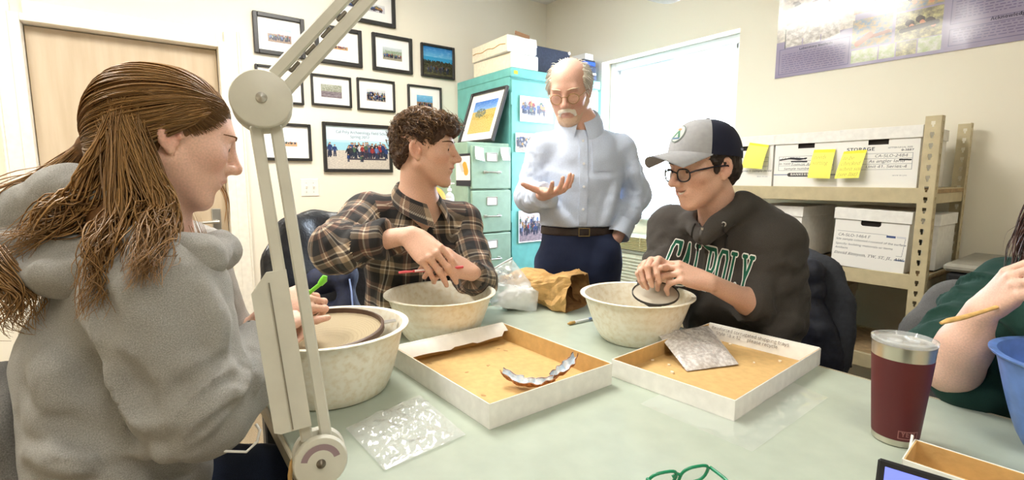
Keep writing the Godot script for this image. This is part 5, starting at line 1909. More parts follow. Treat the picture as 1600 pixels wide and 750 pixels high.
func woman() -> void:
	var t := thing("person", "woman in a grey hoodie with long half tied brown hair, seated left", "person", Vector3(-0.08, 0, -0.95))
	var X := frame(Vector3(0.0467, 1.3337, -1.0051), Vector3(0.94, -0.30, -0.04), Vector3(0.0, 1, 0), 0.9)
	var skin := Color(0.80, 0.50, 0.38)
	var s := new_sdf(0.0033, skin)
	head(s, X, {"nose": 0.95, "crown": 0.074, "jaw": 0.95, "lip": Color(0.66, 0.28, 0.25), "flush": Color(0.80, 0.36, 0.29, 0.5)})
	var neck := Vector3(-0.0009, 1.1641, -1.0514)
	s.cap(X * Vector3(0, -0.05, -0.022), neck, 0.054, 0.06, 0.02)
	s.cap(neck, Vector3(-0.02, 1.0518, -1.0731), 0.06, 0.05, 0.03)
	# far arm
	var chest := Vector3(-0.02, 1.0518, -1.0731)
	var e_far := Vector3(0.1124, 0.8818, -1.1867)
	var w_far := Vector3(0.1928, 0.9802, -1.1425)
	s.cap(chest, Vector3(0.0666, 1.0804, -1.2016), 0.04, 0.03, 0.02)
	s.cap(Vector3(0.0666, 1.0804, -1.2016), e_far, 0.03, 0.034, 0.02)
	forearm(s, e_far, w_far, 0.036, UP)
	hand(s, w_far, Vector3(0.271, 0.9977, -1.1373) - w_far, Vector3(0.2, 0.75, 0.75), true, [[0.75, 1.15, 0.5], [0.85, 1.2, 0.6], [0.95, 1.2, 0.6], [1.0, 1.2, 0.6], 0.02], [Vector3(0.75, -0.1, 0.45), 0.35], 0.93)
	# near arm: inside the sleeve, the hand behind the lamp
	var e_near := Vector3(0.0678, 0.893, -0.8701)
	var w_near := Vector3(0.167, 0.9866, -0.9994)
	s.cap(chest, Vector3(-0.0003, 1.1221, -0.9063), 0.04, 0.03, 0.02)
	s.cap(Vector3(-0.0003, 1.1221, -0.9063), e_near, 0.03, 0.03, 0.02)
	s.cap(e_near, w_near, 0.034, 0.024, 0.02)
	hand(s, w_near, Vector3(0.2247, 0.9884, -1.0699) - w_near, Vector3(-0.5, 0.5, 0.7), false, [[0.9, 1.3, 0.7], [1.0, 1.3, 0.7], [1.0, 1.3, 0.7], [1.0, 1.3, 0.7], 0.02], [Vector3(0.8, -0.3, 0.4), 0.5], 0.9)
	sdf_part(s, "body", skin_mat(), t)
	eyes(t, X, Vector3(0, -0.45, 1), Color(0.10, 0.14, 0.12))
	brows(s, t, X, rgb(110, 76, 50), 0.5)

	# hoodie: trunk first, then the near sleeve with a crease where it meets the trunk
	var h := new_sdf(0.0062)
	h.namp = 0.005
	h.noise.frequency = 11.0
	var pel := Vector3(-0.0558, 0.7766, -0.9938)
	h.fcap(pel, Vector3(-0.047, 0.9545, -1.0654), 0.15, 0.155, Vector3(1, 0, 0.1), 0.80, 0.05)
	h.fcap(Vector3(-0.047, 0.9545, -1.0654), Vector3(-0.0229, 1.0742, -1.0788), 0.155, 0.115, Vector3(1, 0.3, 0.1), 0.82, 0.05)
	h.cap(Vector3(-0.0123, 1.0949, -0.9863), Vector3(0.0237, 1.079, -1.1579), 0.08, 0.08, 0.05)
	h.cap(Vector3(-0.0925, 0.9595, -1.0121), Vector3(-0.0801, 0.8428, -0.972), 0.07, 0.085, 0.05)
	h.cap(Vector3(0.0656, 1.0673, -1.2003), e_far, 0.075, 0.065, 0.04)
	h.flat_end(h.cap(e_far, Vector3(0.1607, 0.9365, -1.1594), 0.062, 0.05, 0.03))
	# shoulder and sleeve
	h.cap(Vector3(-0.0065, 1.0973, -0.951), Vector3(0.0067, 1.0928, -0.8903), 0.085, 0.088, 0.05)
	h.cap(Vector3(0.0067, 1.0928, -0.8903), Vector3(0.0341, 0.9478, -0.8472), 0.092, 0.074, 0.012)
	h.cap(Vector3(0.0341, 0.9478, -0.8472), Vector3(0.0493, 0.9117, -0.8428), 0.074, 0.062, 0.03)
	h.cap(Vector3(0.0493, 0.9117, -0.8428), Vector3(0.1051, 0.9373, -0.8996), 0.064, 0.054, 0.010)
	h.flat_end(h.cap(Vector3(0.1051, 0.9373, -0.8996), Vector3(0.1524, 0.9731, -0.9768), 0.056, 0.044, 0.02))
	# folds
	for f in [[Vector3(-0.013, 0.9404, -0.8371), Vector3(0.0618, 1.0126, -0.7929), 0.013, 0.022], [Vector3(0.0012, 0.9152, -0.8226), Vector3(0.0759, 0.9964, -0.7799), 0.012, 0.02], [Vector3(0.0165, 0.8953, -0.8081), Vector3(0.0886, 0.9682, -0.7912), 0.012, 0.02], [Vector3(-0.062, 1.0668, -0.8932), Vector3(-0.0319, 0.9314, -0.8497), 0.012, 0.03], [Vector3(0.0565, 1.1074, -0.8117), Vector3(0.0665, 1.0262, -0.7915), 0.012, 0.025], [Vector3(0.1053, 0.9944, -0.8205), Vector3(0.0868, 0.945, -0.7888), 0.008, 0.012], [Vector3(0.1245, 0.9711, -0.8654), Vector3(0.1095, 0.9461, -0.8098), 0.008, 0.012], [Vector3(-0.1548, 0.9171, -1.0014), Vector3(-0.0845, 0.8847, -0.9065), 0.016, 0.03], [Vector3(-0.1412, 0.9944, -1.0034), Vector3(-0.1157, 0.9171, -0.9724), 0.014, 0.03], [Vector3(-0.1145, 0.8847, -0.9288), Vector3(0.0263, 0.8809, -0.7985), 0.014, 0.02], [Vector3(-0.1634, 0.8542, -0.998), Vector3(-0.0891, 0.8435, -0.9286), 0.016, 0.02]]:
		fold(h, f[0], f[1], f[2], f[3])
	for f in [[Vector3(-0.0386, 0.9404, -0.8561), Vector3(0.0342, 0.9855, -0.8091), 0.010, 0.03], [Vector3(0.0044, 0.9585, -0.827), Vector3(0.0727, 1.0126, -0.7848), 0.008, 0.015], [Vector3(0.0152, 0.9269, -0.814), Vector3(0.0818, 0.9775, -0.7977), 0.008, 0.015], [Vector3(0.0274, 0.8953, -0.8), Vector3(0.0937, 0.9332, -0.807), 0.007, 0.012], [Vector3(-0.0756, 1.1028, -0.9341), Vector3(-0.0733, 1.0126, -0.8932), 0.012, 0.03], [Vector3(-0.0733, 1.0126, -0.8932), Vector3(-0.0335, 0.9404, -0.8523), 0.012, 0.03], [Vector3(-0.1453, 0.8349, -0.9815), Vector3(0.0253, 0.8457, -0.8189), 0.008, 0.015], [Vector3(-0.137, 0.8929, -0.9845), Vector3(-0.0551, 0.8754, -0.8833), 0.010, 0.03], [Vector3(0.1194, 0.9917, -0.8724), Vector3(0.1009, 0.9461, -0.8162), 0.006, 0.012]]:
		fold(h, f[0], f[1], f[2], f[3], true)
	# neck opening
	h.cut(h.cap(X * Vector3(0, -0.06, -0.015), neck + UP * -0.01, 0.066, 0.06, 0.015))
	sdf_part(h, "hoodie", heather(rgb(152, 150, 145)), t)
	# hood bunched behind the neck
	var k := new_sdf(0.0062)
	k.namp = 0.007
	k.noise.frequency = 12.0
	k.ell(Vector3(-0.1234, 1.1494, -1.1149), Vector3(0.115, 0.062, 0.13), 0.02, Basis(Vector3.BACK, 0.42))
	k.cap(Vector3(-0.1887, 1.1908, -1.1323), Vector3(-0.0863, 1.2334, -1.0253), 0.045, 0.05, 0.015)
	k.cap(Vector3(-0.0863, 1.2334, -1.0253), Vector3(-0.0257, 1.2338, -0.9678), 0.05, 0.035, 0.03)
	k.cap(Vector3(-0.178, 1.1435, -1.0605), Vector3(-0.0893, 1.1354, -0.9619), 0.042, 0.045, 0.012)
	k.cap(Vector3(-0.0893, 1.1354, -0.9619), Vector3(-0.0156, 1.1531, -0.9037), 0.045, 0.035, 0.02)
	k.cap(Vector3(-0.0149, 1.1613, -0.8982), Vector3(0.0575, 1.1451, -0.8733), 0.040, 0.030, 0.02)
	k.cap(Vector3(0.0575, 1.1451, -0.8733), Vector3(0.0989, 1.1407, -0.9863), 0.030, 0.028, 0.03)
	k.cap(Vector3(0.0989, 1.1407, -0.9863), Vector3(0.0687, 1.1509, -1.1609), 0.028, 0.034, 0.03)
	k.cap(Vector3(-0.2007, 1.1488, -1.2601), Vector3(-0.0313, 1.1771, -1.2267), 0.06, 0.05, 0.03)
	k.cut(k.cap(Vector3(-0.1861, 1.1642, -1.0007), Vector3(-0.0597, 1.1835, -0.8973), 0.022, 0.014, 0.025))
	k.cut(k.cap(Vector3(-0.1478, 1.2149, -0.9927), Vector3(-0.0425, 1.2208, -0.8904), 0.012, 0.01, 0.02))
	k.cut(k.cap(X * Vector3(0, -0.05, -0.015), neck, 0.064, 0.064, 0.015))
	sdf_part(k, "hood", heather(rgb(152, 150, 145)), t)
	# print on the chest, just seen past the sleeve
	var gr := MB.new()
	gr.box(Vector3(0.107, 0.977, -1.0424), Vector3(0.004, 0.06, 0.02), 0.001, Basis(Vector3.BACK, 0.2))
	part("chest_letter", gr, mat(rgb(20, 70, 52), 0.8), t)
	# draw cord
	var dc := MB.new()
	dc.tube([Vector3(0.0647, 0.8708, -0.7936), Vector3(0.0922, 0.8643, -0.7847), Vector3(0.1078, 0.8741, -0.7873), Vector3(0.1129, 0.8887, -0.792), Vector3(0.1096, 0.8949, -0.8017)], 0.0022, 6)
	part("draw_cord", dc, mat(rgb(214, 212, 206), 0.8), t)

	# jeans
	var j := new_sdf(0.011)
	j.namp = 0.006
	j.cap(pel + Vector3(0, -0.1, 0.07), Vector3(0.40, 0.56, -0.80), 0.105, 0.075, 0.04)
	j.cap(pel + Vector3(0, -0.1, -0.10), Vector3(0.40, 0.56, -1.02), 0.105, 0.075, 0.04)
	j.cap(Vector3(0.40, 0.56, -0.80), Vector3(0.36, 0.10, -0.80), 0.07, 0.055, 0.03)
	j.cap(Vector3(0.40, 0.56, -1.02), Vector3(0.36, 0.10, -1.02), 0.07, 0.055, 0.03)
	sdf_part(j, "jeans", heather(rgb(46, 56, 82)), t)
	shoes(t, [Vector3(0.36, 0, -0.80), Vector3(0.36, 0, -1.02)], Vector3(1, 0, 0), rgb(40, 40, 44))

	# hair: a mass of hair under many fine locks
	var tie := Vector3(-0.0634, 1.3259, -1.0605)
	var a := new_sdf(0.004)
	a.xf = X
	a.ell(Vector3(0, 0.036, -0.014), Vector3(0.0795, 0.0765, 0.101), 0.01)
	a.ell(Vector3(0, -0.03, -0.055), Vector3(0.068, 0.08, 0.055), 0.03)
	a.cut(a.ell(Vector3(0, -0.030, 0.085), Vector3(0.10, 0.094, 0.080), 0.008))
	a.cut(a.ell(Vector3(0, -0.10, 0.03), Vector3(0.12, 0.085, 0.055), 0.012))
	a.xf = Transform3D()
	a.cap(X * Vector3(-0.01, 0.02, -0.08), tie, 0.030, 0.009, 0.04)
	# the fall over the shoulder and the tail
	a.cap(X * Vector3(-0.06, -0.02, -0.05), Vector3(0.0043, 1.2113, -0.942), 0.012, 0.024, 0.02)
	a.cap(Vector3(0.0043, 1.2113, -0.942), Vector3(-0.0098, 1.1593, -0.8878), 0.028, 0.018, 0.03)
	a.cap(X * Vector3(-0.05, -0.02, -0.07), Vector3(-0.0426, 1.2165, -0.9714), 0.012, 0.024, 0.02)
	a.cap(Vector3(-0.0426, 1.2165, -0.9714), Vector3(-0.0625, 1.157, -0.9078), 0.026, 0.012, 0.03)
	a.cap(tie, Vector3(-0.1301, 1.2496, -1.098), 0.012, 0.022, 0.02)
	a.cap(Vector3(-0.1301, 1.2496, -1.098), Vector3(-0.2068, 1.1938, -1.1336), 0.022, 0.02, 0.02)
	a.noise.frequency = 36.0
	a.namp = 0.002
	sdf_part(a, "scalp_hair", grain(rgb(112, 76, 40), 0.2, 0.55, 14.0), t)
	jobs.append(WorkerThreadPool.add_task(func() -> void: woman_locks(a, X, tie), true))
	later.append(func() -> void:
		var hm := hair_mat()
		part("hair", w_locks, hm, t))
	# hair tie
	var b := MB.new()
	for i in 3:
		var pts := []
		for q in 13:
			var an := TAU * q / 12.0
			pts.append(tie + Vector3(0.004 * i - 0.004, 0, 0) + Vector3(0.25, 1, 0).normalized() * cos(an) * 0.017 + Vector3(0, 0, 1) * sin(an) * 0.017)
		b.tube(pts, 0.0045, 6, false)
	part("hair_tie", b, mat(rgb(46, 32, 26), 0.9), t)


func woman_locks(a: Sdf, X: Transform3D, tie: Vector3) -> void:
	var r := RandomNumberGenerator.new()
	r.seed = 42
	var b := MB.new()
	b.colored = true
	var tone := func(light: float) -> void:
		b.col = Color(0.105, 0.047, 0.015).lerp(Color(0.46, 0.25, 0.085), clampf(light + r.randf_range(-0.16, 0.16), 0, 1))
	# the skull part of the mass only, to lay strands on
	var sk := Sdf.new()
	sk.xf = X
	sk.ell(Vector3(0, 0.036, -0.014), Vector3(0.082, 0.079, 0.1035), 0.01)
	sk.ell(Vector3(0, -0.03, -0.055), Vector3(0.071, 0.083, 0.058), 0.03)
	sk.xf = Transform3D()
	sk.cap(X * Vector3(-0.01, 0.02, -0.08), tie, 0.033, 0.010, 0.04)
	var oc := X * Vector3(0, 0.03, -0.012)
	var on := func(d: Vector3, lift: float) -> Vector3:
		var w: Vector3 = X.basis.orthonormalized() * d.normalized()
		return sk.hit(oc + w * 0.17, -w) + w * lift
	var dt := (X.basis.orthonormalized().transposed() * (tie - oc)).normalized()
	# swept back from the hairline to the tie, laid on the head; the person's right side is near
	for i in 760:
		var u := r.randf_range(-0.55, 1.0)
		var g := r.randf()   # how far back the strand begins
		var ang := u * 1.62
		var d0 := Vector3(-sin(ang), 0.10 + 1.0 * cos(ang), (1.28 - 0.80 * pow(absf(u), 1.6)) * (1.0 - 0.8 * g * g)).normalized()
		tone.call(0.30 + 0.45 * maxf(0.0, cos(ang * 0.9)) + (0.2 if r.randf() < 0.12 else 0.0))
		var lift := r.randf_range(0.0005, 0.0045)
		var pts := []
		var low := u > 0.72 and r.randf() < 0.55
		var d1 := dt if not low else Vector3(-0.95, -0.45 - 0.25 * r.randf(), -0.55 - 0.3 * r.randf()).normalized()
		var wob := jv(r, 0.05)
		for k in 6:
			var q := k / 5.0 * (0.9 if not low else 1.0)
			var d := d0.slerp(d1, q) + wob * sin(q * 3.1)
			pts.append(on.call(d, lift * (0.4 + sin(q * 3.0)) + (0.003 if k > 0 else 0.0)))
		if not low:
			pts.append(tie + jv(r, 0.007))
		lock(b, pts, r.randf_range(0.0011, 0.0023))
	# along the temple, from the hairline back over the ear
	for i in 240:
		var v := r.randf()
		var d0 := Vector3(-0.012, 0.066, 0.088).lerp(Vector3(-0.066, 0.004, 0.066), minf(1.0, v * 1.5))
		if v > 0.66:
			d0 = d0.lerp(Vector3(-0.078, -0.026, 0.036), (v - 0.66) * 3.0)
		d0 += jv(r, 0.004)
		var d1 := Vector3(-0.08, 0.018 + 0.03 * (1.0 - v) * r.randf(), -0.02)
		tone.call(0.35)
		var li := r.randf_range(0.001, 0.004)
		lock(b, [on.call(d0, 0.0005), on.call(d0.lerp(d1, 0.35), li), on.call(d0.lerp(d1, 0.7), li + 0.001), on.call(d1, li), on.call(Vector3(-0.07, 0.012, -0.07), li), tie.lerp(X * Vector3(-0.03, 0.0, -0.09), 0.5)], r.randf_range(0.0009, 0.0019))
	# the tied tail
	for i in 170:
		var o := jv(r, 0.013)
		tone.call(0.6)
		lock(b, [tie + o * 0.5, Vector3(-0.0989, 1.2754, -1.0789) + o * 1.5 + jv(r, 0.004), Vector3(-0.1434, 1.2393, -1.1062) + o * 2.4 + jv(r, 0.008), Vector3(-0.1874, 1.2083, -1.1341) + o * 3.0 + jv(r, 0.012), Vector3(-0.225, 1.1714, -1.1436) + o * 3.6 + jv(r, 0.014)], r.randf_range(0.0010, 0.0021))
	# its ends hanging down the back
	for i in 110:
		var o := jv(r, 0.024)
		tone.call(0.55)
		lock(b, [Vector3(-0.2039, 1.1836, -1.0734) + o * 0.5, Vector3(-0.1763, 1.139, -0.9894) + o * 0.8, Vector3(-0.1505, 1.1062, -0.9714) + o * 0.8 + jv(r, 0.01), Vector3(-0.1609, 1.0804, -0.9813) + o + jv(r, 0.013), Vector3(-0.15, 1.0597, -0.9763) + o * 0.9], r.randf_range(0.0010, 0.0019))
	# loose hair from behind the ear, over the hood, down the shoulder
	for i in 620:
		var q := r.randf()
		var ry := r.randf()
		var rd := Vector3(-0.9 + 0.5 * r.randf() * ry, 0.35 - 0.95 * ry, -0.38 - 1.0 * r.randf()).normalized()
		var root: Vector3 = on.call(rd, 0.001)
		var nxt: Vector3 = on.call(rd.slerp(Vector3(-0.72, -0.72, -0.55).normalized(), 0.35), 0.004 + 0.004 * r.randf())
		var end: Vector3
		var mid: Vector3
		var mid2: Vector3
		if q < 0.40:
			# falls behind the ear and forward over the shoulder
			mid = Vector3(0.021, 1.2226, -0.9) + jv(r, 0.018)
			mid2 = Vector3(0.0095, 1.1829, -0.8522) + jv(r, 0.024)
			end = Vector3(-0.0106, 1.1458, -0.7922) + jv(r, 0.022)
		elif q < 0.80:
			mid = Vector3(-0.022, 1.2185, -0.9187) + jv(r, 0.026)
			mid2 = Vector3(-0.0495, 1.1614, -0.8637) + jv(r, 0.026)
			end = Vector3(-0.0629, 1.105, -0.8434) + jv(r, 0.024)
		else:
			mid = Vector3(-0.0585, 1.2463, -0.9627) + jv(r, 0.026)
			mid2 = Vector3(-0.1044, 1.21, -0.966) + jv(r, 0.026)
			end = Vector3(-0.1587, 1.1692, -0.9936) + jv(r, 0.026)
		tone.call(0.30 + 0.5 * r.randf())
		var wav := jv(r, 0.012)
		var wav2 := jv(r, 0.005)
		lock(b, [root, nxt, nxt.lerp(mid, 0.6) + wav2, mid, mid.lerp(mid2, 0.5) + wav, mid2, mid2.lerp(end, 0.5) - wav, end], r.randf_range(0.0009, 0.0021))
	# strands beside the face and chin
	for i in 16:
		var o := jv(r, 0.004)
		tone.call(0.9)
		lock(b, [X * Vector3(0.066, 0.03, 0.06) + o, X * Vector3(0.066, -0.03, 0.07) + o, Vector3(0.1178, 1.246, -1.0515) + o, Vector3(0.1215, 1.2158, -1.0377) + o, Vector3(0.1167, 1.1859, -1.0304) + o * 1.5], 0.0010)
	for i in 12:
		var o := jv(r, 0.012)
		tone.call(0.8)
		lock(b, [Vector3(0.0636, 1.2095, -1.0232) + o, Vector3(0.0745, 1.1629, -1.0078) + o, Vector3(0.0767, 1.1334, -0.9891) + o, Vector3(0.0832, 1.0875, -0.9896) + o * 1.6], 0.0006)
	# flyaway hair
	for i in 130:
		var d := Vector3(r.randf_range(-1, 0.6), r.randf_range(0.0, 1), r.randf_range(-1, 0.8)).normalized()
		var p: Vector3 = on.call(d, 0.003)
		tone.call(0.8)
		var tg := (tie - p).normalized()
		lock(b, [p, p + tg * 0.03 + X.basis * d * 0.006 + jv(r, 0.004), p + tg * 0.07 + X.basis * d * 0.004 + jv(r, 0.008)], 0.0005, 3)
	w_locks = b


func shoes(t: Node3D, at: Array, dir: Vector3, col: Color) -> void:
	for p in at:
		var s := Sdf.new()
		s.cell = 0.009
		s.fcap(p + UP * 0.045 - dir * 0.04, p + UP * 0.035 + dir * 0.17, 0.048, 0.042, UP, 0.8, 0.02)
		s.cap(p + UP * 0.06 - dir * 0.02, p + UP * 0.1 - dir * 0.02, 0.05, 0.05, 0.03)
		s.clips.append(Plane(-UP, 0.0))
		sdf_part(s, "shoe", mat(col, 0.6), t)


func woman_brush() -> void:
	var br := thing("toothbrush", "bright green toothbrush held in the fist of the woman in the hoodie", "toothbrush", Vector3(0.2917, 1.0458, -1.0793))
	var b := MB.new()
	b.tube([Vector3(0.288, 1.0403, -1.0812), Vector3(0.2953, 1.0499, -1.0773), Vector3(0.2981, 1.0581, -1.0765)], [0.006, 0.008, 0.005], 10)
	part("handle_end", b, mat(rgb(126, 214, 60), 0.35), br)
	b = MB.new()
	b.tube([Vector3(0.288, 1.0403, -1.0812), Vector3(0.2727, 1.0216, -1.1022), Vector3(0.2569, 0.9998, -1.1231)], 0.0045, 8)
	part("handle", b, mat(rgb(126, 214, 60), 0.35), br)



func plaid_mat() -> StandardMaterial3D:
	var im := blank(128, 128, Color.WHITE)
	var stripe := func(t: int) -> Color:
		var k := t % 128
		if k < 34: return rgb(30, 29, 30)
		if k < 46: return rgb(150, 128, 104)
		if k < 50: return rgb(226, 212, 188)
		if k < 58: return rgb(60, 52, 48)
		if k < 62: return rgb(226, 212, 188)
		if k < 76: return rgb(158, 136, 112)
		if k < 104: return rgb(38, 36, 36)
		if k < 112: return rgb(104, 74, 62)
		if k < 116: return rgb(206, 192, 168)
		return rgb(104, 76, 64)
	for y in 128:
		for x in 128:
			var c: Color = stripe.call(x) if (x + y) % 4 < 2 else stripe.call(y)
			var m: Color = stripe.call(x).lerp(stripe.call(y), 0.5)
			im.set_pixel(x, y, c.lerp(m, 0.72))
	var m := mat(Color.WHITE, 0.92)
	m.albedo_texture = ImageTexture.create_from_image(im)
	m.uv1_scale = Vector3(7.6, 7.6, 1)
	m.rim_enabled = true
	m.rim = 0.1
	return m


func plaid_man() -> void:
	var t := thing("person", "young man with curly brown hair and dark plaid shirt, seated at the table", "person", Vector3(0.70, 0, -1.76))
	var X := frame(Vector3(0.7548, 1.3597, -1.5002), Vector3(0.76, -0.06, 0.62), Vector3(0.04, 1, 0.06), 1.0)
	var skin := Color(0.76, 0.45, 0.32)
	var s := new_sdf(0.0036, skin)
	head(s, X, {"nose": 1.15, "jaw": 1.06, "chin": 0.004, "open": 0.0012, "smile": 0.002, "lip": Color(0.58, 0.26, 0.21), "flush": Color(0.78, 0.34, 0.25, 0.45)})
	var neck := Vector3(0.7474, 1.1757, -1.5522)
	s.cap(X * Vector3(0, -0.055, -0.022), neck, 0.056, 0.062, 0.02)
	s.cap(neck, Vector3(0.7581, 0.9487, -1.5714), 0.075, 0.07, 0.03)
	s.fcap(Vector3(0.6455, 1.1445, -1.5978), Vector3(0.8764, 1.1144, -1.5473), 0.055, 0.055, Vector3(0, 0, 1), 0.9, 0.05)
	var eR := Vector3(0.4305, 1.0644, -1.4436)
	var wR := Vector3(0.5952, 1.1066, -1.2903)
	s.cap(Vector3(0.578, 1.1524, -1.6241), eR, 0.04, 0.04, 0.02)
	forearm(s, eR, wR, 0.042, Vector3(0, 0.8, 0.6))
	hand(s, wR, Vector3(0.631, 1.058, -1.2248) - wR, Vector3(-0.35, 0.62, 0.7), false, [[0.55, 0.35, 0.2], [0.55, 0.3, 0.2], [0.6, 0.32, 0.2], [0.62, 0.38, 0.25], 0.03], [Vector3(0.8, -0.4, 0.35), 0.15], 1.06)
	var eL := Vector3(0.8811, 0.9206, -1.3753)
	var wL := Vector3(0.7667, 0.9896, -1.2388)
	s.cap(Vector3(0.9231, 1.1118, -1.5498), eL, 0.04, 0.04, 0.02)
	forearm(s, eL, wL, 0.042, UP)
	hand(s, wL, Vector3(0.692, 1.0301, -1.2253) - wL, Vector3(-0.25, 0.75, 0.6), true, [[0.7, 0.75, 0.35], [0.75, 0.75, 0.35], [0.8, 0.75, 0.35], [0.85, 0.75, 0.35], 0.015], [Vector3(0.85, -0.2, 0.35), 0.3], 1.03)
	sdf_part(s, "body", skin_mat(), t)
	eyes(t, X, Vector3(0.0, -0.1, 1), Color(0.10, 0.06, 0.03))
	brows(s, t, X, rgb(78, 52, 34), 0.8)

	# shirt
	var c := new_sdf(0.0075)
	c.namp = 0.007
	var pel := Vector3(0.7194, 0.5352, -1.6358)
	var chest := Vector3(0.7488, 0.9936, -1.5854)
	c.fcap(pel, chest, 0.165, 0.165, Vector3(0.1, 0, 1), 0.68, 0.05)
	c.fcap(chest, Vector3(0.7565, 1.1187, -1.5742), 0.165, 0.11, Vector3(0.1, 0.3, 1), 0.66, 0.05)
	c.cap(Vector3(0.6073, 1.1495, -1.6144), Vector3(0.9092, 1.1135, -1.5353), 0.062, 0.062, 0.05)
	c.ruffle(c.cap(Vector3(0.5839, 1.14, -1.6115), eR, 0.073, 0.068, 0.04), 0.008, 14.0)
	c.flat_end(c.ruffle(c.cap(eR, Vector3(0.5333, 1.0854, -1.3455), 0.068, 0.054, 0.03), 0.009, 14.0))
	c.flat_end(c.cap(Vector3(0.5221, 1.0834, -1.356), Vector3(0.5433, 1.0874, -1.3371), 0.056, 0.056, 0.01), 3)
	c.ruffle(c.cap(Vector3(0.9226, 1.1048, -1.5491), eL, 0.068, 0.06, 0.04), 0.007, 14.0)
	c.flat_end(c.cap(eL, Vector3(0.7809, 0.9743, -1.251), 0.058, 0.044, 0.03))
	for f in [[Vector3(0.6084, 1.1206, -1.5086), Vector3(0.6705, 0.9537, -1.4615), 0.02], [Vector3(0.7713, 1.0542, -1.4276), Vector3(0.831, 0.8992, -1.4091), 0.02], [Vector3(0.5307, 1.1034, -1.526), Vector3(0.4483, 1.0073, -1.4089), 0.016], [Vector3(0.6266, 0.9289, -1.5153), Vector3(0.6152, 0.7922, -1.5526), 0.022]]:
		fold(c, f[0], f[1], f[2], 0.03)
	# open neck
	c.cut(c.cap(X * Vector3(0, -0.06, -0.015), neck, 0.066, 0.066, 0.012))
	c.cut(c.cap(neck + Vector3(0.02, -0.0, 0.07), Vector3(0.708, 1.0635, -1.4258), 0.046, 0.016, 0.012))
	c.uvbones = [[pel, Vector3(0.7502, 1.1533, -1.5592), 0.15, Vector3(0, 0, -1)], [Vector3(0.5839, 1.14, -1.6115), eR, 0.072, UP], [eR, Vector3(0.5433, 1.0874, -1.3371), 0.062, UP], [eR + Vector3(-0.03, 0.05, 0.02), eR + Vector3(0.03, -0.05, 0.02), 0.078, Vector3(1, 0, 1)], [Vector3(0.9226, 1.1048, -1.5491), eL, 0.066, UP], [eL, Vector3(0.7952, 0.9556, -1.2814), 0.054, UP]]
	var pm := plaid_mat()
	sdf_part(c, "shirt", pm, t)
	# collar: two turned-down flaps
	for sg: float in [-1.0, 1.0]:
		var rows := []
		for i in 13:
			var k := i / 12.0
			var an := lerpf(PI, 0.30, k)   # from the nape round to the front
			var ctr := neck.lerp(X * Vector3(0, -0.06, -0.02), 0.28)
			var fr := Vector3(0.28, -0.32, 0.93).normalized()
			var sd := Vector3(0.95, 0.1, -0.28).normalized() * sg
			var d := fr * cos(an) + sd * sin(an)
			var top := ctr + d * 0.067 + UP * (0.024 - 0.03 * k * k)
			var low := ctr + d * lerpf(0.083, 0.105, k) + UP * (-0.02 - 0.045 * k * k) + fr * 0.02 * k * k * k
			rows.append([top - d * 0.004 - UP * 0.02, top, top + d * 0.008, top.lerp(low, 0.5) + d * 0.010, low])
		var b := MB.new()
		b.sheet(rows, 1.0, false, 1.0, 2.0)
		for i in b.uv.size():
			b.uv[i] = Vector2(b.uv[i].x * 0.06, b.uv[i].y * 0.09)
		part("collar", b, pm, t)
	# placket
	var pts := [Vector3(0.7177, 1.1146, -1.4517), Vector3(0.7048, 1.0321, -1.4484), Vector3(0.6976, 0.9289, -1.4626), Vector3(0.6846, 0.8454, -1.4592)]
	var rows2 := []
	for p in pts:
		var q := c.hit(p + Vector3(0.06, 0, 0.14), Vector3(-0.1, 0, -1).normalized()) + Vector3(0, 0, 0.002)
		rows2.append([q + Vector3(-0.014, 0, -0.002), q + Vector3(0, 0, 0.002), q + Vector3(0.014, 0, -0.001)])
	var pb := MB.new()
	pb.sheet(rows2, 1.0)
	if pb.n[4].z < 0:
		pb = MB.new()
		pb.sheet(rows2, -1.0)
	for i in pb.uv.size():
		pb.uv[i] = Vector2(pb.uv[i].x * 0.028 + 0.004, pb.uv[i].y * 0.22)
	part("placket", pb, pm, t)
	# jeans and shoes under the table
	var j := new_sdf(0.012)
	j.cap(pel + Vector3(-0.09, -0.05, 0.0), pel + Vector3(-0.12, -0.03, 0.42), 0.10, 0.075, 0.04)
	j.cap(pel + Vector3(0.09, -0.05, 0.0), pel + Vector3(0.12, -0.03, 0.42), 0.10, 0.075, 0.04)
	for sg: float in [-1.0, 1.0]:
		j.cap(pel + Vector3(sg * 0.12, -0.03, 0.42), Vector3(pel.x + sg * 0.12, 0.1, pel.z + 0.40), 0.072, 0.055, 0.03)
	sdf_part(j, "jeans", heather(rgb(36, 44, 70)), t)
	shoes(t, [Vector3(pel.x - 0.12, 0, pel.z + 0.40), Vector3(pel.x + 0.12, 0, pel.z + 0.40)], Vector3(0, 0, 1), rgb(60, 56, 52))

	# curly hair
	var a := new_sdf(0.004)
	a.xf = X
	a.ell(Vector3(0, 0.045, -0.010), Vector3(0.079, 0.080, 0.098), 0.01)
	a.ell(Vector3(0, 0.076, 0.060), Vector3(0.064, 0.034, 0.052), 0.03)
	a.ell(Vector3(0, -0.01, -0.065), Vector3(0.066, 0.06, 0.045), 0.03)
	a.cut(a.ell(Vector3(0, -0.045, 0.09), Vector3(0.11, 0.095, 0.082), 0.012))
	a.cut(a.ell(Vector3(0, -0.085, 0.0), Vector3(0.12, 0.07, 0.075), 0.012))
	for x: float in [-1.0, 1.0]:
		a.cut(a.ell(Vector3(x * 0.085, -0.004, -0.008), Vector3(0.03, 0.036, 0.026), 0.008))
	a.xf = Transform3D()
	a.noise.frequency = 26.0
	a.namp = 0.012
	sdf_part(a, "scalp_hair", mat(rgb(66, 44, 28), 0.7), t)
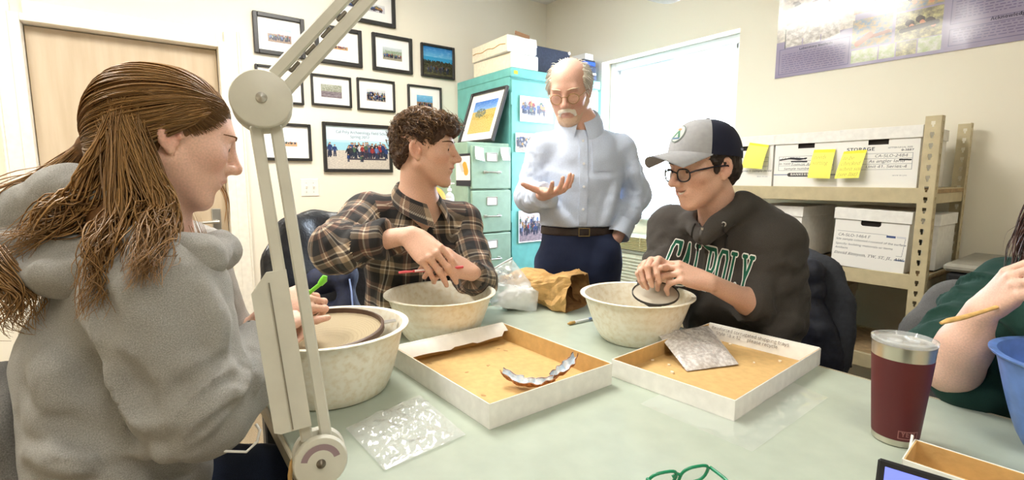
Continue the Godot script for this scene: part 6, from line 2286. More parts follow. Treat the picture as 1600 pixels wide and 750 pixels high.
	jobs.append(WorkerThreadPool.add_task(func() -> void: p_locks = curls(a, X, 3000, 7, Color(0.055, 0.027, 0.012), Color(0.30, 0.17, 0.08), 0.018, 0.30)))
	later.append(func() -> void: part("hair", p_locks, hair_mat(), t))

	# the red brush he holds
	var br := thing("toothbrush", "red and white toothbrush held between the plaid man's hands over the basin", "toothbrush", Vector3(0.6275, 1.0065, -1.2319))
	var b := MB.new()
	b.tube([Vector3(0.5842, 1.0084, -1.2517), Vector3(0.6322, 1.0119, -1.2292), Vector3(0.6792, 1.0142, -1.2034), Vector3(0.7112, 1.0163, -1.1901)], [0.004, 0.0048, 0.0052, 0.004], 8)
	part("handle", b, mat(rgb(206, 62, 70), 0.35), br)
	b = MB.new()
	b.tube([Vector3(0.5504, 1.0058, -1.2702), Vector3(0.5642, 1.0072, -1.2626), Vector3(0.5842, 1.0084, -1.2517)], [0.0052, 0.006, 0.0038], 8, true, 0.7)
	part("head", b, mat(rgb(224, 96, 104), 0.4), br)
	b = MB.new()
	b.tube([Vector3(0.5869, 1.0102, -1.245), Vector3(0.6257, 1.0135, -1.228)], 0.003, 6)
	part("grip", b, mat(rgb(240, 226, 222), 0.5), br)


# short curls all over a scalp
func curls(a: Sdf, X: Transform3D, count: int, sd: int, dark: Color, light: Color, size: float, low: float) -> MB:
	var r := RandomNumberGenerator.new()
	r.seed = sd
	var b := MB.new()
	b.colored = true
	for i in count:
		var d := Vector3(r.randf_range(-1, 1), r.randf_range(-0.55, 1), r.randf_range(-1, 1)).normalized()
		var o := X * Vector3(0, 0.035, -0.01)
		var w := (X.basis.orthonormalized() * d)
		var p := a.hit(o + w * 0.19, -w)
		if p.distance_to(o) < 0.06 or p.distance_to(o) > 0.15:
			continue
		var q := X.affine_inverse() * p
		if q.z > 0.045 and q.y < 0.055 + r.randf() * 0.02:
			continue
		if q.y < -0.075 or (absf(q.x) > 0.05 and Vector2(q.y + 0.004, q.z + 0.008).length() < 0.033):
			continue
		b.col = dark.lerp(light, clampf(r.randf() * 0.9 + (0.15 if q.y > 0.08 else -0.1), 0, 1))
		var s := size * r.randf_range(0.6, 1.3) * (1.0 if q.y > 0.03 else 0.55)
		var tg := (Vector3(0, -0.5, 0.35) + Vector3(r.randf_range(-1, 1), r.randf_range(-1, 1), r.randf_range(-1, 1))).cross(w).normalized()
		var bt := w.cross(tg)
		var pts := []
		var turns := r.randf_range(0.25, 0.95)
		for k in 6:
			var u := k / 5.0
			var an := TAU * turns * u
			pts.append(p - w * 0.004 + w * s * (0.15 + 0.62 * sin(u * 2.4)) + (tg * cos(an) + bt * sin(an)) * s * 0.42 * (0.4 + u) + tg * s * 1.1 * u)
		lock(b, pts, r.randf_range(0.0010, 0.0021))
	return b


func tall_man() -> void:
	var t := thing("person", "older white haired man in a light blue shirt, standing behind the table", "person", Vector3(1.55, 0, -1.66))
	var X := frame(Vector3(1.4582, 1.6311, -1.5604), Vector3(-0.75, -0.45, 0.52), Vector3(-0.03, 1, 0.0), 1.07)
	var skin := Color(0.76, 0.44, 0.33)
	var s := new_sdf(0.0038, skin)
	head(s, X, {"nose": 1.15, "jaw": 1.1, "closed": true, "lip": Color(0.60, 0.30, 0.25), "flush": Color(0.76, 0.32, 0.25, 0.55)})
	s.paint(X * Vector3(0, 0.11, 0.02), Vector3(0.06, 0.06, 0.06), Color(0.82, 0.50, 0.40, 0.6), 0.8)
	var neck := Vector3(1.5401, 1.4815, -1.5641)
	s.cap(X * Vector3(0, -0.05, -0.025), neck, 0.062, 0.066, 0.02)
	s.cap(neck, Vector3(1.5154, 1.2066, -1.5518), 0.07, 0.07, 0.03)
	s.cap(Vector3(1.406, 1.3821, -1.6354), Vector3(1.6869, 1.3854, -1.5028), 0.03, 0.03, 0.04)
	var eR := Vector3(1.3356, 1.1849, -1.6694)
	var wR := Vector3(1.2418, 1.206, -1.4536)
	s.cap(Vector3(1.3714, 1.4196, -1.6545), eR, 0.04, 0.04, 0.02)
	forearm(s, eR, wR, 0.044, UP)
	hand(s, wR, Vector3(-0.30, 0.14, 0.92), Vector3(0.1, -1, -0.1), false, [[0.1, 0.25, 0.2], [0.18, 0.3, 0.25], [0.28, 0.35, 0.3], [0.35, 0.4, 0.3], 0.16], [Vector3(0.35, -0.25, 0.85), 0.1], 1.06)
	var eL := Vector3(1.7795, 1.1901, -1.4537)
	var wL := Vector3(1.6126, 1.0104, -1.4238)
	s.cap(Vector3(1.7048, 1.424, -1.483), eL, 0.04, 0.04, 0.02)
	s.cap(eL, wL, 0.04, 0.03, 0.02)
	hand(s, wL, Vector3(1.5703, 0.8504, -1.5305) - wL, Vector3(0.55, 0.2, 0.8), true, [[0.3, 0.3, 0.2], [0.3, 0.3, 0.2], [0.3, 0.3, 0.2], [0.3, 0.3, 0.2], 0.03], [Vector3(0.7, -0.1, 0.6), 0.1], 1.02)
	sdf_part(s, "body", skin_mat(), t)
	brows(s, t, X, rgb(206, 180, 156), 0.9)

	# shirt
	var c := new_sdf(0.0075)
	c.namp = 0.0035
	c.noise.frequency = 12.0
	var pel := Vector3(1.5151, 0.9484, -1.5492)
	var waist := Vector3(1.5192, 1.0975, -1.557)
	var chest := Vector3(1.5233, 1.3115, -1.5624)
	var fr := Vector3(-0.55, 0, 0.83)
	c.fcap(Vector3(1.5145, 0.9882, -1.5496), chest, 0.168, 0.182, fr, 0.66, 0.05)
	c.fcap(chest, Vector3(1.5282, 1.3827, -1.5574), 0.172, 0.085, fr + UP * 0.25, 0.66, 0.05)
	c.cap(Vector3(1.3878, 1.4033, -1.6397), Vector3(1.5406, 1.4293, -1.5555), 0.050, 0.046, 0.05)
	c.cap(Vector3(1.6854, 1.4072, -1.4948), Vector3(1.5406, 1.4293, -1.5555), 0.050, 0.046, 0.05)
	c.ruffle(c.cap(Vector3(1.3778, 1.387, -1.6446), eR, 0.066, 0.062, 0.03), 0.005, 16.0)
	c.flat_end(c.ruffle(c.cap(eR, Vector3(1.2614, 1.1973, -1.4879), 0.064, 0.047, 0.03), 0.006, 14.0))
	c.ruffle(c.cap(Vector3(1.6977, 1.3904, -1.483), eL, 0.066, 0.060, 0.03), 0.005, 16.0)
	c.flat_end(c.ruffle(c.cap(eL, Vector3(1.6166, 1.0274, -1.4172), 0.062, 0.050, 0.03), 0.006, 14.0))
	for f in [[Vector3(1.3165, 1.2361, -1.5535), Vector3(1.368, 1.0798, -1.4907), 0.016], [Vector3(1.579, 1.2354, -1.4087), Vector3(1.5348, 1.0761, -1.4166), 0.016], [Vector3(1.3508, 1.1319, -1.5117), Vector3(1.4078, 1.0486, -1.4563), 0.014], [Vector3(1.7044, 1.3446, -1.4332), Vector3(1.7437, 1.2061, -1.4074), 0.014]]:
		fold(c, f[0], f[1], f[2], 0.03)
	c.cut(c.cap(X * Vector3(0, -0.065, -0.01), neck, 0.071, 0.070, 0.012))
	c.clips.append(Plane(-UP, -waist.y + 0.035))
	var sm := grain(rgb(196, 207, 227), 0.03, 0.85, 6.0, 0.1)
	sdf_part(c, "shirt", sm, t)
	# collar points
	for sg: float in [-1.0, 1.0]:
		var rows := []
		for i in 13:
			var k := i / 12.0
			var an := lerpf(PI, 0.16, k)
			var ctr := neck.lerp(X * Vector3(0, -0.06, -0.02), 0.32)
			var f2 := Vector3(-0.6, -0.30, 0.75).normalized()
			var sd := f2.cross(UP).normalized() * sg
			var d := f2 * cos(an) + sd * sin(an)
			var top := ctr + d * 0.074 + UP * (0.040 - 0.036 * k * k)
			var low := ctr + d * lerpf(0.095, 0.108, k) + sd * 0.016 * k * k + UP * (-0.022 - 0.040 * k * k)
			rows.append([top - d * 0.004 - UP * 0.02, top, top + d * 0.008, top.lerp(low, 0.5) + d * 0.011, low])
		var b := MB.new()
		b.sheet(rows, 1.0)
		part("collar", b, sm, t)
	# placket with buttons, pocket
	var rt := fr.cross(UP).normalized()
	var pl := patch(c, Vector3(1.4704, 1.2487, -1.4915), rt * -0.017, UP * 0.20, fr, 4, 30, 0.003)
	part("placket", pl, sm, t)
	for y in [220, 256, 292, 328]:
		var p := c.hit(Vector3(1.4704, 1.2487, -1.4915) + fr * 0.12 + UP * (0.17 - 0.0026 * (y - 220)), -fr) + fr * 0.004
		var b := MB.new()
		b.lathe([Vector2(0, 0), Vector2(0.0055, 0), Vector2(0.0055, 0.002), Vector2(0.003, 0.0025), Vector2(0, 0.002)], 14, Transform3D(Basis(rt, fr, rt.cross(fr)), p))
		part("button", b, mat(rgb(228, 230, 234), 0.3), t)
	var pk := patch(c, Vector3(1.5493, 1.3549, -1.4495), rt * -0.052, UP * 0.06, fr, 12, 12, 0.003)
	part("pocket", pk, sm, t)
	# cuff at the pocketed hand
	var cf := MB.new()
	cf.tube([Vector3(1.6512, 1.0746, -1.4241), Vector3(1.61, 1.0198, -1.4147)], [0.057, 0.053], 24, false)
	part("cuff", cf, sm, t)

	# belt and jeans
	var j := new_sdf(0.009)
	j.namp = 0.005
	j.fcap(waist + UP * -0.03, pel + UP * -0.05, 0.158, 0.172, fr, 0.68, 0.04)
	var hipR := pel - rt * -0.095 + UP * -0.06
	var hipL := pel + rt * -0.095 + UP * -0.06
	for p in [hipR, hipL]:
		j.cap(Vector3(1.5709, 0.9557, -1.4462), Vector3(1.5454, 0.8618, -1.4755), 0.06, 0.06, 0.03)
		j.ruffle(j.cap(p, Vector3(p.x, 0.5, p.z) + fr * 0.02, 0.096, 0.075, 0.04), 0.004, 12.0)
		j.cap(Vector3(p.x, 0.5, p.z) + fr * 0.02, Vector3(p.x, 0.06, p.z), 0.073, 0.062, 0.03)
	j.clips.append(Plane(UP, waist.y - 0.032))
	j.clips.append(Plane(-UP, -0.03))
	sdf_part(j, "jeans", heather(rgb(36, 46, 76)), t)
	var bl := new_sdf(0.006)
	bl.fcap(waist + UP * -0.03, pel + UP * -0.05, 0.1645, 0.178, fr, 0.68, 0.04)
	bl.clips.append(Plane(UP, waist.y - 0.038))
	bl.clips.append(Plane(-UP, -waist.y + 0.072))
	sdf_part(bl, "belt", grain(rgb(46, 32, 26), 0.1, 0.5, 6.0), t)
	var bk := MB.new()
	var bp := bl.hit(Vector3(1.4615, 1.0442, -1.466) + fr * 0.1 + UP * 0.0, -fr)
	bp.y = waist.y - 0.055
	bp = bl.hit(bp + fr * 0.1, -fr) + fr * 0.003
	for e in [-1.0, 1.0]:
		bk.box(bp + rt * e * 0.022, Vector3(0.004, 0.036, 0.005), 0.001, Basis(rt, UP, rt.cross(UP)))
		bk.box(bp + UP * e * 0.016, Vector3(0.044, 0.004, 0.005), 0.001, Basis(rt, UP, rt.cross(UP)))
	part("buckle", bk, mat(rgb(150, 130, 90), 0.35, 0.9), t)
	shoes(t, [Vector3(hipR.x, 0, hipR.z), Vector3(hipL.x, 0, hipL.z)], fr, rgb(70, 52, 40))

	# white hair round the sides and back, moustache, beard
	var a := new_sdf(0.004)
	a.xf = X
	a.ell(Vector3(0, 0.03, -0.018), Vector3(0.082, 0.08, 0.098), 0.01)
	a.cut(a.ell(Vector3(0.010, 0.105, 0.078), Vector3(0.068, 0.092, 0.088), 0.012))
	a.cut(a.ell(Vector3(0, -0.045, 0.085), Vector3(0.11, 0.10, 0.088), 0.01))
	a.cut(a.ell(Vector3(0, -0.10, 0.0), Vector3(0.12, 0.075, 0.07), 0.01))
	a.xf = Transform3D()
	a.noise.frequency = 40.0
	a.namp = 0.004
	var white := grain(rgb(238, 230, 214), 0.08, 0.6, 20.0, 0.1)
	sdf_part(a, "scalp_hair", white, t)
	jobs.append(WorkerThreadPool.add_task(func() -> void: m_locks = combed(a, X, 700)))
	later.append(func() -> void: part("hair", m_locks, hair_mat(), t))
	a = new_sdf(0.0035)
	a.xf = X
	for x: float in [-1.0, 1.0]:
		a.cap(Vector3(0, -0.044, 0.0985), Vector3(x * 0.026, -0.058, 0.083), 0.0085, 0.0075, 0.008)
		a.cap(Vector3(x * 0.026, -0.058, 0.083), Vector3(x * 0.031, -0.078, 0.073), 0.0075, 0.006, 0.008)
	a.xf = Transform3D()
	a.noise.frequency = 90.0
	a.namp = 0.003
	sdf_part(a, "moustache", white, t)
	a = new_sdf(0.0035)
	a.xf = X
	a.ell(Vector3(0, -0.1, 0.069), Vector3(0.034, 0.026, 0.026), 0.01)
	for x: float in [-1.0, 1.0]:
		a.cap(Vector3(x * 0.026, -0.095, 0.06), Vector3(x * 0.057, -0.04, 0.012), 0.0195, 0.0195, 0.015)
		a.cap(Vector3(x * 0.03, -0.078, 0.072), Vector3(x * 0.026, -0.095, 0.066), 0.008, 0.012, 0.01)
	a.xf = Transform3D()
	a.noise.frequency = 90.0
	a.namp = 0.0028
	sdf_part(a, "beard", grain(rgb(208, 178, 154), 0.16, 0.8, 26.0, 0.1), t)
	wire_glasses(t, X, mat(rgb(150, 124, 74), 0.3, 0.9), 0.0215, 0.0185, 0.0012)


func combed(a: Sdf, X: Transform3D, count: int) -> MB:
	var r := RandomNumberGenerator.new()
	r.seed = 5
	var b := MB.new()
	b.colored = true
	for i in count:
		var d := Vector3(r.randf_range(-1, 1), r.randf_range(-0.5, 0.95), r.randf_range(-1, 0.7)).normalized()
		var o := X * Vector3(0, 0.03, -0.018)
		var w := X.basis.orthonormalized() * d
		var p := a.hit(o + w * 0.17, -w)
		var q := X.affine_inverse() * p
		if p.distance_to(o) < 0.07 or q.y < -0.05 or ((q - Vector3(0.010, 0.105, 0.078)) / Vector3(0.066, 0.09, 0.086)).length() < 1.0:
			continue
		b.col = Color(0.62, 0.56, 0.46).lerp(Color(0.88, 0.84, 0.76), r.randf())
		var tg := X.basis.orthonormalized() * Vector3(0, -0.75, -0.55)
		tg = (tg - w * tg.dot(w)).normalized()
		lock(b, [p - w * 0.002, p + tg * 0.02 + w * 0.005 + jv(r, 0.003), p + tg * 0.045 + w * 0.002 + jv(r, 0.005)], r.randf_range(0.0016, 0.003))
	return b


# spectacles on a face: rx, ry = lens radii, w = wire
func wire_glasses(t: Node3D, X: Transform3D, m: Material, rx: float, ry: float, w: float, y := 0.0) -> void:
	var g := thing("spectacles", "thin gold wire spectacles on the white haired man's nose" if w < 0.0015 else "dark plastic spectacles worn by the man with the cap", "glasses", X * Vector3(0, -0.002, 0.1))
	for x: float in [-1.0, 1.0]:
		var o := Vector3(x * 0.033, -0.004 + y, 0.101)
		var pts := []
		var lens := []
		for i in 33:
			var an := TAU * i / 32.0
			var e := 1.0 if w < 0.0015 else 0.75
			var p := o + Vector3(rx * signf(cos(an)) * pow(absf(cos(an)), e), ry * signf(sin(an)) * pow(absf(sin(an)), e), -absf(cos(an)) * 0.001 - (0.006 if cos(an) * x > 0 else 0.0) * absf(cos(an)))
			pts.append(X * p)
		var b := MB.new()
		b.tube(pts, w * X.basis.get_scale().x, 8, false)
		part("rim", b, m, g)
		b = MB.new()
		b.poly(pts.slice(0, 32), X.basis.z)
		part("lens", b, film(0.05, 0.02), g)
		b = MB.new()
		b.tube([X * (o + Vector3(x * rx, 0.006, -0.006)), X * Vector3(x * 0.066, 0.006 + y, 0.08), X * Vector3(x * 0.0795, 0.008 + y, 0.02), X * Vector3(x * 0.081, 0.004 + y, -0.018), X * Vector3(x * 0.079, -0.016, -0.034)], w * 1.1, 8)
		part("temple", b, m, g)
	var b := MB.new()
	b.tube([X * Vector3(-0.033 + rx, 0.002 + y, 0.1), X * Vector3(0, 0.007 + y, 0.105), X * Vector3(0.033 - rx, 0.002 + y, 0.1)], w * 1.1, 8)
	part("bridge", b, m, g)


func cap_man() -> void:
	var t := thing("person", "smiling young man in a dark hoodie and cap, seated before the shelving", "person", Vector3(1.6, 0, -0.86))
	var X := frame(Vector3(1.3712, 1.2962, -0.8696), Vector3(-0.93, -0.17, -0.30), Vector3(-0.02, 1, 0.0), 1.02)
	var skin := Color(0.74, 0.44, 0.32)
	var s := new_sdf(0.0036, skin)
	head(s, X, {"nose": 1.25, "jaw": 0.94, "chin": -0.006, "short": 0.006, "smile": 0.010, "open": 0.005, "lip": Color(0.62, 0.28, 0.23), "flush": Color(0.76, 0.34, 0.26, 0.45)})
	var neck := Vector3(1.4609, 1.1325, -0.8527)
	s.cap(X * Vector3(0, -0.055, -0.022), neck, 0.056, 0.062, 0.02)
	s.cap(neck, Vector3(1.5225, 0.9289, -0.8504), 0.06, 0.07, 0.03)
	var shL := Vector3(1.515, 1.0751, -0.7157)
	var shR := Vector3(1.4376, 1.0897, -1.0139)
	s.cap(neck + UP * -0.06, shL, 0.04, 0.035, 0.04)
	s.cap(neck + UP * -0.06, shR, 0.04, 0.035, 0.04)
	var eL := Vector3(1.5309, 0.8467, -0.6931)
	var wL := Vector3(1.2462, 0.9783, -0.7556)
	s.cap(shL, eL, 0.035, 0.04, 0.02)
	forearm(s, eL, wL, 0.044, Vector3(-0.2, 0.8, 0.5))
	hand(s, wL, Vector3(1.1853, 1.0084, -0.8055) - wL, Vector3(-0.1, 0.8, 0.6), true, [[0.55, 0.75, 0.45], [0.62, 0.8, 0.5], [0.7, 0.85, 0.5], [0.8, 0.9, 0.5], 0.05], [Vector3(0.8, -0.35, 0.3), 0.3], 1.02)
	var eR := Vector3(1.3342, 0.8976, -0.9852)
	var wR := Vector3(1.2315, 0.9896, -0.8938)
	s.cap(shR, eR, 0.035, 0.04, 0.02)
	s.cap(eR, wR, 0.04, 0.027, 0.02)
	hand(s, wR, Vector3(1.144, 1.0291, -0.8834) - wR, Vector3(-0.35, 0.85, -0.25), false, [[0.75, 0.85, 0.5], [0.8, 0.9, 0.5], [0.85, 0.95, 0.5], [0.9, 0.95, 0.5], 0.06], [Vector3(0.85, -0.3, 0.35), 0.3], 1.0)
	sdf_part(s, "body", skin_mat(), t)
	eyes(t, X, Vector3(0.0, -0.1, 1), Color(0.08, 0.05, 0.03))
	brows(s, t, X, rgb(62, 42, 30), 0.85)
	# teeth
	var tb := MB.new()
	var rows := []
	for j in 2:
		var row := []
		for i in 11:
			var k := (i - 5) / 5.0
			row.append(X * Vector3(k * 0.017, -0.0572 - j * 0.007 + 0.004 * k * k, 0.0905 - 0.008 * k * k))
		rows.append(row)
	tb.sheet(rows, 1.0)
	part("teeth", tb, mat(rgb(240, 234, 220), 0.25), t)
	wire_glasses(t, X, mat(rgb(24, 28, 44), 0.25), 0.0235, 0.018, 0.0022)

	# hoodie
	var c := new_sdf(0.007)
	c.namp = 0.006
	var pel := Vector3(1.5863, 0.5482, -0.8186)
	var chest := Vector3(1.5291, 0.9498, -0.8487)
	var fr := Vector3(-0.98, 0, 0.12).normalized()
	c.fcap(pel, chest, 0.165, 0.185, fr, 0.72, 0.05)
	c.fcap(chest, Vector3(1.4943, 1.0684, -0.8555), 0.18, 0.12, fr + UP * 0.3, 0.70, 0.05)
	c.cap(shL, shR, 0.075, 0.075, 0.06)
	c.ruffle(c.cap(shL, eL, 0.088, 0.078, 0.04), 0.009, 16.0)
	c.flat_end(c.ruffle(c.cap(eL, Vector3(1.3973, 0.9008, -0.7255), 0.074, 0.056, 0.03), 0.010, 12.0))
	c.ruffle(c.cap(shR, eR, 0.08, 0.07, 0.04), 0.008, 14.0)
	c.flat_end(c.cap(eR, Vector3(1.2536, 0.9713, -0.9185), 0.062, 0.044, 0.03))
	for f in [[Vector3(1.4387, 1.0036, -0.6983), Vector3(1.3967, 0.8764, -0.697), 0.022], [Vector3(1.3324, 0.8792, -0.8205), Vector3(1.3295, 0.793, -0.8468), 0.02], [Vector3(1.3932, 0.8395, -0.6561), Vector3(1.4603, 0.8575, -0.6092), 0.02], [Vector3(1.4191, 0.815, -0.6582), Vector3(1.4814, 0.7715, -0.6302), 0.03]]:
		fold(c, f[0], f[1], f[2], 0.03)
	# hood lying round the neck
	c.cap(Vector3(1.4587, 1.1899, -0.788), Vector3(1.5862, 1.1325, -0.7596), 0.04, 0.045, 0.03)
	c.cap(Vector3(1.4484, 1.1827, -0.782), Vector3(1.3541, 1.1279, -0.8057), 0.034, 0.026, 0.025)
	c.cap(Vector3(1.615, 1.1482, -0.8161), Vector3(1.5266, 1.1667, -0.9348), 0.045, 0.035, 0.03)
	c.cap(Vector3(1.5266, 1.1667, -0.9348), Vector3(1.3967, 1.1247, -0.9242), 0.033, 0.026, 0.025)
	c.cap(Vector3(1.3541, 1.1279, -0.8057), Vector3(1.3238, 1.0903, -0.8223), 0.026, 0.02, 0.02)
	c.cap(Vector3(1.3967, 1.1247, -0.9242), Vector3(1.3314, 1.0917, -0.8419), 0.026, 0.02, 0.02)
	c.cut(c.cap(X * Vector3(0, -0.06, -0.01), neck + UP * -0.015, 0.064, 0.062, 0.012))
	var hm := heather(rgb(64, 60, 56))
	sdf_part(c, "hoodie", hm, t)
	# zip, draw strings, eyelets
	var rt := fr.cross(UP).normalized() * -1.0
	var n := (Vector3(-0.93, 0.18, 0.30)).normalized()
	var z0 := Vector3(1.32, 1.1204, -0.8298)
	var zb := MB.new()
	var zr := []
	for i in 12:
		var p := z0.lerp(Vector3(1.3114, 0.8959, -0.8512), i / 11.0)
		var q := c.hit(p + n * 0.12, -n) + n * 0.0015
		zr.append([q - rt * 0.004, q + n * 0.0015, q + rt * 0.004])
	zb.sheet(zr, 1.0)
	if zb.n[4].dot(n) < 0:
		zb = MB.new()
		zb.sheet(zr, -1.0)
	part("zipper", zb, mat(rgb(60, 56, 50), 0.5), t)
	zb = MB.new()
	var zp: Vector3 = zr[0][1] + n * 0.003
	zb.tube([zp, zp - UP * 0.02, zp - UP * 0.036], [0.004, 0.0035, 0.005], 8, true, 0.5)
	part("zip_pull", zb, mat(rgb(190, 184, 172), 0.3, 0.9), t)
	for q in [[Vector3(1.3243, 1.1443, -0.8681), Vector3(1.3127, 1.0521, -0.8622), Vector3(1.3038, 1.0023, -0.8736)], [Vector3(1.366, 1.1289, -0.7845), Vector3(1.3414, 1.0686, -0.7807), Vector3(1.336, 1.0111, -0.7883)]]:
		var e := MB.new()
		var p0: Vector3 = c.hit(q[0] + n * 0.1, -n) + n * 0.002
		var ring := []
		for i in 13:
			var an := TAU * i / 12.0
			ring.append(p0 + (UP * cos(an) + rt * sin(an)) * 0.006)
		e.tube(ring, 0.002, 6, false)
		part("eyelet", e, M.steel, t)
		e = MB.new()
		var path := [p0]
		for k in 8:
			var pp: Vector3 = q[0].lerp(q[1], k / 7.0)
			path.append(c.hit(pp + n * 0.1, -n) + n * 0.004)
		e.tube(path, 0.0028, 6)
		part("draw_string", e, mat(rgb(40, 38, 36), 0.9), t)
	# the letters across the chest
	var lo := Vector3(1.3139, 0.9999, -0.8029)
	var im := college_letters()
	var rr := (Vector3(1.3921, 0.9741, -0.7157) - Vector3(1.2449, 1.0239, -0.9332)) * 0.5
	var uu := n.cross(rr).normalized()
	if uu.y < 0:
		uu = -uu
	var lb := patch(c, (Vector3(1.3921, 0.9741, -0.7157) + Vector3(1.2449, 1.0239, -0.9332)) * 0.5, rr, uu * 0.079, n, 40, 14, 0.0018, false)
	var lm := from_image(im, 0.8)
	lm.transparency = BaseMaterial3D.TRANSPARENCY_ALPHA_SCISSOR
	lm.alpha_scissor_threshold = 0.5
	part("chest_lettering", lb, lm, t)

	# jeans
	var j := new_sdf(0.012)
	for sg: float in [-1.0, 1.0]:
		var hp := pel + Vector3(-0.02, -0.04, sg * 0.1)
		j.cap(hp, hp + Vector3(-0.42, 0.0, sg * 0.02), 0.1, 0.075, 0.04)
		j.cap(hp + Vector3(-0.42, 0, sg * 0.02), Vector3(hp.x - 0.40, 0.1, hp.z + sg * 0.02), 0.072, 0.055, 0.03)
	sdf_part(j, "jeans", heather(rgb(40, 46, 60)), t)
	shoes(t, [Vector3(pel.x - 0.42, 0, pel.z - 0.12), Vector3(pel.x - 0.42, 0, pel.z + 0.12)], Vector3(-1, 0, 0), rgb(40, 40, 42))

	# hair below the cap
	var a := new_sdf(0.004)
	a.xf = X
	a.ell(Vector3(0, 0.03, -0.018), Vector3(0.080, 0.084, 0.099), 0.01)
	a.ell(Vector3(0, -0.02, -0.07), Vector3(0.06, 0.05, 0.04), 0.03)
	a.cut(a.ell(Vector3(0, -0.05, 0.085), Vector3(0.11, 0.11, 0.085), 0.01))
	a.cut(a.ell(Vector3(0, -0.105, -0.005), Vector3(0.12, 0.075, 0.075), 0.01))
	a.cap(Vector3(-0.074, 0.02, 0.016), Vector3(-0.071, -0.012, 0.014), 0.008, 0.005, 0.01)
	a.cap(Vector3(0.074, 0.02, 0.016), Vector3(0.071, -0.012, 0.014), 0.008, 0.005, 0.01)
	a.xf = Transform3D()
	a.noise.frequency = 50.0
	a.namp = 0.005
	sdf_part(a, "hair", mat(rgb(42, 30, 24), 0.6), t)

	# cap
	var cp := thing("baseball_cap", "grey and navy baseball cap with curved brim on the hooded man's head", "cap", X * Vector3(0, 0.06, 0))
	var Y := X * Transform3D(Basis(Vector3.RIGHT, -0.22).scaled(Vector3(1.06, 1.1, 1.08)), Vector3(0, 0.032, -0.008))
	var front := MB.new()
	var back := MB.new()
	for b in [front, back]:
		var rows2 := []
		for i in 17:
			var k := i / 16.0
			var ph := k * PI * 0.5
			var row := []
			for jx in 25:
				var an := (lerpf(-1.15, 1.15, jx / 24.0) if b == front else lerpf(1.15, TAU - 1.15, jx / 24.0))
				var rad := pow(cos(ph), 0.72)
				row.append(Y * Vector3(sin(an) * 0.086 * rad, 0.002 + 0.098 * pow(sin(ph), 1.05), cos(an) * 0.106 * rad + 0.0))
			rows2.append(row)
		b.sheet(rows2, 1.0)
		if b.n[12].dot(b.v[12] - Y.origin) < 0:
			for i in b.n.size():
				b.n[i] = -b.n[i]
			for i in range(0, b.ix.size(), 3):
				var q: int = b.ix[i]
				b.ix[i] = b.ix[i + 1]
				b.ix[i + 1] = q
		part("front_panel" if b == front else "mesh_panel", b, grain(rgb(156, 156, 158), 0.05, 0.9, 10.0) if b == front else heather(rgb(22, 26, 48)), cp)
	var brim := MB.new()
	for sd in [1.0, -1.0]:
		var rows3 := []
		for i in 9:
			var k := i / 8.0
			var row := []
			for jx in 21:
				var u := (jx - 10) / 10.0
				var an := u * 1.2
				var base := Vector3(sin(an) * 0.086, 0.004, cos(an) * 0.106)
				var out := Vector3(u * 0.076, 0.0, 0.106 + 0.068 * sqrt(maxf(0.0, 1.0 - u * u * 0.92)) )
				var p := base.lerp(out, k)
				p.y += -0.014 * k - 0.020 * u * u * (0.3 + k) + 0.004 - sd * -0.001
				row.append(Y * p)
			rows3.append(row)
		brim.sheet(rows3, sd)
	part("brim", brim, grain(rgb(150, 150, 152), 0.05, 0.9, 10.0), cp)
	var bt := MB.new()
	bt.ball(Y * Vector3(0, 0.101, 0), Vector3(0.007, 0.004, 0.007), 10)
	part("button", bt, mat(rgb(34, 36, 54), 0.8), cp)
	# round badge on the front
	var bi := blank(96, 96, Color(1, 1, 1, 0))
	stroke(bi, [Vector2(48, 48), Vector2(48.1, 48)], 42, rgb(96, 110, 104))
	stroke(bi, [Vector2(48, 48), Vector2(48.1, 48)], 37, rgb(186, 186, 180))
	stroke(bi, [Vector2(30, 66), Vector2(46, 36), Vector2(60, 56), Vector2(70, 66)], 6, rgb(70, 120, 92))
	stroke(bi, [Vector2(40, 30), Vector2(62, 26)], 5, rgb(200, 130, 90))
	stroke(bi, [Vector2(28, 72), Vector2(70, 72)], 4, rgb(80, 110, 140))
	var bm := from_image(bi, 0.8)
	bm.transparency = BaseMaterial3D.TRANSPARENCY_ALPHA_SCISSOR
	bm.alpha_scissor_threshold = 0.5
	var bb := MB.new()
	var rows4 := []
	for i in 7:
		var row := []
		for jx in 7:
			var an := lerpf(0.36, -0.36, jx / 6.0)
			var ph := lerpf(0.92, 0.28, i / 6.0)
			var rad := pow(cos(ph), 0.72)
			row.append(Y * (Vector3(sin(an) * 0.086 * rad, 0.002 + 0.098 * pow(sin(ph), 1.05), cos(an) * 0.106 * rad) * 1.015))
		rows4.append(row)
	bb.sheet(rows4, 1.0)
	if bb.n[24].dot(Y.basis.z) < 0:
		bb = MB.new()
		bb.sheet(rows4, -1.0)
	part("badge", bb, bm, cp)
	# small tab on the side
	var tg := MB.new()
	var tp := Y * (Vector3(sin(2.2) * 0.0845, 0.022, cos(2.2) * 0.105))
	tg.box(tp, Vector3(0.012, 0.007, 0.003), 0.001, Basis(Y.basis.z.normalized(), Y.basis.y.normalized(), -Y.basis.x.normalized()))
	part("side_tab", tg, mat(rgb(150, 156, 176), 0.7), cp)

	# the little sieve he washes
	var sv := thing("hand_sieve", "small round sieve with black rim held by the hooded man over his basin", "sieve", Vector3(1.1561, 0.9389, -0.8665))
	sv.transform.basis = Basis(Vector3(0.803, 0, 0.596), 0.30) * Basis(Vector3(0.596, 0, -0.803), -0.06)
	var q := MB.new()
	q.lathe([Vector2(0.063, -0.003), Vector2(0.0655, -0.003), Vector2(0.0658, 0.002), Vector2(0.065, 0.003), Vector2(0.0635, 0.003), Vector2(0.063, -0.003)], 40)
	place("rim", q.mesh(), mat(rgb(40, 34, 30), 0.5), sv)
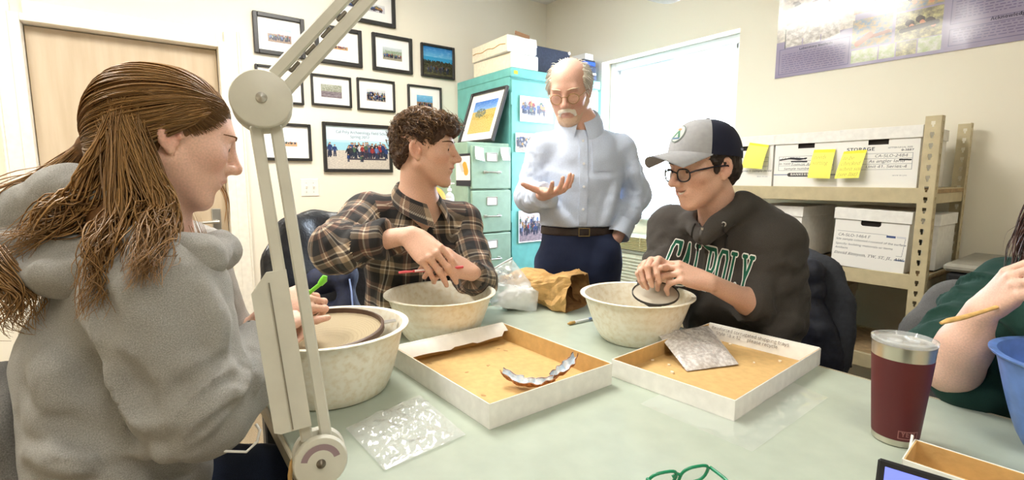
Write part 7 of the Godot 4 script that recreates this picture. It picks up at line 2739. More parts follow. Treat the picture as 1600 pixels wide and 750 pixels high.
	q = MB.new()
	q.lathe([Vector2(0.0635, 0.0), Vector2(0.0001, -0.002)], 36)
	q.lathe([Vector2(0.0635, -0.0005), Vector2(0.0001, -0.0025)], 36, Transform3D(), -1.0)
	var scr := mat(Color(0.80, 0.77, 0.70, 0.75), 0.7)
	scr.transparency = BaseMaterial3D.TRANSPARENCY_ALPHA
	place("screen", q.mesh(), scr, sv)


func college_letters() -> Image:
	var im := blank(620, 220, Color(1, 1, 1, 0))
	# block capitals with slab serifs, as strokes on a 0..4 by 0..6 grid
	var glyph := {
		"C": [[[4, 1.8], [4, 1], [3.2, 0], [0.8, 0], [0, 1], [0, 5], [0.8, 6], [3.2, 6], [4, 5], [4, 4.2]], [[4, 0], [4, 1.8]]],
		"A": [[[0.5, 6], [2, 0], [3.5, 6]], [[1, 4], [3, 4]], [[-0.2, 6], [1.2, 6]], [[2.8, 6], [4.2, 6]]],
		"L": [[[1, 0], [1, 6], [4, 6], [4, 4.4]], [[0, 0], [2, 0]], [[0, 6], [1, 6]]],
		"P": [[[0.9, 6], [0.9, 0], [3.2, 0], [4, 0.8], [4, 2.6], [3.2, 3.4], [0.9, 3.4]], [[0, 6], [1.9, 6]], [[0, 0], [0.9, 0]]],
		"O": [[[0, 1], [0.8, 0], [3.2, 0], [4, 1], [4, 5], [3.2, 6], [0.8, 6], [0, 5], [0, 1]]],
		"Y": [[[0.2, 0], [2, 3.2], [3.8, 0]], [[2, 3.2], [2, 6]], [[-0.4, 0], [1, 0]], [[3, 0], [4.4, 0]], [[1.2, 6], [2.8, 6]]],
	}
	for pass_ in 2:
		var x := 20.0
		for ch in "CAL POLY":
			if ch == " ":
				x += 18
				continue
			for line in glyph[ch]:
				var pts := []
				for p in line:
					pts.append(Vector2(x + p[0] * 14.0, 22 + p[1] * 29.0))
				stroke(im, pts, 14.5 if pass_ == 0 else 8.5, rgb(236, 236, 230) if pass_ == 0 else rgb(14, 92, 68))
			x += 84
	return im


func green_girl() -> void:
	var t := thing("person", "girl in a dark green sweater at the right edge with raised hand", "person", Vector3(1.55, 0, -0.1))
	var skin := Color(0.80, 0.52, 0.40)
	var X := frame(Vector3(1.6066, 1.2514, -0.0853), Vector3(-0.93, -0.30, -0.05), UP, 1.0)
	var s := new_sdf(0.0036, skin)
	head(s, X, {})
	var neck := Vector3(1.5934, 1.102, -0.1094)
	var chest := Vector3(1.6031, 0.9396, -0.0767)
	s.cap(X * Vector3(0, -0.05, -0.022), neck, 0.052, 0.056, 0.02)
	s.cap(neck, chest, 0.055, 0.07, 0.03)
	var sh := Vector3(1.7137, 0.9825, -0.1897)
	var e := Vector3(1.3658, 0.8572, -0.2525)
	var w := Vector3(1.3251, 1.0017, -0.2112)
	s.cap(neck + UP * -0.06, sh, 0.035, 0.035, 0.03)
	s.cap(sh, e, 0.036, 0.042, 0.02)
	forearm(s, e, w, 0.05, Vector3(-0.6, 0.2, -0.6))
	hand(s, w, Vector3(1.311, 1.0552, -0.1799) - w, Vector3(-0.45, 0.85, 0.1), false, [[0.55, 0.75, 0.5], [0.6, 0.8, 0.5], [0.65, 0.85, 0.5], [0.75, 0.85, 0.5], 0.04], [Vector3(0.8, -0.4, 0.3), 0.3], 0.98)
	# the other hand grips the basin's rim
	var shL := Vector3(1.5234, 1.0276, 0.0135)
	var eL := Vector3(1.4482, 0.8471, 0.0111)
	var wL := Vector3(1.4026, 1.0181, -0.0119)
	s.cap(neck + UP * -0.06, shL, 0.035, 0.035, 0.03)
	s.cap(shL, eL, 0.036, 0.04, 0.02)
	forearm(s, eL, wL, 0.04, UP)
	hand(s, wL, Vector3(1.3453, 1.0406, -0.058) - wL, Vector3(0.1, 0.9, 0.4), true, [[0.5, 0.8, 0.5], [0.6, 0.8, 0.5], [0.7, 0.8, 0.5], [0.75, 0.8, 0.5], 0.04], [Vector3(0.8, -0.4, 0.3), 0.3], 0.95)
	sdf_part(s, "body", skin_mat(), t)
	eyes(t, X, Vector3(0, -0.3, 1), Color(0.08, 0.05, 0.03))
	brows(s, t, X, rgb(50, 34, 26), 0.8)
	# sweater with pushed-up sleeve
	var c := new_sdf(0.0075)
	c.namp = 0.008
	var pel := Vector3(1.60, 0.56, -0.10)
	c.fcap(pel, chest, 0.15, 0.16, Vector3(1, 0, 0), 0.74, 0.05)
	c.fcap(chest, neck + UP * -0.04, 0.16, 0.09, Vector3(1, 0.3, 0), 0.72, 0.05)
	c.cap(sh, shL, 0.07, 0.07, 0.05)
	c.ruffle(c.cap(Vector3(1.6773, 0.998, -0.2191), Vector3(1.4402, 0.8799, -0.2824), 0.075, 0.072, 0.03), 0.012, 24.0)
	c.ruffle(c.cap(sh, e.lerp(sh, 0.12) + Vector3(0.02, 0.0, 0), 0.082, 0.07, 0.04), 0.012, 26.0)
	c.cap(e + Vector3(0.01, -0.045, 0.02), e + Vector3(0.05, -0.05, 0.07), 0.045, 0.045, 0.03)
	c.cap(e + Vector3(0.04, 0.0, -0.02), e + Vector3(0.03, -0.04, 0.04), 0.05, 0.045, 0.03)
	c.ruffle(c.cap(shL, eL, 0.075, 0.065, 0.04), 0.008, 18.0)
	c.cut(c.cap(X * Vector3(0, -0.06, -0.01), neck, 0.06, 0.06, 0.012))
	c.cut(c.cap(e.lerp(w, 0.16), w, 0.052, 0.05, 0.012))
	sdf_part(c, "sweater", heather(rgb(18, 56, 47), 10.0), t)
	var j := new_sdf(0.012)
	for sg: float in [-1.0, 1.0]:
		var hp := pel + Vector3(-0.02, -0.03, sg * 0.1)
		j.cap(hp, hp + Vector3(-0.42, 0.0, sg * 0.02), 0.095, 0.075, 0.04)
		j.cap(hp + Vector3(-0.42, 0, sg * 0.02), Vector3(hp.x - 0.40, 0.1, hp.z + sg * 0.02), 0.072, 0.055, 0.03)
	sdf_part(j, "jeans", heather(rgb(40, 60, 96)), t)
	shoes(t, [Vector3(pel.x - 0.42, 0, pel.z - 0.12), Vector3(pel.x - 0.42, 0, pel.z + 0.12)], Vector3(-1, 0, 0), rgb(220, 218, 212))
	# dark hair hanging forward
	var a := new_sdf(0.005)
	a.xf = X
	a.ell(Vector3(0, 0.04, -0.016), Vector3(0.084, 0.09, 0.105), 0.01)
	a.ell(Vector3(0, -0.06, -0.055), Vector3(0.075, 0.10, 0.05), 0.03)
	a.cut(a.ell(Vector3(0, -0.035, 0.085), Vector3(0.07, 0.088, 0.072), 0.012))
	a.xf = Transform3D()
	a.noise.frequency = 30.0
	a.namp = 0.005
	sdf_part(a, "scalp_hair", mat(rgb(44, 26, 22), 0.5), t)
	var b := MB.new()
	b.colored = true
	var r := RandomNumberGenerator.new()
	r.seed = 8
	for i in 130:
		b.col = Color(0.03, 0.013, 0.010).lerp(Color(0.13, 0.05, 0.036), r.randf())
		var o := jv(r, 0.03)
		var root := X * Vector3(-0.062 - 0.012 * r.randf(), 0.09 - 0.05 * r.randf(), 0.05 - 0.06 * r.randf())
		var sw := r.randf()
		lock(b, [root, Vector3(1.6096, 1.1863, -0.1733) + o, Vector3(1.5813, 1.1154, -0.1832) + o + jv(r, 0.012), Vector3(1.5577, 1.0536, -0.1785) + o * 1.2 + jv(r, 0.012)], r.randf_range(0.0014, 0.003))
	for i in 8:
		var o := jv(r, 0.012)
		lock(b, [X * Vector3(-0.06, 0.08, 0.06), Vector3(1.5616, 1.166, -0.1933) + o, Vector3(1.532, 1.1351, -0.2104) + o, Vector3(1.5082, 1.0973, -0.2095) + o], 0.0008)
	part("hair", b, hair_mat(), t)
	# her bamboo brush
	var br := thing("bamboo_toothbrush", "bamboo toothbrush held in the raised hand of the girl in green", "toothbrush", Vector3(1.2179, 1.001, -0.2216))
	b = MB.new()
	b.tube([Vector3(1.182, 0.9964, -0.2413), Vector3(1.1939, 1.0012, -0.2332), Vector3(1.2205, 1.0063, -0.218), Vector3(1.2598, 1.0152, -0.199), Vector3(1.307, 1.0296, -0.1726)], [0.0035, 0.0062, 0.0058, 0.0045, 0.0045], 10, true, 0.75)
	part("handle", b, grain(rgb(214, 172, 104), 0.08, 0.6, 10.0), br)


# ---------------------------------------------------------------- mesh building
class MB:
	var v := PackedVector3Array()
	var n := PackedVector3Array()
	var uv := PackedVector2Array()
	var c := PackedColorArray()
	var ix := PackedInt32Array()
	var col := Color.WHITE
	var colored := false

	func vert(p: Vector3, nn: Vector3, u: Vector2) -> int:
		v.append(p)
		n.append(nn)
		uv.append(u)
		c.append(col)
		return v.size() - 1

	func tri(a: int, b: int, d: int) -> void:
		var g := (v[b] - v[a]).cross(v[d] - v[a])
		if g.dot(n[a] + n[b] + n[d]) > 0.0:
			ix.append_array(PackedInt32Array([a, d, b]))
		else:
			ix.append_array(PackedInt32Array([a, b, d]))

	func poly(pts: Array, out: Vector3, uvs := []) -> void:
		var nn := Vector3.ZERO
		for i in range(1, pts.size() - 1):
			nn += (pts[i] - pts[0]).cross(pts[i + 1] - pts[0])
		nn = nn.normalized()
		if nn.dot(out) < 0.0:
			nn = -nn
		var ax := nn.cross(Vector3.UP)
		if ax.length() < 0.3:
			ax = nn.cross(Vector3.BACK)
		ax = ax.normalized()
		var ay := ax.cross(nn)
		var base := v.size()
		for i in pts.size():
			vert(pts[i], nn, uvs[i] if uvs.size() else Vector2(pts[i].dot(ax), pts[i].dot(ay)))
		for i in range(1, pts.size() - 1):
			tri(base, base + i, base + i + 1)

	# a box with chamfered edges; b turns it, o shifts it
	func box(o: Vector3, s: Vector3, bev := 0.003, b := Basis()) -> void:
		var h := s * 0.5
		var e := minf(bev, minf(h.x, minf(h.y, h.z)) * 0.9)
		var q := func(x: float, y: float, z: float) -> Vector3: return o + b * Vector3(x, y, z)
		for ax in 3:
			for sg: float in [-1.0, 1.0]:
				var out := Vector3.ZERO
				out[ax] = sg
				var i := (ax + 1) % 3
				var j := (ax + 2) % 3
				var pts := []
				for t in [[-1, -1], [1, -1], [1, 1], [-1, 1]]:
					var p := Vector3.ZERO
					p[ax] = sg * h[ax]
					p[i] = t[0] * (h[i] - e)
					p[j] = t[1] * (h[j] - e)
					pts.append(q.call(p.x, p.y, p.z))
				poly(pts, b * out)
		if e < 0.0004:
			return
		for ax in 3:
			var i := (ax + 1) % 3
			var j := (ax + 2) % 3
			for t in [[-1, -1], [1, -1], [1, 1], [-1, 1]]:
				var pts := []
				for w in [[-1, 0], [1, 0], [1, 1], [-1, 1]]:
					var p := Vector3.ZERO
					p[ax] = w[0] * (h[ax] - e)
					p[i] = t[0] * (h[i] - (e if w[1] == 0 else 0.0))
					p[j] = t[1] * (h[j] - (e if w[1] == 1 else 0.0))
					pts.append(q.call(p.x, p.y, p.z))
				var out := Vector3.ZERO
				out[i] = t[0]
				out[j] = t[1]
				poly(pts, b * out)
		for x in [-1, 1]:
			for y in [-1, 1]:
				for z in [-1, 1]:
					poly([q.call(x * h.x, y * (h.y - e), z * (h.z - e)), q.call(x * (h.x - e), y * h.y, z * (h.z - e)), q.call(x * (h.x - e), y * (h.y - e), z * h.z)], b * Vector3(x, y, z))

	# smooth sheet through rows of points; outward is decided by side (1 or -1)
	func sheet(rows: Array, side := 1.0, wrap := false, us := 1.0, vs := 1.0) -> void:
		var nr := rows.size()
		var nc: int = rows[0].size()
		var base := v.size()
		for r in nr:
			for k in nc:
				var k0 := k - 1
				var k1 := k + 1
				if wrap:
					k0 = (k - 1 + nc - 1) % (nc - 1)
					k1 = (k + 1) % (nc - 1)
				else:
					k0 = maxi(k0, 0)
					k1 = mini(k1, nc - 1)
				var du: Vector3 = rows[r][k1] - rows[r][k0]
				var dv: Vector3 = rows[mini(r + 1, nr - 1)][k] - rows[maxi(r - 1, 0)][k]
				if du.length() < 1e-7:
					var rr := r + 1 if r == 0 else r - 1
					du = rows[clampi(rr, 0, nr - 1)][k1] - rows[clampi(rr, 0, nr - 1)][k0]
				vert(rows[r][k], (du.cross(dv) * side).normalized(), Vector2(us * k / (nc - 1.0), vs * r / (nr - 1.0)))
		for r in nr - 1:
			for k in nc - 1:
				var a := base + r * nc + k
				tri(a, a + 1, a + nc + 1)
				tri(a, a + nc + 1, a + nc)

	func tube(path: Array, rad: Variant, sides := 8, caps := true, flat := 1.0, up := Vector3.UP) -> void:
		var rows := []
		var last := up
		var m := path.size()
		for i in m:
			var d: Vector3 = (path[mini(i + 1, m - 1)] - path[maxi(i - 1, 0)]).normalized()
			var x := last - d * last.dot(d)
			if x.length() < 0.05:
				x = d.cross(Vector3(0.31, 0.2, 0.93))
			x = x.normalized()
			last = x
			var y := d.cross(x)
			var r: float = rad[i] if rad is Array or rad is PackedFloat32Array else rad
			var row := []
			for k in sides + 1:
				var a := TAU * (k % sides) / sides
				row.append(path[i] + x * cos(a) * r * flat + y * sin(a) * r)
			rows.append(row)
		sheet(rows, 1.0, true)
		if caps:
			for e in [0, m - 1]:
				var d: Vector3 = (path[1] - path[0]) if e == 0 else (path[m - 2] - path[m - 1])
				var pts: Array = rows[e].slice(0, sides)
				poly(pts, -d)

	# profile: x = radius, y = height along the axis; goes bottom outside to top, then back inside
	func lathe(profile: Array, seg := 32, xf := Transform3D(), side := 1.0) -> void:
		var rows := []
		for p in profile:
			var row := []
			for k in seg + 1:
				var a := TAU * (k % seg) / seg
				row.append(xf * Vector3(cos(a) * p.x, p.y, sin(a) * p.x))
			rows.append(row)
		# split at sharp corners so that edges stay crisp
		var from := 0
		for i in range(1, profile.size()):
			var cut := i == profile.size() - 1
			if not cut:
				var d0: Vector2 = (profile[i] - profile[i - 1]).normalized()
				var d1: Vector2 = (profile[i + 1] - profile[i]).normalized()
				cut = d0.dot(d1) < 0.6
			if cut:
				sheet(rows.slice(from, i + 1), -side, true)
				from = i

	# flat outline (x, y) extruded along z from z0 to z1, then placed by xf
	func prism(outline: PackedVector2Array, z0: float, z1: float, xf := Transform3D()) -> void:
		var t := Geometry2D.triangulate_polygon(outline)
		for z in [z0, z1]:
			var out := xf.basis * Vector3(0, 0, -1 if z == minf(z0, z1) else 1)
			for i in range(0, t.size(), 3):
				var pts := []
				for k in 3:
					var q := outline[t[i + k]]
					pts.append(xf * Vector3(q.x, q.y, z))
				poly(pts, out)
		var cw := Geometry2D.is_polygon_clockwise(outline)
		for i in outline.size():
			var a := outline[i]
			var b := outline[(i + 1) % outline.size()]
			var o := Vector2(b.y - a.y, a.x - b.x) * (-1.0 if cw else 1.0)
			poly([xf * Vector3(a.x, a.y, z0), xf * Vector3(b.x, b.y, z0), xf * Vector3(b.x, b.y, z1), xf * Vector3(a.x, a.y, z1)], xf.basis * Vector3(o.x, o.y, 0))

	# rectangle with uv 0..1; r and u are the half-extents to the right and up as seen from the front
	func panel(o: Vector3, r: Vector3, u: Vector3) -> void:
		poly([o - r - u, o + r - u, o + r + u, o - r + u], r.cross(u), [Vector2(0, 1), Vector2(1, 1), Vector2(1, 0), Vector2(0, 0)])

	func ball(o: Vector3, r: Vector3, seg := 14, b := Basis()) -> void:
		var rows := []
		var half := seg / 2
		for i in half + 1:
			var ph := PI * i / half
			var row := []
			for k in seg + 1:
				var a := TAU * (k % seg) / seg
				row.append(o + b * Vector3(sin(ph) * cos(a) * r.x, cos(ph) * r.y, sin(ph) * sin(a) * r.z))
			rows.append(row)
		sheet(rows, 1.0, true)

	func mesh() -> ArrayMesh:
		var arr := []
		arr.resize(Mesh.ARRAY_MAX)
		arr[Mesh.ARRAY_VERTEX] = v
		arr[Mesh.ARRAY_NORMAL] = n
		if uv.size() == v.size():
			arr[Mesh.ARRAY_TEX_UV] = uv
		if colored:
			arr[Mesh.ARRAY_COLOR] = c
		arr[Mesh.ARRAY_INDEX] = ix
		var m := ArrayMesh.new()
		m.add_surface_from_arrays(Mesh.PRIMITIVE_TRIANGLES, arr)
		return m


# ---------------------------------------------------------------- rounded bodies: distance fields meshed by surface nets
class Sdf:
	var cell := 0.004
	var T := PackedInt32Array()
	var A := PackedVector3Array()
	var D := PackedVector3Array()
	var R := PackedFloat32Array()
	var R2 := PackedFloat32Array()
	var IL := PackedFloat32Array()
	var K := PackedFloat32Array()
	var S := PackedInt32Array()
	var IB: Array[Basis] = []
	var FN := PackedVector3Array()
	var FQ := PackedFloat32Array()
	var RA := PackedFloat32Array()
	var RF := PackedFloat32Array()
	var FE := PackedInt32Array()
	var noise: FastNoiseLite
	var namp := 0.0
	var nscale := Vector3.ONE
	var clips: Array[Plane] = []
	var paints := []
	var base_col := Color.WHITE
	var uvbones := []
	var xf := Transform3D()
	var made := MB.new()

	func _add(t: int, a: Vector3, d: Vector3, r: float, r2: float, k: float, b: Basis) -> int:
		T.append(t)
		A.append(a)
		D.append(d)
		R.append(r)
		R2.append(r2)
		IL.append(1.0 / maxf(d.length_squared(), 1e-9))
		K.append(maxf(k, 0.0005))
		S.append(1)
		IB.append(b)
		FN.append(Vector3.ZERO)
		FQ.append(1.0)
		RA.append(0.0)
		RF.append(0.0)
		FE.append(0)
		return T.size() - 1

	# tapered capsule, placed by xf
	func cap(a: Vector3, b: Vector3, ra: float, rb: float, k := 0.015) -> int:
		var s := xf.basis.get_scale().x
		a = xf * a
		b = xf * b
		return _add(0, a, b - a, ra * s, rb * s, k * s, Basis())

	# the same squeezed to q along n
	func fcap(a: Vector3, b: Vector3, ra: float, rb: float, nn: Vector3, q: float, k := 0.02) -> int:
		var i := cap(a, b, ra, rb, k)
		T[i] = 2
		FN[i] = (xf.basis * nn).normalized()
		FQ[i] = q
		return i

	func ell(o: Vector3, r: Vector3, k := 0.015, b := Basis()) -> int:
		var s := xf.basis.get_scale().x
		return _add(1, xf * o, r * s, 0.0, 0.0, k * s, (xf.basis.orthonormalized() * b).transposed())

	func cut(i: int) -> int:
		S[i] = -1
		return i

	func ruffle(i: int, amp: float, freq: float) -> int:
		RA[i] = amp
		RF[i] = freq
		return i

	func flat_end(i: int, ends := 2) -> int:
		FE[i] = ends
		return i

	func one(i: int, p: Vector3) -> float:
		var q := p - A[i]
		if T[i] == 1:
			q = IB[i] * q
			var rr := D[i]
			var k0 := (q / rr).length()
			var k1 := (q / (rr * rr)).length()
			return k0 * (k0 - 1.0) / k1 if k1 > 1e-6 else -minf(rr.x, minf(rr.y, rr.z))
		var ba := D[i]
		var m := 1.0
		if T[i] == 2:
			var w := 1.0 / FQ[i] - 1.0
			q += FN[i] * (q.dot(FN[i]) * w)
			ba += FN[i] * (ba.dot(FN[i]) * w)
			m = 0.5 + 0.5 * FQ[i]
		var t := clampf(q.dot(ba) / maxf(ba.length_squared(), 1e-9), 0.0, 1.0)
		var r := R[i] + (R2[i] - R[i]) * t
		if RA[i] > 0.0:
			r += RA[i] * sin(t * RF[i] + 5.0 * noise.get_noise_3dv(p * 0.7)) * minf(1.0, 4.0 * t) * (0.6 + noise.get_noise_3dv(p * 1.7))
		var e := ((q - ba * t).length() - r) * m
		if FE[i] & 2:
			e = maxf(e, (q - ba).dot(ba) * sqrt(IL[i]))
		if FE[i] & 1:
			e = maxf(e, -q.dot(ba) * sqrt(IL[i]))
		return e

	func at(p: Vector3, L: PackedInt32Array) -> float:
		var d := 1.0
		for i in L:
			var e := one(i, p)
			var k := K[i]
			if S[i] > 0:
				var h := maxf(k - absf(d - e), 0.0) / k
				d = minf(d, e) - h * h * k * 0.25
			else:
				var h := maxf(k - absf(d + e), 0.0) / k
				d = maxf(d, -e) + h * h * k * 0.25
		if namp > 0.0:
			d += namp * noise.get_noise_3dv(p * nscale)
		for pl in clips:
			d = maxf(d, pl.distance_to(p))
		return d

	func all() -> PackedInt32Array:
		return PackedInt32Array(range(T.size()))

	# walks from p along dir until the surface
	func hit(p: Vector3, dir: Vector3) -> Vector3:
		var L := all()
		var p0 := p
		for i in 40:
			var d := at(p, L)
			if p.distance_to(p0) > 0.34:
				return p0 + dir * 0.2
			p += dir * d * 0.8
			if absf(d) < 0.0003:
				break
		return p

	func run() -> void:
		const N := 6
		var lo := Vector3.ONE * 1e9
		var hi := -lo
		var bl := PackedVector3Array()
		var bh := PackedVector3Array()
		for i in T.size():
			var a := A[i]
			var b := A[i]
			var g := maxf(R[i], R2[i]) + RA[i]
			if T[i] == 1:
				var ib := IB[i].transposed()
				var e := (ib.x * D[i].x).abs() + (ib.y * D[i].y).abs() + (ib.z * D[i].z).abs()
				a -= e
				b += e
				g = 0.0
			else:
				b = a + D[i]
			var mn := a.min(b) - Vector3.ONE * (g + K[i] + cell * 2.0 + namp)
			var mx := a.max(b) + Vector3.ONE * (g + K[i] + cell * 2.0 + namp)
			bl.append(mn)
			bh.append(mx)
			if S[i] > 0:
				lo = lo.min(mn)
				hi = hi.max(mx)
		var step := cell * N
		var dim := Vector3i(((hi - lo) / step).ceil()) + Vector3i.ONE
		var blocks := {}
		for i in T.size():
			var a := Vector3i(((bl[i] - lo) / step).floor())
			var b := Vector3i(((bh[i] - lo) / step).floor())
			for z in range(maxi(a.z, 0), mini(b.z, dim.z - 1) + 1):
				for y in range(maxi(a.y, 0), mini(b.y, dim.y - 1) + 1):
					for x in range(maxi(a.x, 0), mini(b.x, dim.x - 1) + 1):
						var key := x + dim.x * (y + dim.y * z)
						if blocks.has(key):
							blocks[key].append(i)
						else:
							blocks[key] = [i]
		var nx := dim.x * N + 2
		var ny := dim.y * N + 2
		var half := step * 0.8661
		var W := N + 1
		var val := PackedFloat32Array()
		val.resize(W * W * W)
		var index := {}
		var corner := {}
		var cx := dim.x * N + 1
		var cy := dim.y * N + 1
		var edges := PackedInt32Array()
		var verts := PackedVector3Array()
		var norms := PackedVector3Array()
		for key: int in blocks:
			var L := PackedInt32Array(blocks[key])
			var bx := key % dim.x
			var by := (key / dim.x) % dim.y
			var bz := key / (dim.x * dim.y)
			var org := lo + Vector3(bx, by, bz) * step
			var dc := at(org + Vector3.ONE * (step * 0.5), L)
			if absf(dc) > half * 2.0 + namp:
				continue
			var L2 := PackedInt32Array()
			for i in L:
				if one(i, org + Vector3.ONE * (step * 0.5)) < half * 3.2 + K[i] * 1.5 + absf(dc):
					L2.append(i)
			# corners on a block's faces are shared, so that neighbours agree on them
			var o := 0
			for z in W:
				var ez := z == 0 or z == N
				for y in W:
					var ey := ez or y == 0 or y == N
					var ck := cx * ((by * N + y) + cy * (bz * N + z)) + bx * N
					for x in W:
						if ey or x == 0 or x == N:
							var sv: float = corner.get(ck + x, 1e9)
							if sv > 1e8:
								sv = at(org + Vector3(x, y, z) * cell, L2)
								corner[ck + x] = sv
							val[o] = sv
						else:
							val[o] = at(org + Vector3(x, y, z) * cell, L2)
						o += 1
			for z in N:
				for y in N:
					for x in N:
						var i0 := x + W * (y + W * z)
						var v0 := val[i0]
						var v1 := val[i0 + 1]
						var v2 := val[i0 + W]
						var v3 := val[i0 + W + 1]
						var v4 := val[i0 + W * W]
						var v5 := val[i0 + W * W + 1]
						var v6 := val[i0 + W * W + W]
						var v7 := val[i0 + W * W + W + 1]
						var s0 := v0 < 0.0
						var cnt := int(s0) + int(v1 < 0.0) + int(v2 < 0.0) + int(v3 < 0.0) + int(v4 < 0.0) + int(v5 < 0.0) + int(v6 < 0.0) + int(v7 < 0.0)
						if cnt == 0 or cnt == 8:
							continue
						var sum := Vector3.ZERO
						var m := 0.0
						if s0 != (v1 < 0.0):
							sum += Vector3(v0 / (v0 - v1), 0, 0)
							m += 1.0
						if (v2 < 0.0) != (v3 < 0.0):
							sum += Vector3(v2 / (v2 - v3), 1, 0)
							m += 1.0
						if (v4 < 0.0) != (v5 < 0.0):
							sum += Vector3(v4 / (v4 - v5), 0, 1)
							m += 1.0
						if (v6 < 0.0) != (v7 < 0.0):
							sum += Vector3(v6 / (v6 - v7), 1, 1)
							m += 1.0
						if s0 != (v2 < 0.0):
							sum += Vector3(0, v0 / (v0 - v2), 0)
							m += 1.0
						if (v1 < 0.0) != (v3 < 0.0):
							sum += Vector3(1, v1 / (v1 - v3), 0)
							m += 1.0
						if (v4 < 0.0) != (v6 < 0.0):
							sum += Vector3(0, v4 / (v4 - v6), 1)
							m += 1.0
						if (v5 < 0.0) != (v7 < 0.0):
							sum += Vector3(1, v5 / (v5 - v7), 1)
							m += 1.0
						if s0 != (v4 < 0.0):
							sum += Vector3(0, 0, v0 / (v0 - v4))
							m += 1.0
						if (v1 < 0.0) != (v5 < 0.0):
							sum += Vector3(1, 0, v1 / (v1 - v5))
							m += 1.0
						if (v2 < 0.0) != (v6 < 0.0):
							sum += Vector3(0, 1, v2 / (v2 - v6))
							m += 1.0
						if (v3 < 0.0) != (v7 < 0.0):
							sum += Vector3(1, 1, v3 / (v3 - v7))
							m += 1.0
						var gx := bx * N + x
						var gy := by * N + y
						var gz := bz * N + z
						var gk := gx + nx * (gy + ny * gz)
						index[gk] = verts.size()
						verts.append(org + (Vector3(x, y, z) + sum / m) * cell)
						norms.append(Vector3(v1 + v3 + v5 + v7 - v0 - v2 - v4 - v6, v2 + v3 + v6 + v7 - v0 - v1 - v4 - v5, v4 + v5 + v6 + v7 - v0 - v1 - v2 - v3).normalized())
						if s0 != (v1 < 0.0):
							edges.append_array(PackedInt32Array([gk, 0]))
						if s0 != (v2 < 0.0):
							edges.append_array(PackedInt32Array([gk, 1]))
						if s0 != (v4 < 0.0):
							edges.append_array(PackedInt32Array([gk, 2]))
		var off := [1, nx, nx * ny]
		made.v = verts
		made.n = norms
		var ix := PackedInt32Array()
		for e in range(0, edges.size(), 2):
			var gk := edges[e]
			var a: int = off[(edges[e + 1] + 1) % 3]
			var b: int = off[(edges[e + 1] + 2) % 3]
			var q0: int = index.get(gk, -1)
			var q1: int = index.get(gk - a, -1)
			var q2: int = index.get(gk - a - b, -1)
			var q3: int = index.get(gk - b, -1)
			if q0 < 0 or q1 < 0 or q2 < 0 or q3 < 0:
				continue
			var g := (verts[q1] - verts[q0]).cross(verts[q2] - verts[q0]) + (verts[q2] - verts[q0]).cross(verts[q3] - verts[q0])
			if g.dot(norms[q0] + norms[q1] + norms[q2] + norms[q3]) > 0.0:
				ix.append_array(PackedInt32Array([q0, q2, q1, q0, q3, q2]))
			else:
				ix.append_array(PackedInt32Array([q0, q1, q2, q0, q2, q3]))
		made.ix = ix
		made.c.resize(verts.size())
		made.c.fill(base_col)
		made.colored = paints.size() > 0
		for pt in paints:
			var o: Vector3 = pt[0]
			var ib: Basis = pt[1]
			var cc: Color = pt[2]
			var soft: float = pt[3]
			for i in verts.size():
				var l := (ib * (verts[i] - o)).length()
				if l < 1.0:
					made.c[i] = made.c[i].lerp(cc, minf(1.0, (1.0 - l) / soft) * cc.a)
		if uvbones.size():
			split_uv()
		else:
			made.uv.resize(verts.size())

	# colour inside an ellipsoid (radii r), fading over the outer share soft
	func paint(o: Vector3, r: Vector3, cc: Color, soft := 0.5, b := Basis()) -> void:
		var s := xf.basis.get_scale().x
		paints.append([xf * o, Basis.from_scale(Vector3.ONE / (r * s)) * (xf.basis.orthonormalized() * b).transposed(), cc, soft])

	# cloth coordinates per panel: each triangle takes those of the nearest bone, as sewn pieces do
	func split_uv() -> void:
		var o := MB.new()
		for t in range(0, made.ix.size(), 3):
			var ids := [made.ix[t], made.ix[t + 1], made.ix[t + 2]]
			var m := (made.v[ids[0]] + made.v[ids[1]] + made.v[ids[2]]) / 3.0
			var best := 0
			var bd := 1e9
			for i in uvbones.size():
				var ub: Array = uvbones[i]
				var ba: Vector3 = ub[1] - ub[0]
				var q: Vector3 = m - ub[0]
				var h := clampf(q.dot(ba) / ba.length_squared(), 0.0, 1.0)
				var d := (q - ba * h).length() - float(ub[2])
				if d < bd:
					bd = d
					best = i
			var ub: Array = uvbones[best]
			var ax: Vector3 = (ub[1] - ub[0]).normalized()
			var rx: Vector3 = ub[3]
			rx = (rx - ax * rx.dot(ax)).normalized()
			var ry := ax.cross(rx)
			var am := atan2((m - ub[0]).dot(ry), (m - ub[0]).dot(rx))
			for k in 3:
				var q: Vector3 = made.v[ids[k]] - ub[0]
				var an := atan2(q.dot(ry), q.dot(rx))
				an = am + wrapf(an - am, -PI, PI)
				o.v.append(made.v[ids[k]])
				o.n.append(made.n[ids[k]])
				o.c.append(made.c[ids[k]])
				o.uv.append(Vector2(an * float(ub[2]), q.dot(ax)))
				o.ix.append(o.v.size() - 1)
		o.colored = made.colored
		made = o


# ---------------------------------------------------------------- nodes
var taken := {}
var jobs: Array[int] = []
var later: Array[Callable] = []


func numbered(called: String) -> String:
	if not taken.has(called):
		taken[called] = 0
		return called
	taken[called] += 1
	return "%s_%03d" % [called, taken[called]]


func thing(called: String, label: String, category: String, at := Vector3.ZERO, group := "") -> Node3D:
	var o := Node3D.new()
	o.name = numbered(called)
	add_child(o, true)
	o.position = at
	mark(o, label, category, group)
	return o


func mark(o: Node, label: String, category: String, group := "") -> void:
	o.set_meta("label", label)
	o.set_meta("category", category)
	if group:
		o.set_meta("group", group)


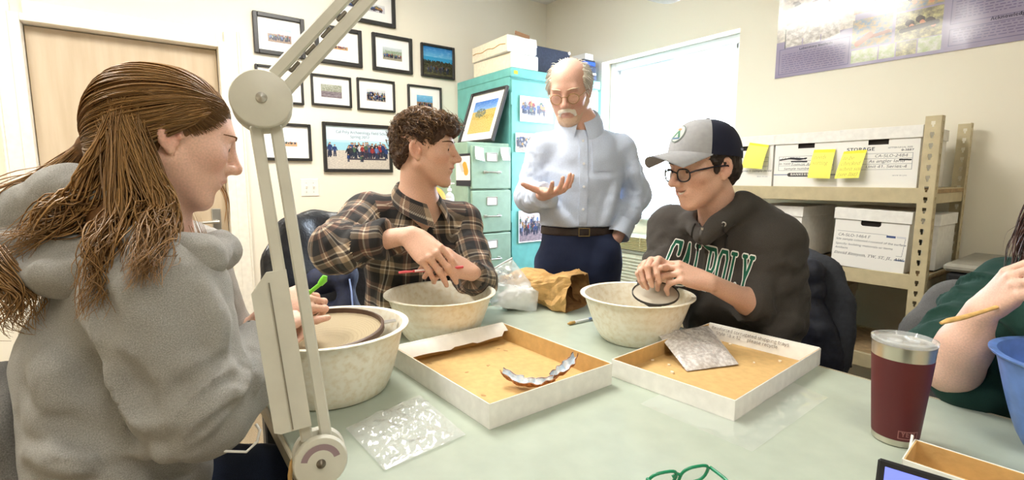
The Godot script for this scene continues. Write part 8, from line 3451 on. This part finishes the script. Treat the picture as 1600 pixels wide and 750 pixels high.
func place(called: String, m: Mesh, mat: Material, parent: Node3D = self, at := Vector3.ZERO) -> MeshInstance3D:
	var o := MeshInstance3D.new()
	o.name = numbered(called) if parent == self else called
	o.mesh = m
	o.material_override = mat
	parent.add_child(o, true)
	o.position = at
	return o


# a part whose vertices are given in world coordinates, under a thing that stands elsewhere
func part(called: String, mb: MB, mat: Material, parent: Node3D) -> MeshInstance3D:
	if mb.v.size() == 0:
		return null
	var o := place(called, mb.mesh(), mat, parent)
	o.transform = (parent.global_transform.affine_inverse() if parent != self else Transform3D())
	return o


func solo(called: String, mb: MB, mat: Material, label: String, category: String, group := "") -> MeshInstance3D:
	var lo := Vector3.ONE * 1e9
	var hi := -lo
	for p in mb.v:
		lo = lo.min(p)
		hi = hi.max(p)
	var base := Vector3((lo.x + hi.x) * 0.5, lo.y, (lo.z + hi.z) * 0.5)
	for i in mb.v.size():
		mb.v[i] -= base
	var o := place(called, mb.mesh(), mat, self, base)
	mark(o, label, category, group)
	return o


func struct(called: String, mb: MB, mat: Material) -> MeshInstance3D:
	var o := place(called, mb.mesh(), mat)
	o.set_meta("kind", "structure")
	return o


func sdf_part(s: Sdf, called: String, mat: Material, parent: Node3D) -> void:
	jobs.append(WorkerThreadPool.add_task(s.run, true))
	later.append(func() -> void: part(called, s.made, mat, parent))


func finish_jobs() -> void:
	for j in jobs:
		WorkerThreadPool.wait_for_task_completion(j)
	for c in later:
		c.call()
	jobs.clear()
	later.clear()


# ---------------------------------------------------------------- materials
func mat(c: Color, rough := 0.7, metal := 0.0) -> StandardMaterial3D:
	var m := StandardMaterial3D.new()
	m.albedo_color = c
	m.roughness = rough
	m.metallic = metal
	return m


func rgb(r: int, g: int, b: int) -> Color:
	return Color8(r, g, b)


func noise_tex(freq: float, a: Color, b: Color, size := 256, octaves := 4, sd := 1, mid := 0.5) -> NoiseTexture2D:
	var f := FastNoiseLite.new()
	f.noise_type = FastNoiseLite.TYPE_SIMPLEX_SMOOTH
	f.frequency = freq
	f.fractal_octaves = octaves
	f.seed = sd
	var t := NoiseTexture2D.new()
	t.width = size
	t.height = size
	t.seamless = true
	t.noise = f
	var g := Gradient.new()
	g.set_color(0, a)
	g.set_color(1, b)
	g.set_offset(0, clampf(mid - 0.3, 0, 1))
	g.set_offset(1, clampf(mid + 0.3, 0, 1))
	t.color_ramp = g
	return t


# a colour that wavers a little; scale = repeats per metre. The textures are grey and shared
var grey := {}


func shared_noise(lo: float, freq: float, sd: int) -> NoiseTexture2D:
	var key := "%.2f %.3f %d" % [lo, freq, sd]
	if not grey.has(key):
		grey[key] = noise_tex(freq, Color(lo, lo, lo), Color.WHITE, 256, 5, sd)
	return grey[key]


func grain(c: Color, amount: float, rough: float, scale := 4.0, freq := 0.02, bump := 0.0, world := false, _sd := 3) -> StandardMaterial3D:
	var a := 0.03
	for k in [0.03, 0.08, 0.16, 0.3]:
		if amount >= k * 0.7:
			a = k
	if amount < 0.016:
		a = 0.02
	var f := 0.02 if freq < 0.04 else 0.1 if freq < 0.2 else 0.25
	var m := mat(c * (1.0 / (1.0 - a)), rough)
	m.albedo_color.a = 1.0
	m.albedo_texture = shared_noise(1.0 - 2.0 * a, f, 3)
	m.uv1_triplanar = true
	m.uv1_world_triplanar = world
	m.uv1_scale = Vector3.ONE * scale
	if bump > 0.0:
		m.heightmap_enabled = true
		m.heightmap_texture = shared_noise(0.0, f * 3.0, 7)
		m.heightmap_scale = bump
	return m


func from_image(im: Image, rough := 0.6) -> StandardMaterial3D:
	var m := mat(Color.WHITE, rough)
	m.albedo_texture = ImageTexture.create_from_image(im)
	m.texture_repeat = false
	return m


# ---------------------------------------------------------------- print: lettering and pictures drawn into an Image
func ink_tri(im: Image, a: Vector2, b: Vector2, c: Vector2, col: Color) -> void:
	var x0 := maxi(int(floor(minf(a.x, minf(b.x, c.x)))), 0)
	var x1 := mini(int(ceil(maxf(a.x, maxf(b.x, c.x)))), im.get_width() - 1)
	var y0 := maxi(int(floor(minf(a.y, minf(b.y, c.y)))), 0)
	var y1 := mini(int(ceil(maxf(a.y, maxf(b.y, c.y)))), im.get_height() - 1)
	for y in range(y0, y1 + 1):
		for x in range(x0, x1 + 1):
			if Geometry2D.point_is_inside_triangle(Vector2(x + 0.5, y + 0.5), a, b, c):
				im.set_pixel(x, y, col)


# text with its top left corner at (x, y), h pixels tall
func write(im: Image, s: String, x: float, y: float, h: float, col: Color, face := "Droid Sans", weight := 400, slant := 0.0, wide := 1.0) -> void:
	var t := TextMesh.new()
	var f := SystemFont.new()
	f.font_names = PackedStringArray([face])
	f.font_weight = weight
	t.font = f
	t.font_size = 64
	t.pixel_size = 1.0 / 64.0
	t.depth = 0.0
	t.text = s
	t.horizontal_alignment = HORIZONTAL_ALIGNMENT_LEFT
	t.vertical_alignment = VERTICAL_ALIGNMENT_TOP
	var arr := t.get_mesh_arrays()
	if arr.is_empty() or arr[Mesh.ARRAY_VERTEX] == null:
		return
	var vs: PackedVector3Array = arr[Mesh.ARRAY_VERTEX]
	var ids: PackedInt32Array = arr[Mesh.ARRAY_INDEX] if arr[Mesh.ARRAY_INDEX] != null else PackedInt32Array(range(vs.size()))
	var hi := -1e9
	for p in vs:
		hi = maxf(hi, p.y)
	var q := func(p: Vector3) -> Vector2: return Vector2(x + (p.x + slant * (p.y - hi)) * h * wide, y + (hi - p.y) * h)
	for i in range(0, ids.size(), 3):
		ink_tri(im, q.call(vs[ids[i]]), q.call(vs[ids[i + 1]]), q.call(vs[ids[i + 2]]), col)


func stroke(im: Image, pts: Array, w: float, col: Color) -> void:
	for i in pts.size() - 1:
		var a: Vector2 = pts[i]
		var b: Vector2 = pts[i + 1]
		for y in range(maxi(int(minf(a.y, b.y) - w - 1), 0), mini(int(maxf(a.y, b.y) + w + 1), im.get_height() - 1) + 1):
			for x in range(maxi(int(minf(a.x, b.x) - w - 1), 0), mini(int(maxf(a.x, b.x) + w + 1), im.get_width() - 1) + 1):
				var p := Vector2(x + 0.5, y + 0.5)
				if Geometry2D.get_closest_point_to_segment(p, a, b).distance_to(p) < w:
					im.set_pixel(x, y, col)


func blank(w: int, h: int, c: Color) -> Image:
	var im := Image.create_empty(w, h, false, Image.FORMAT_RGBA8)
	im.fill(c)
	return im
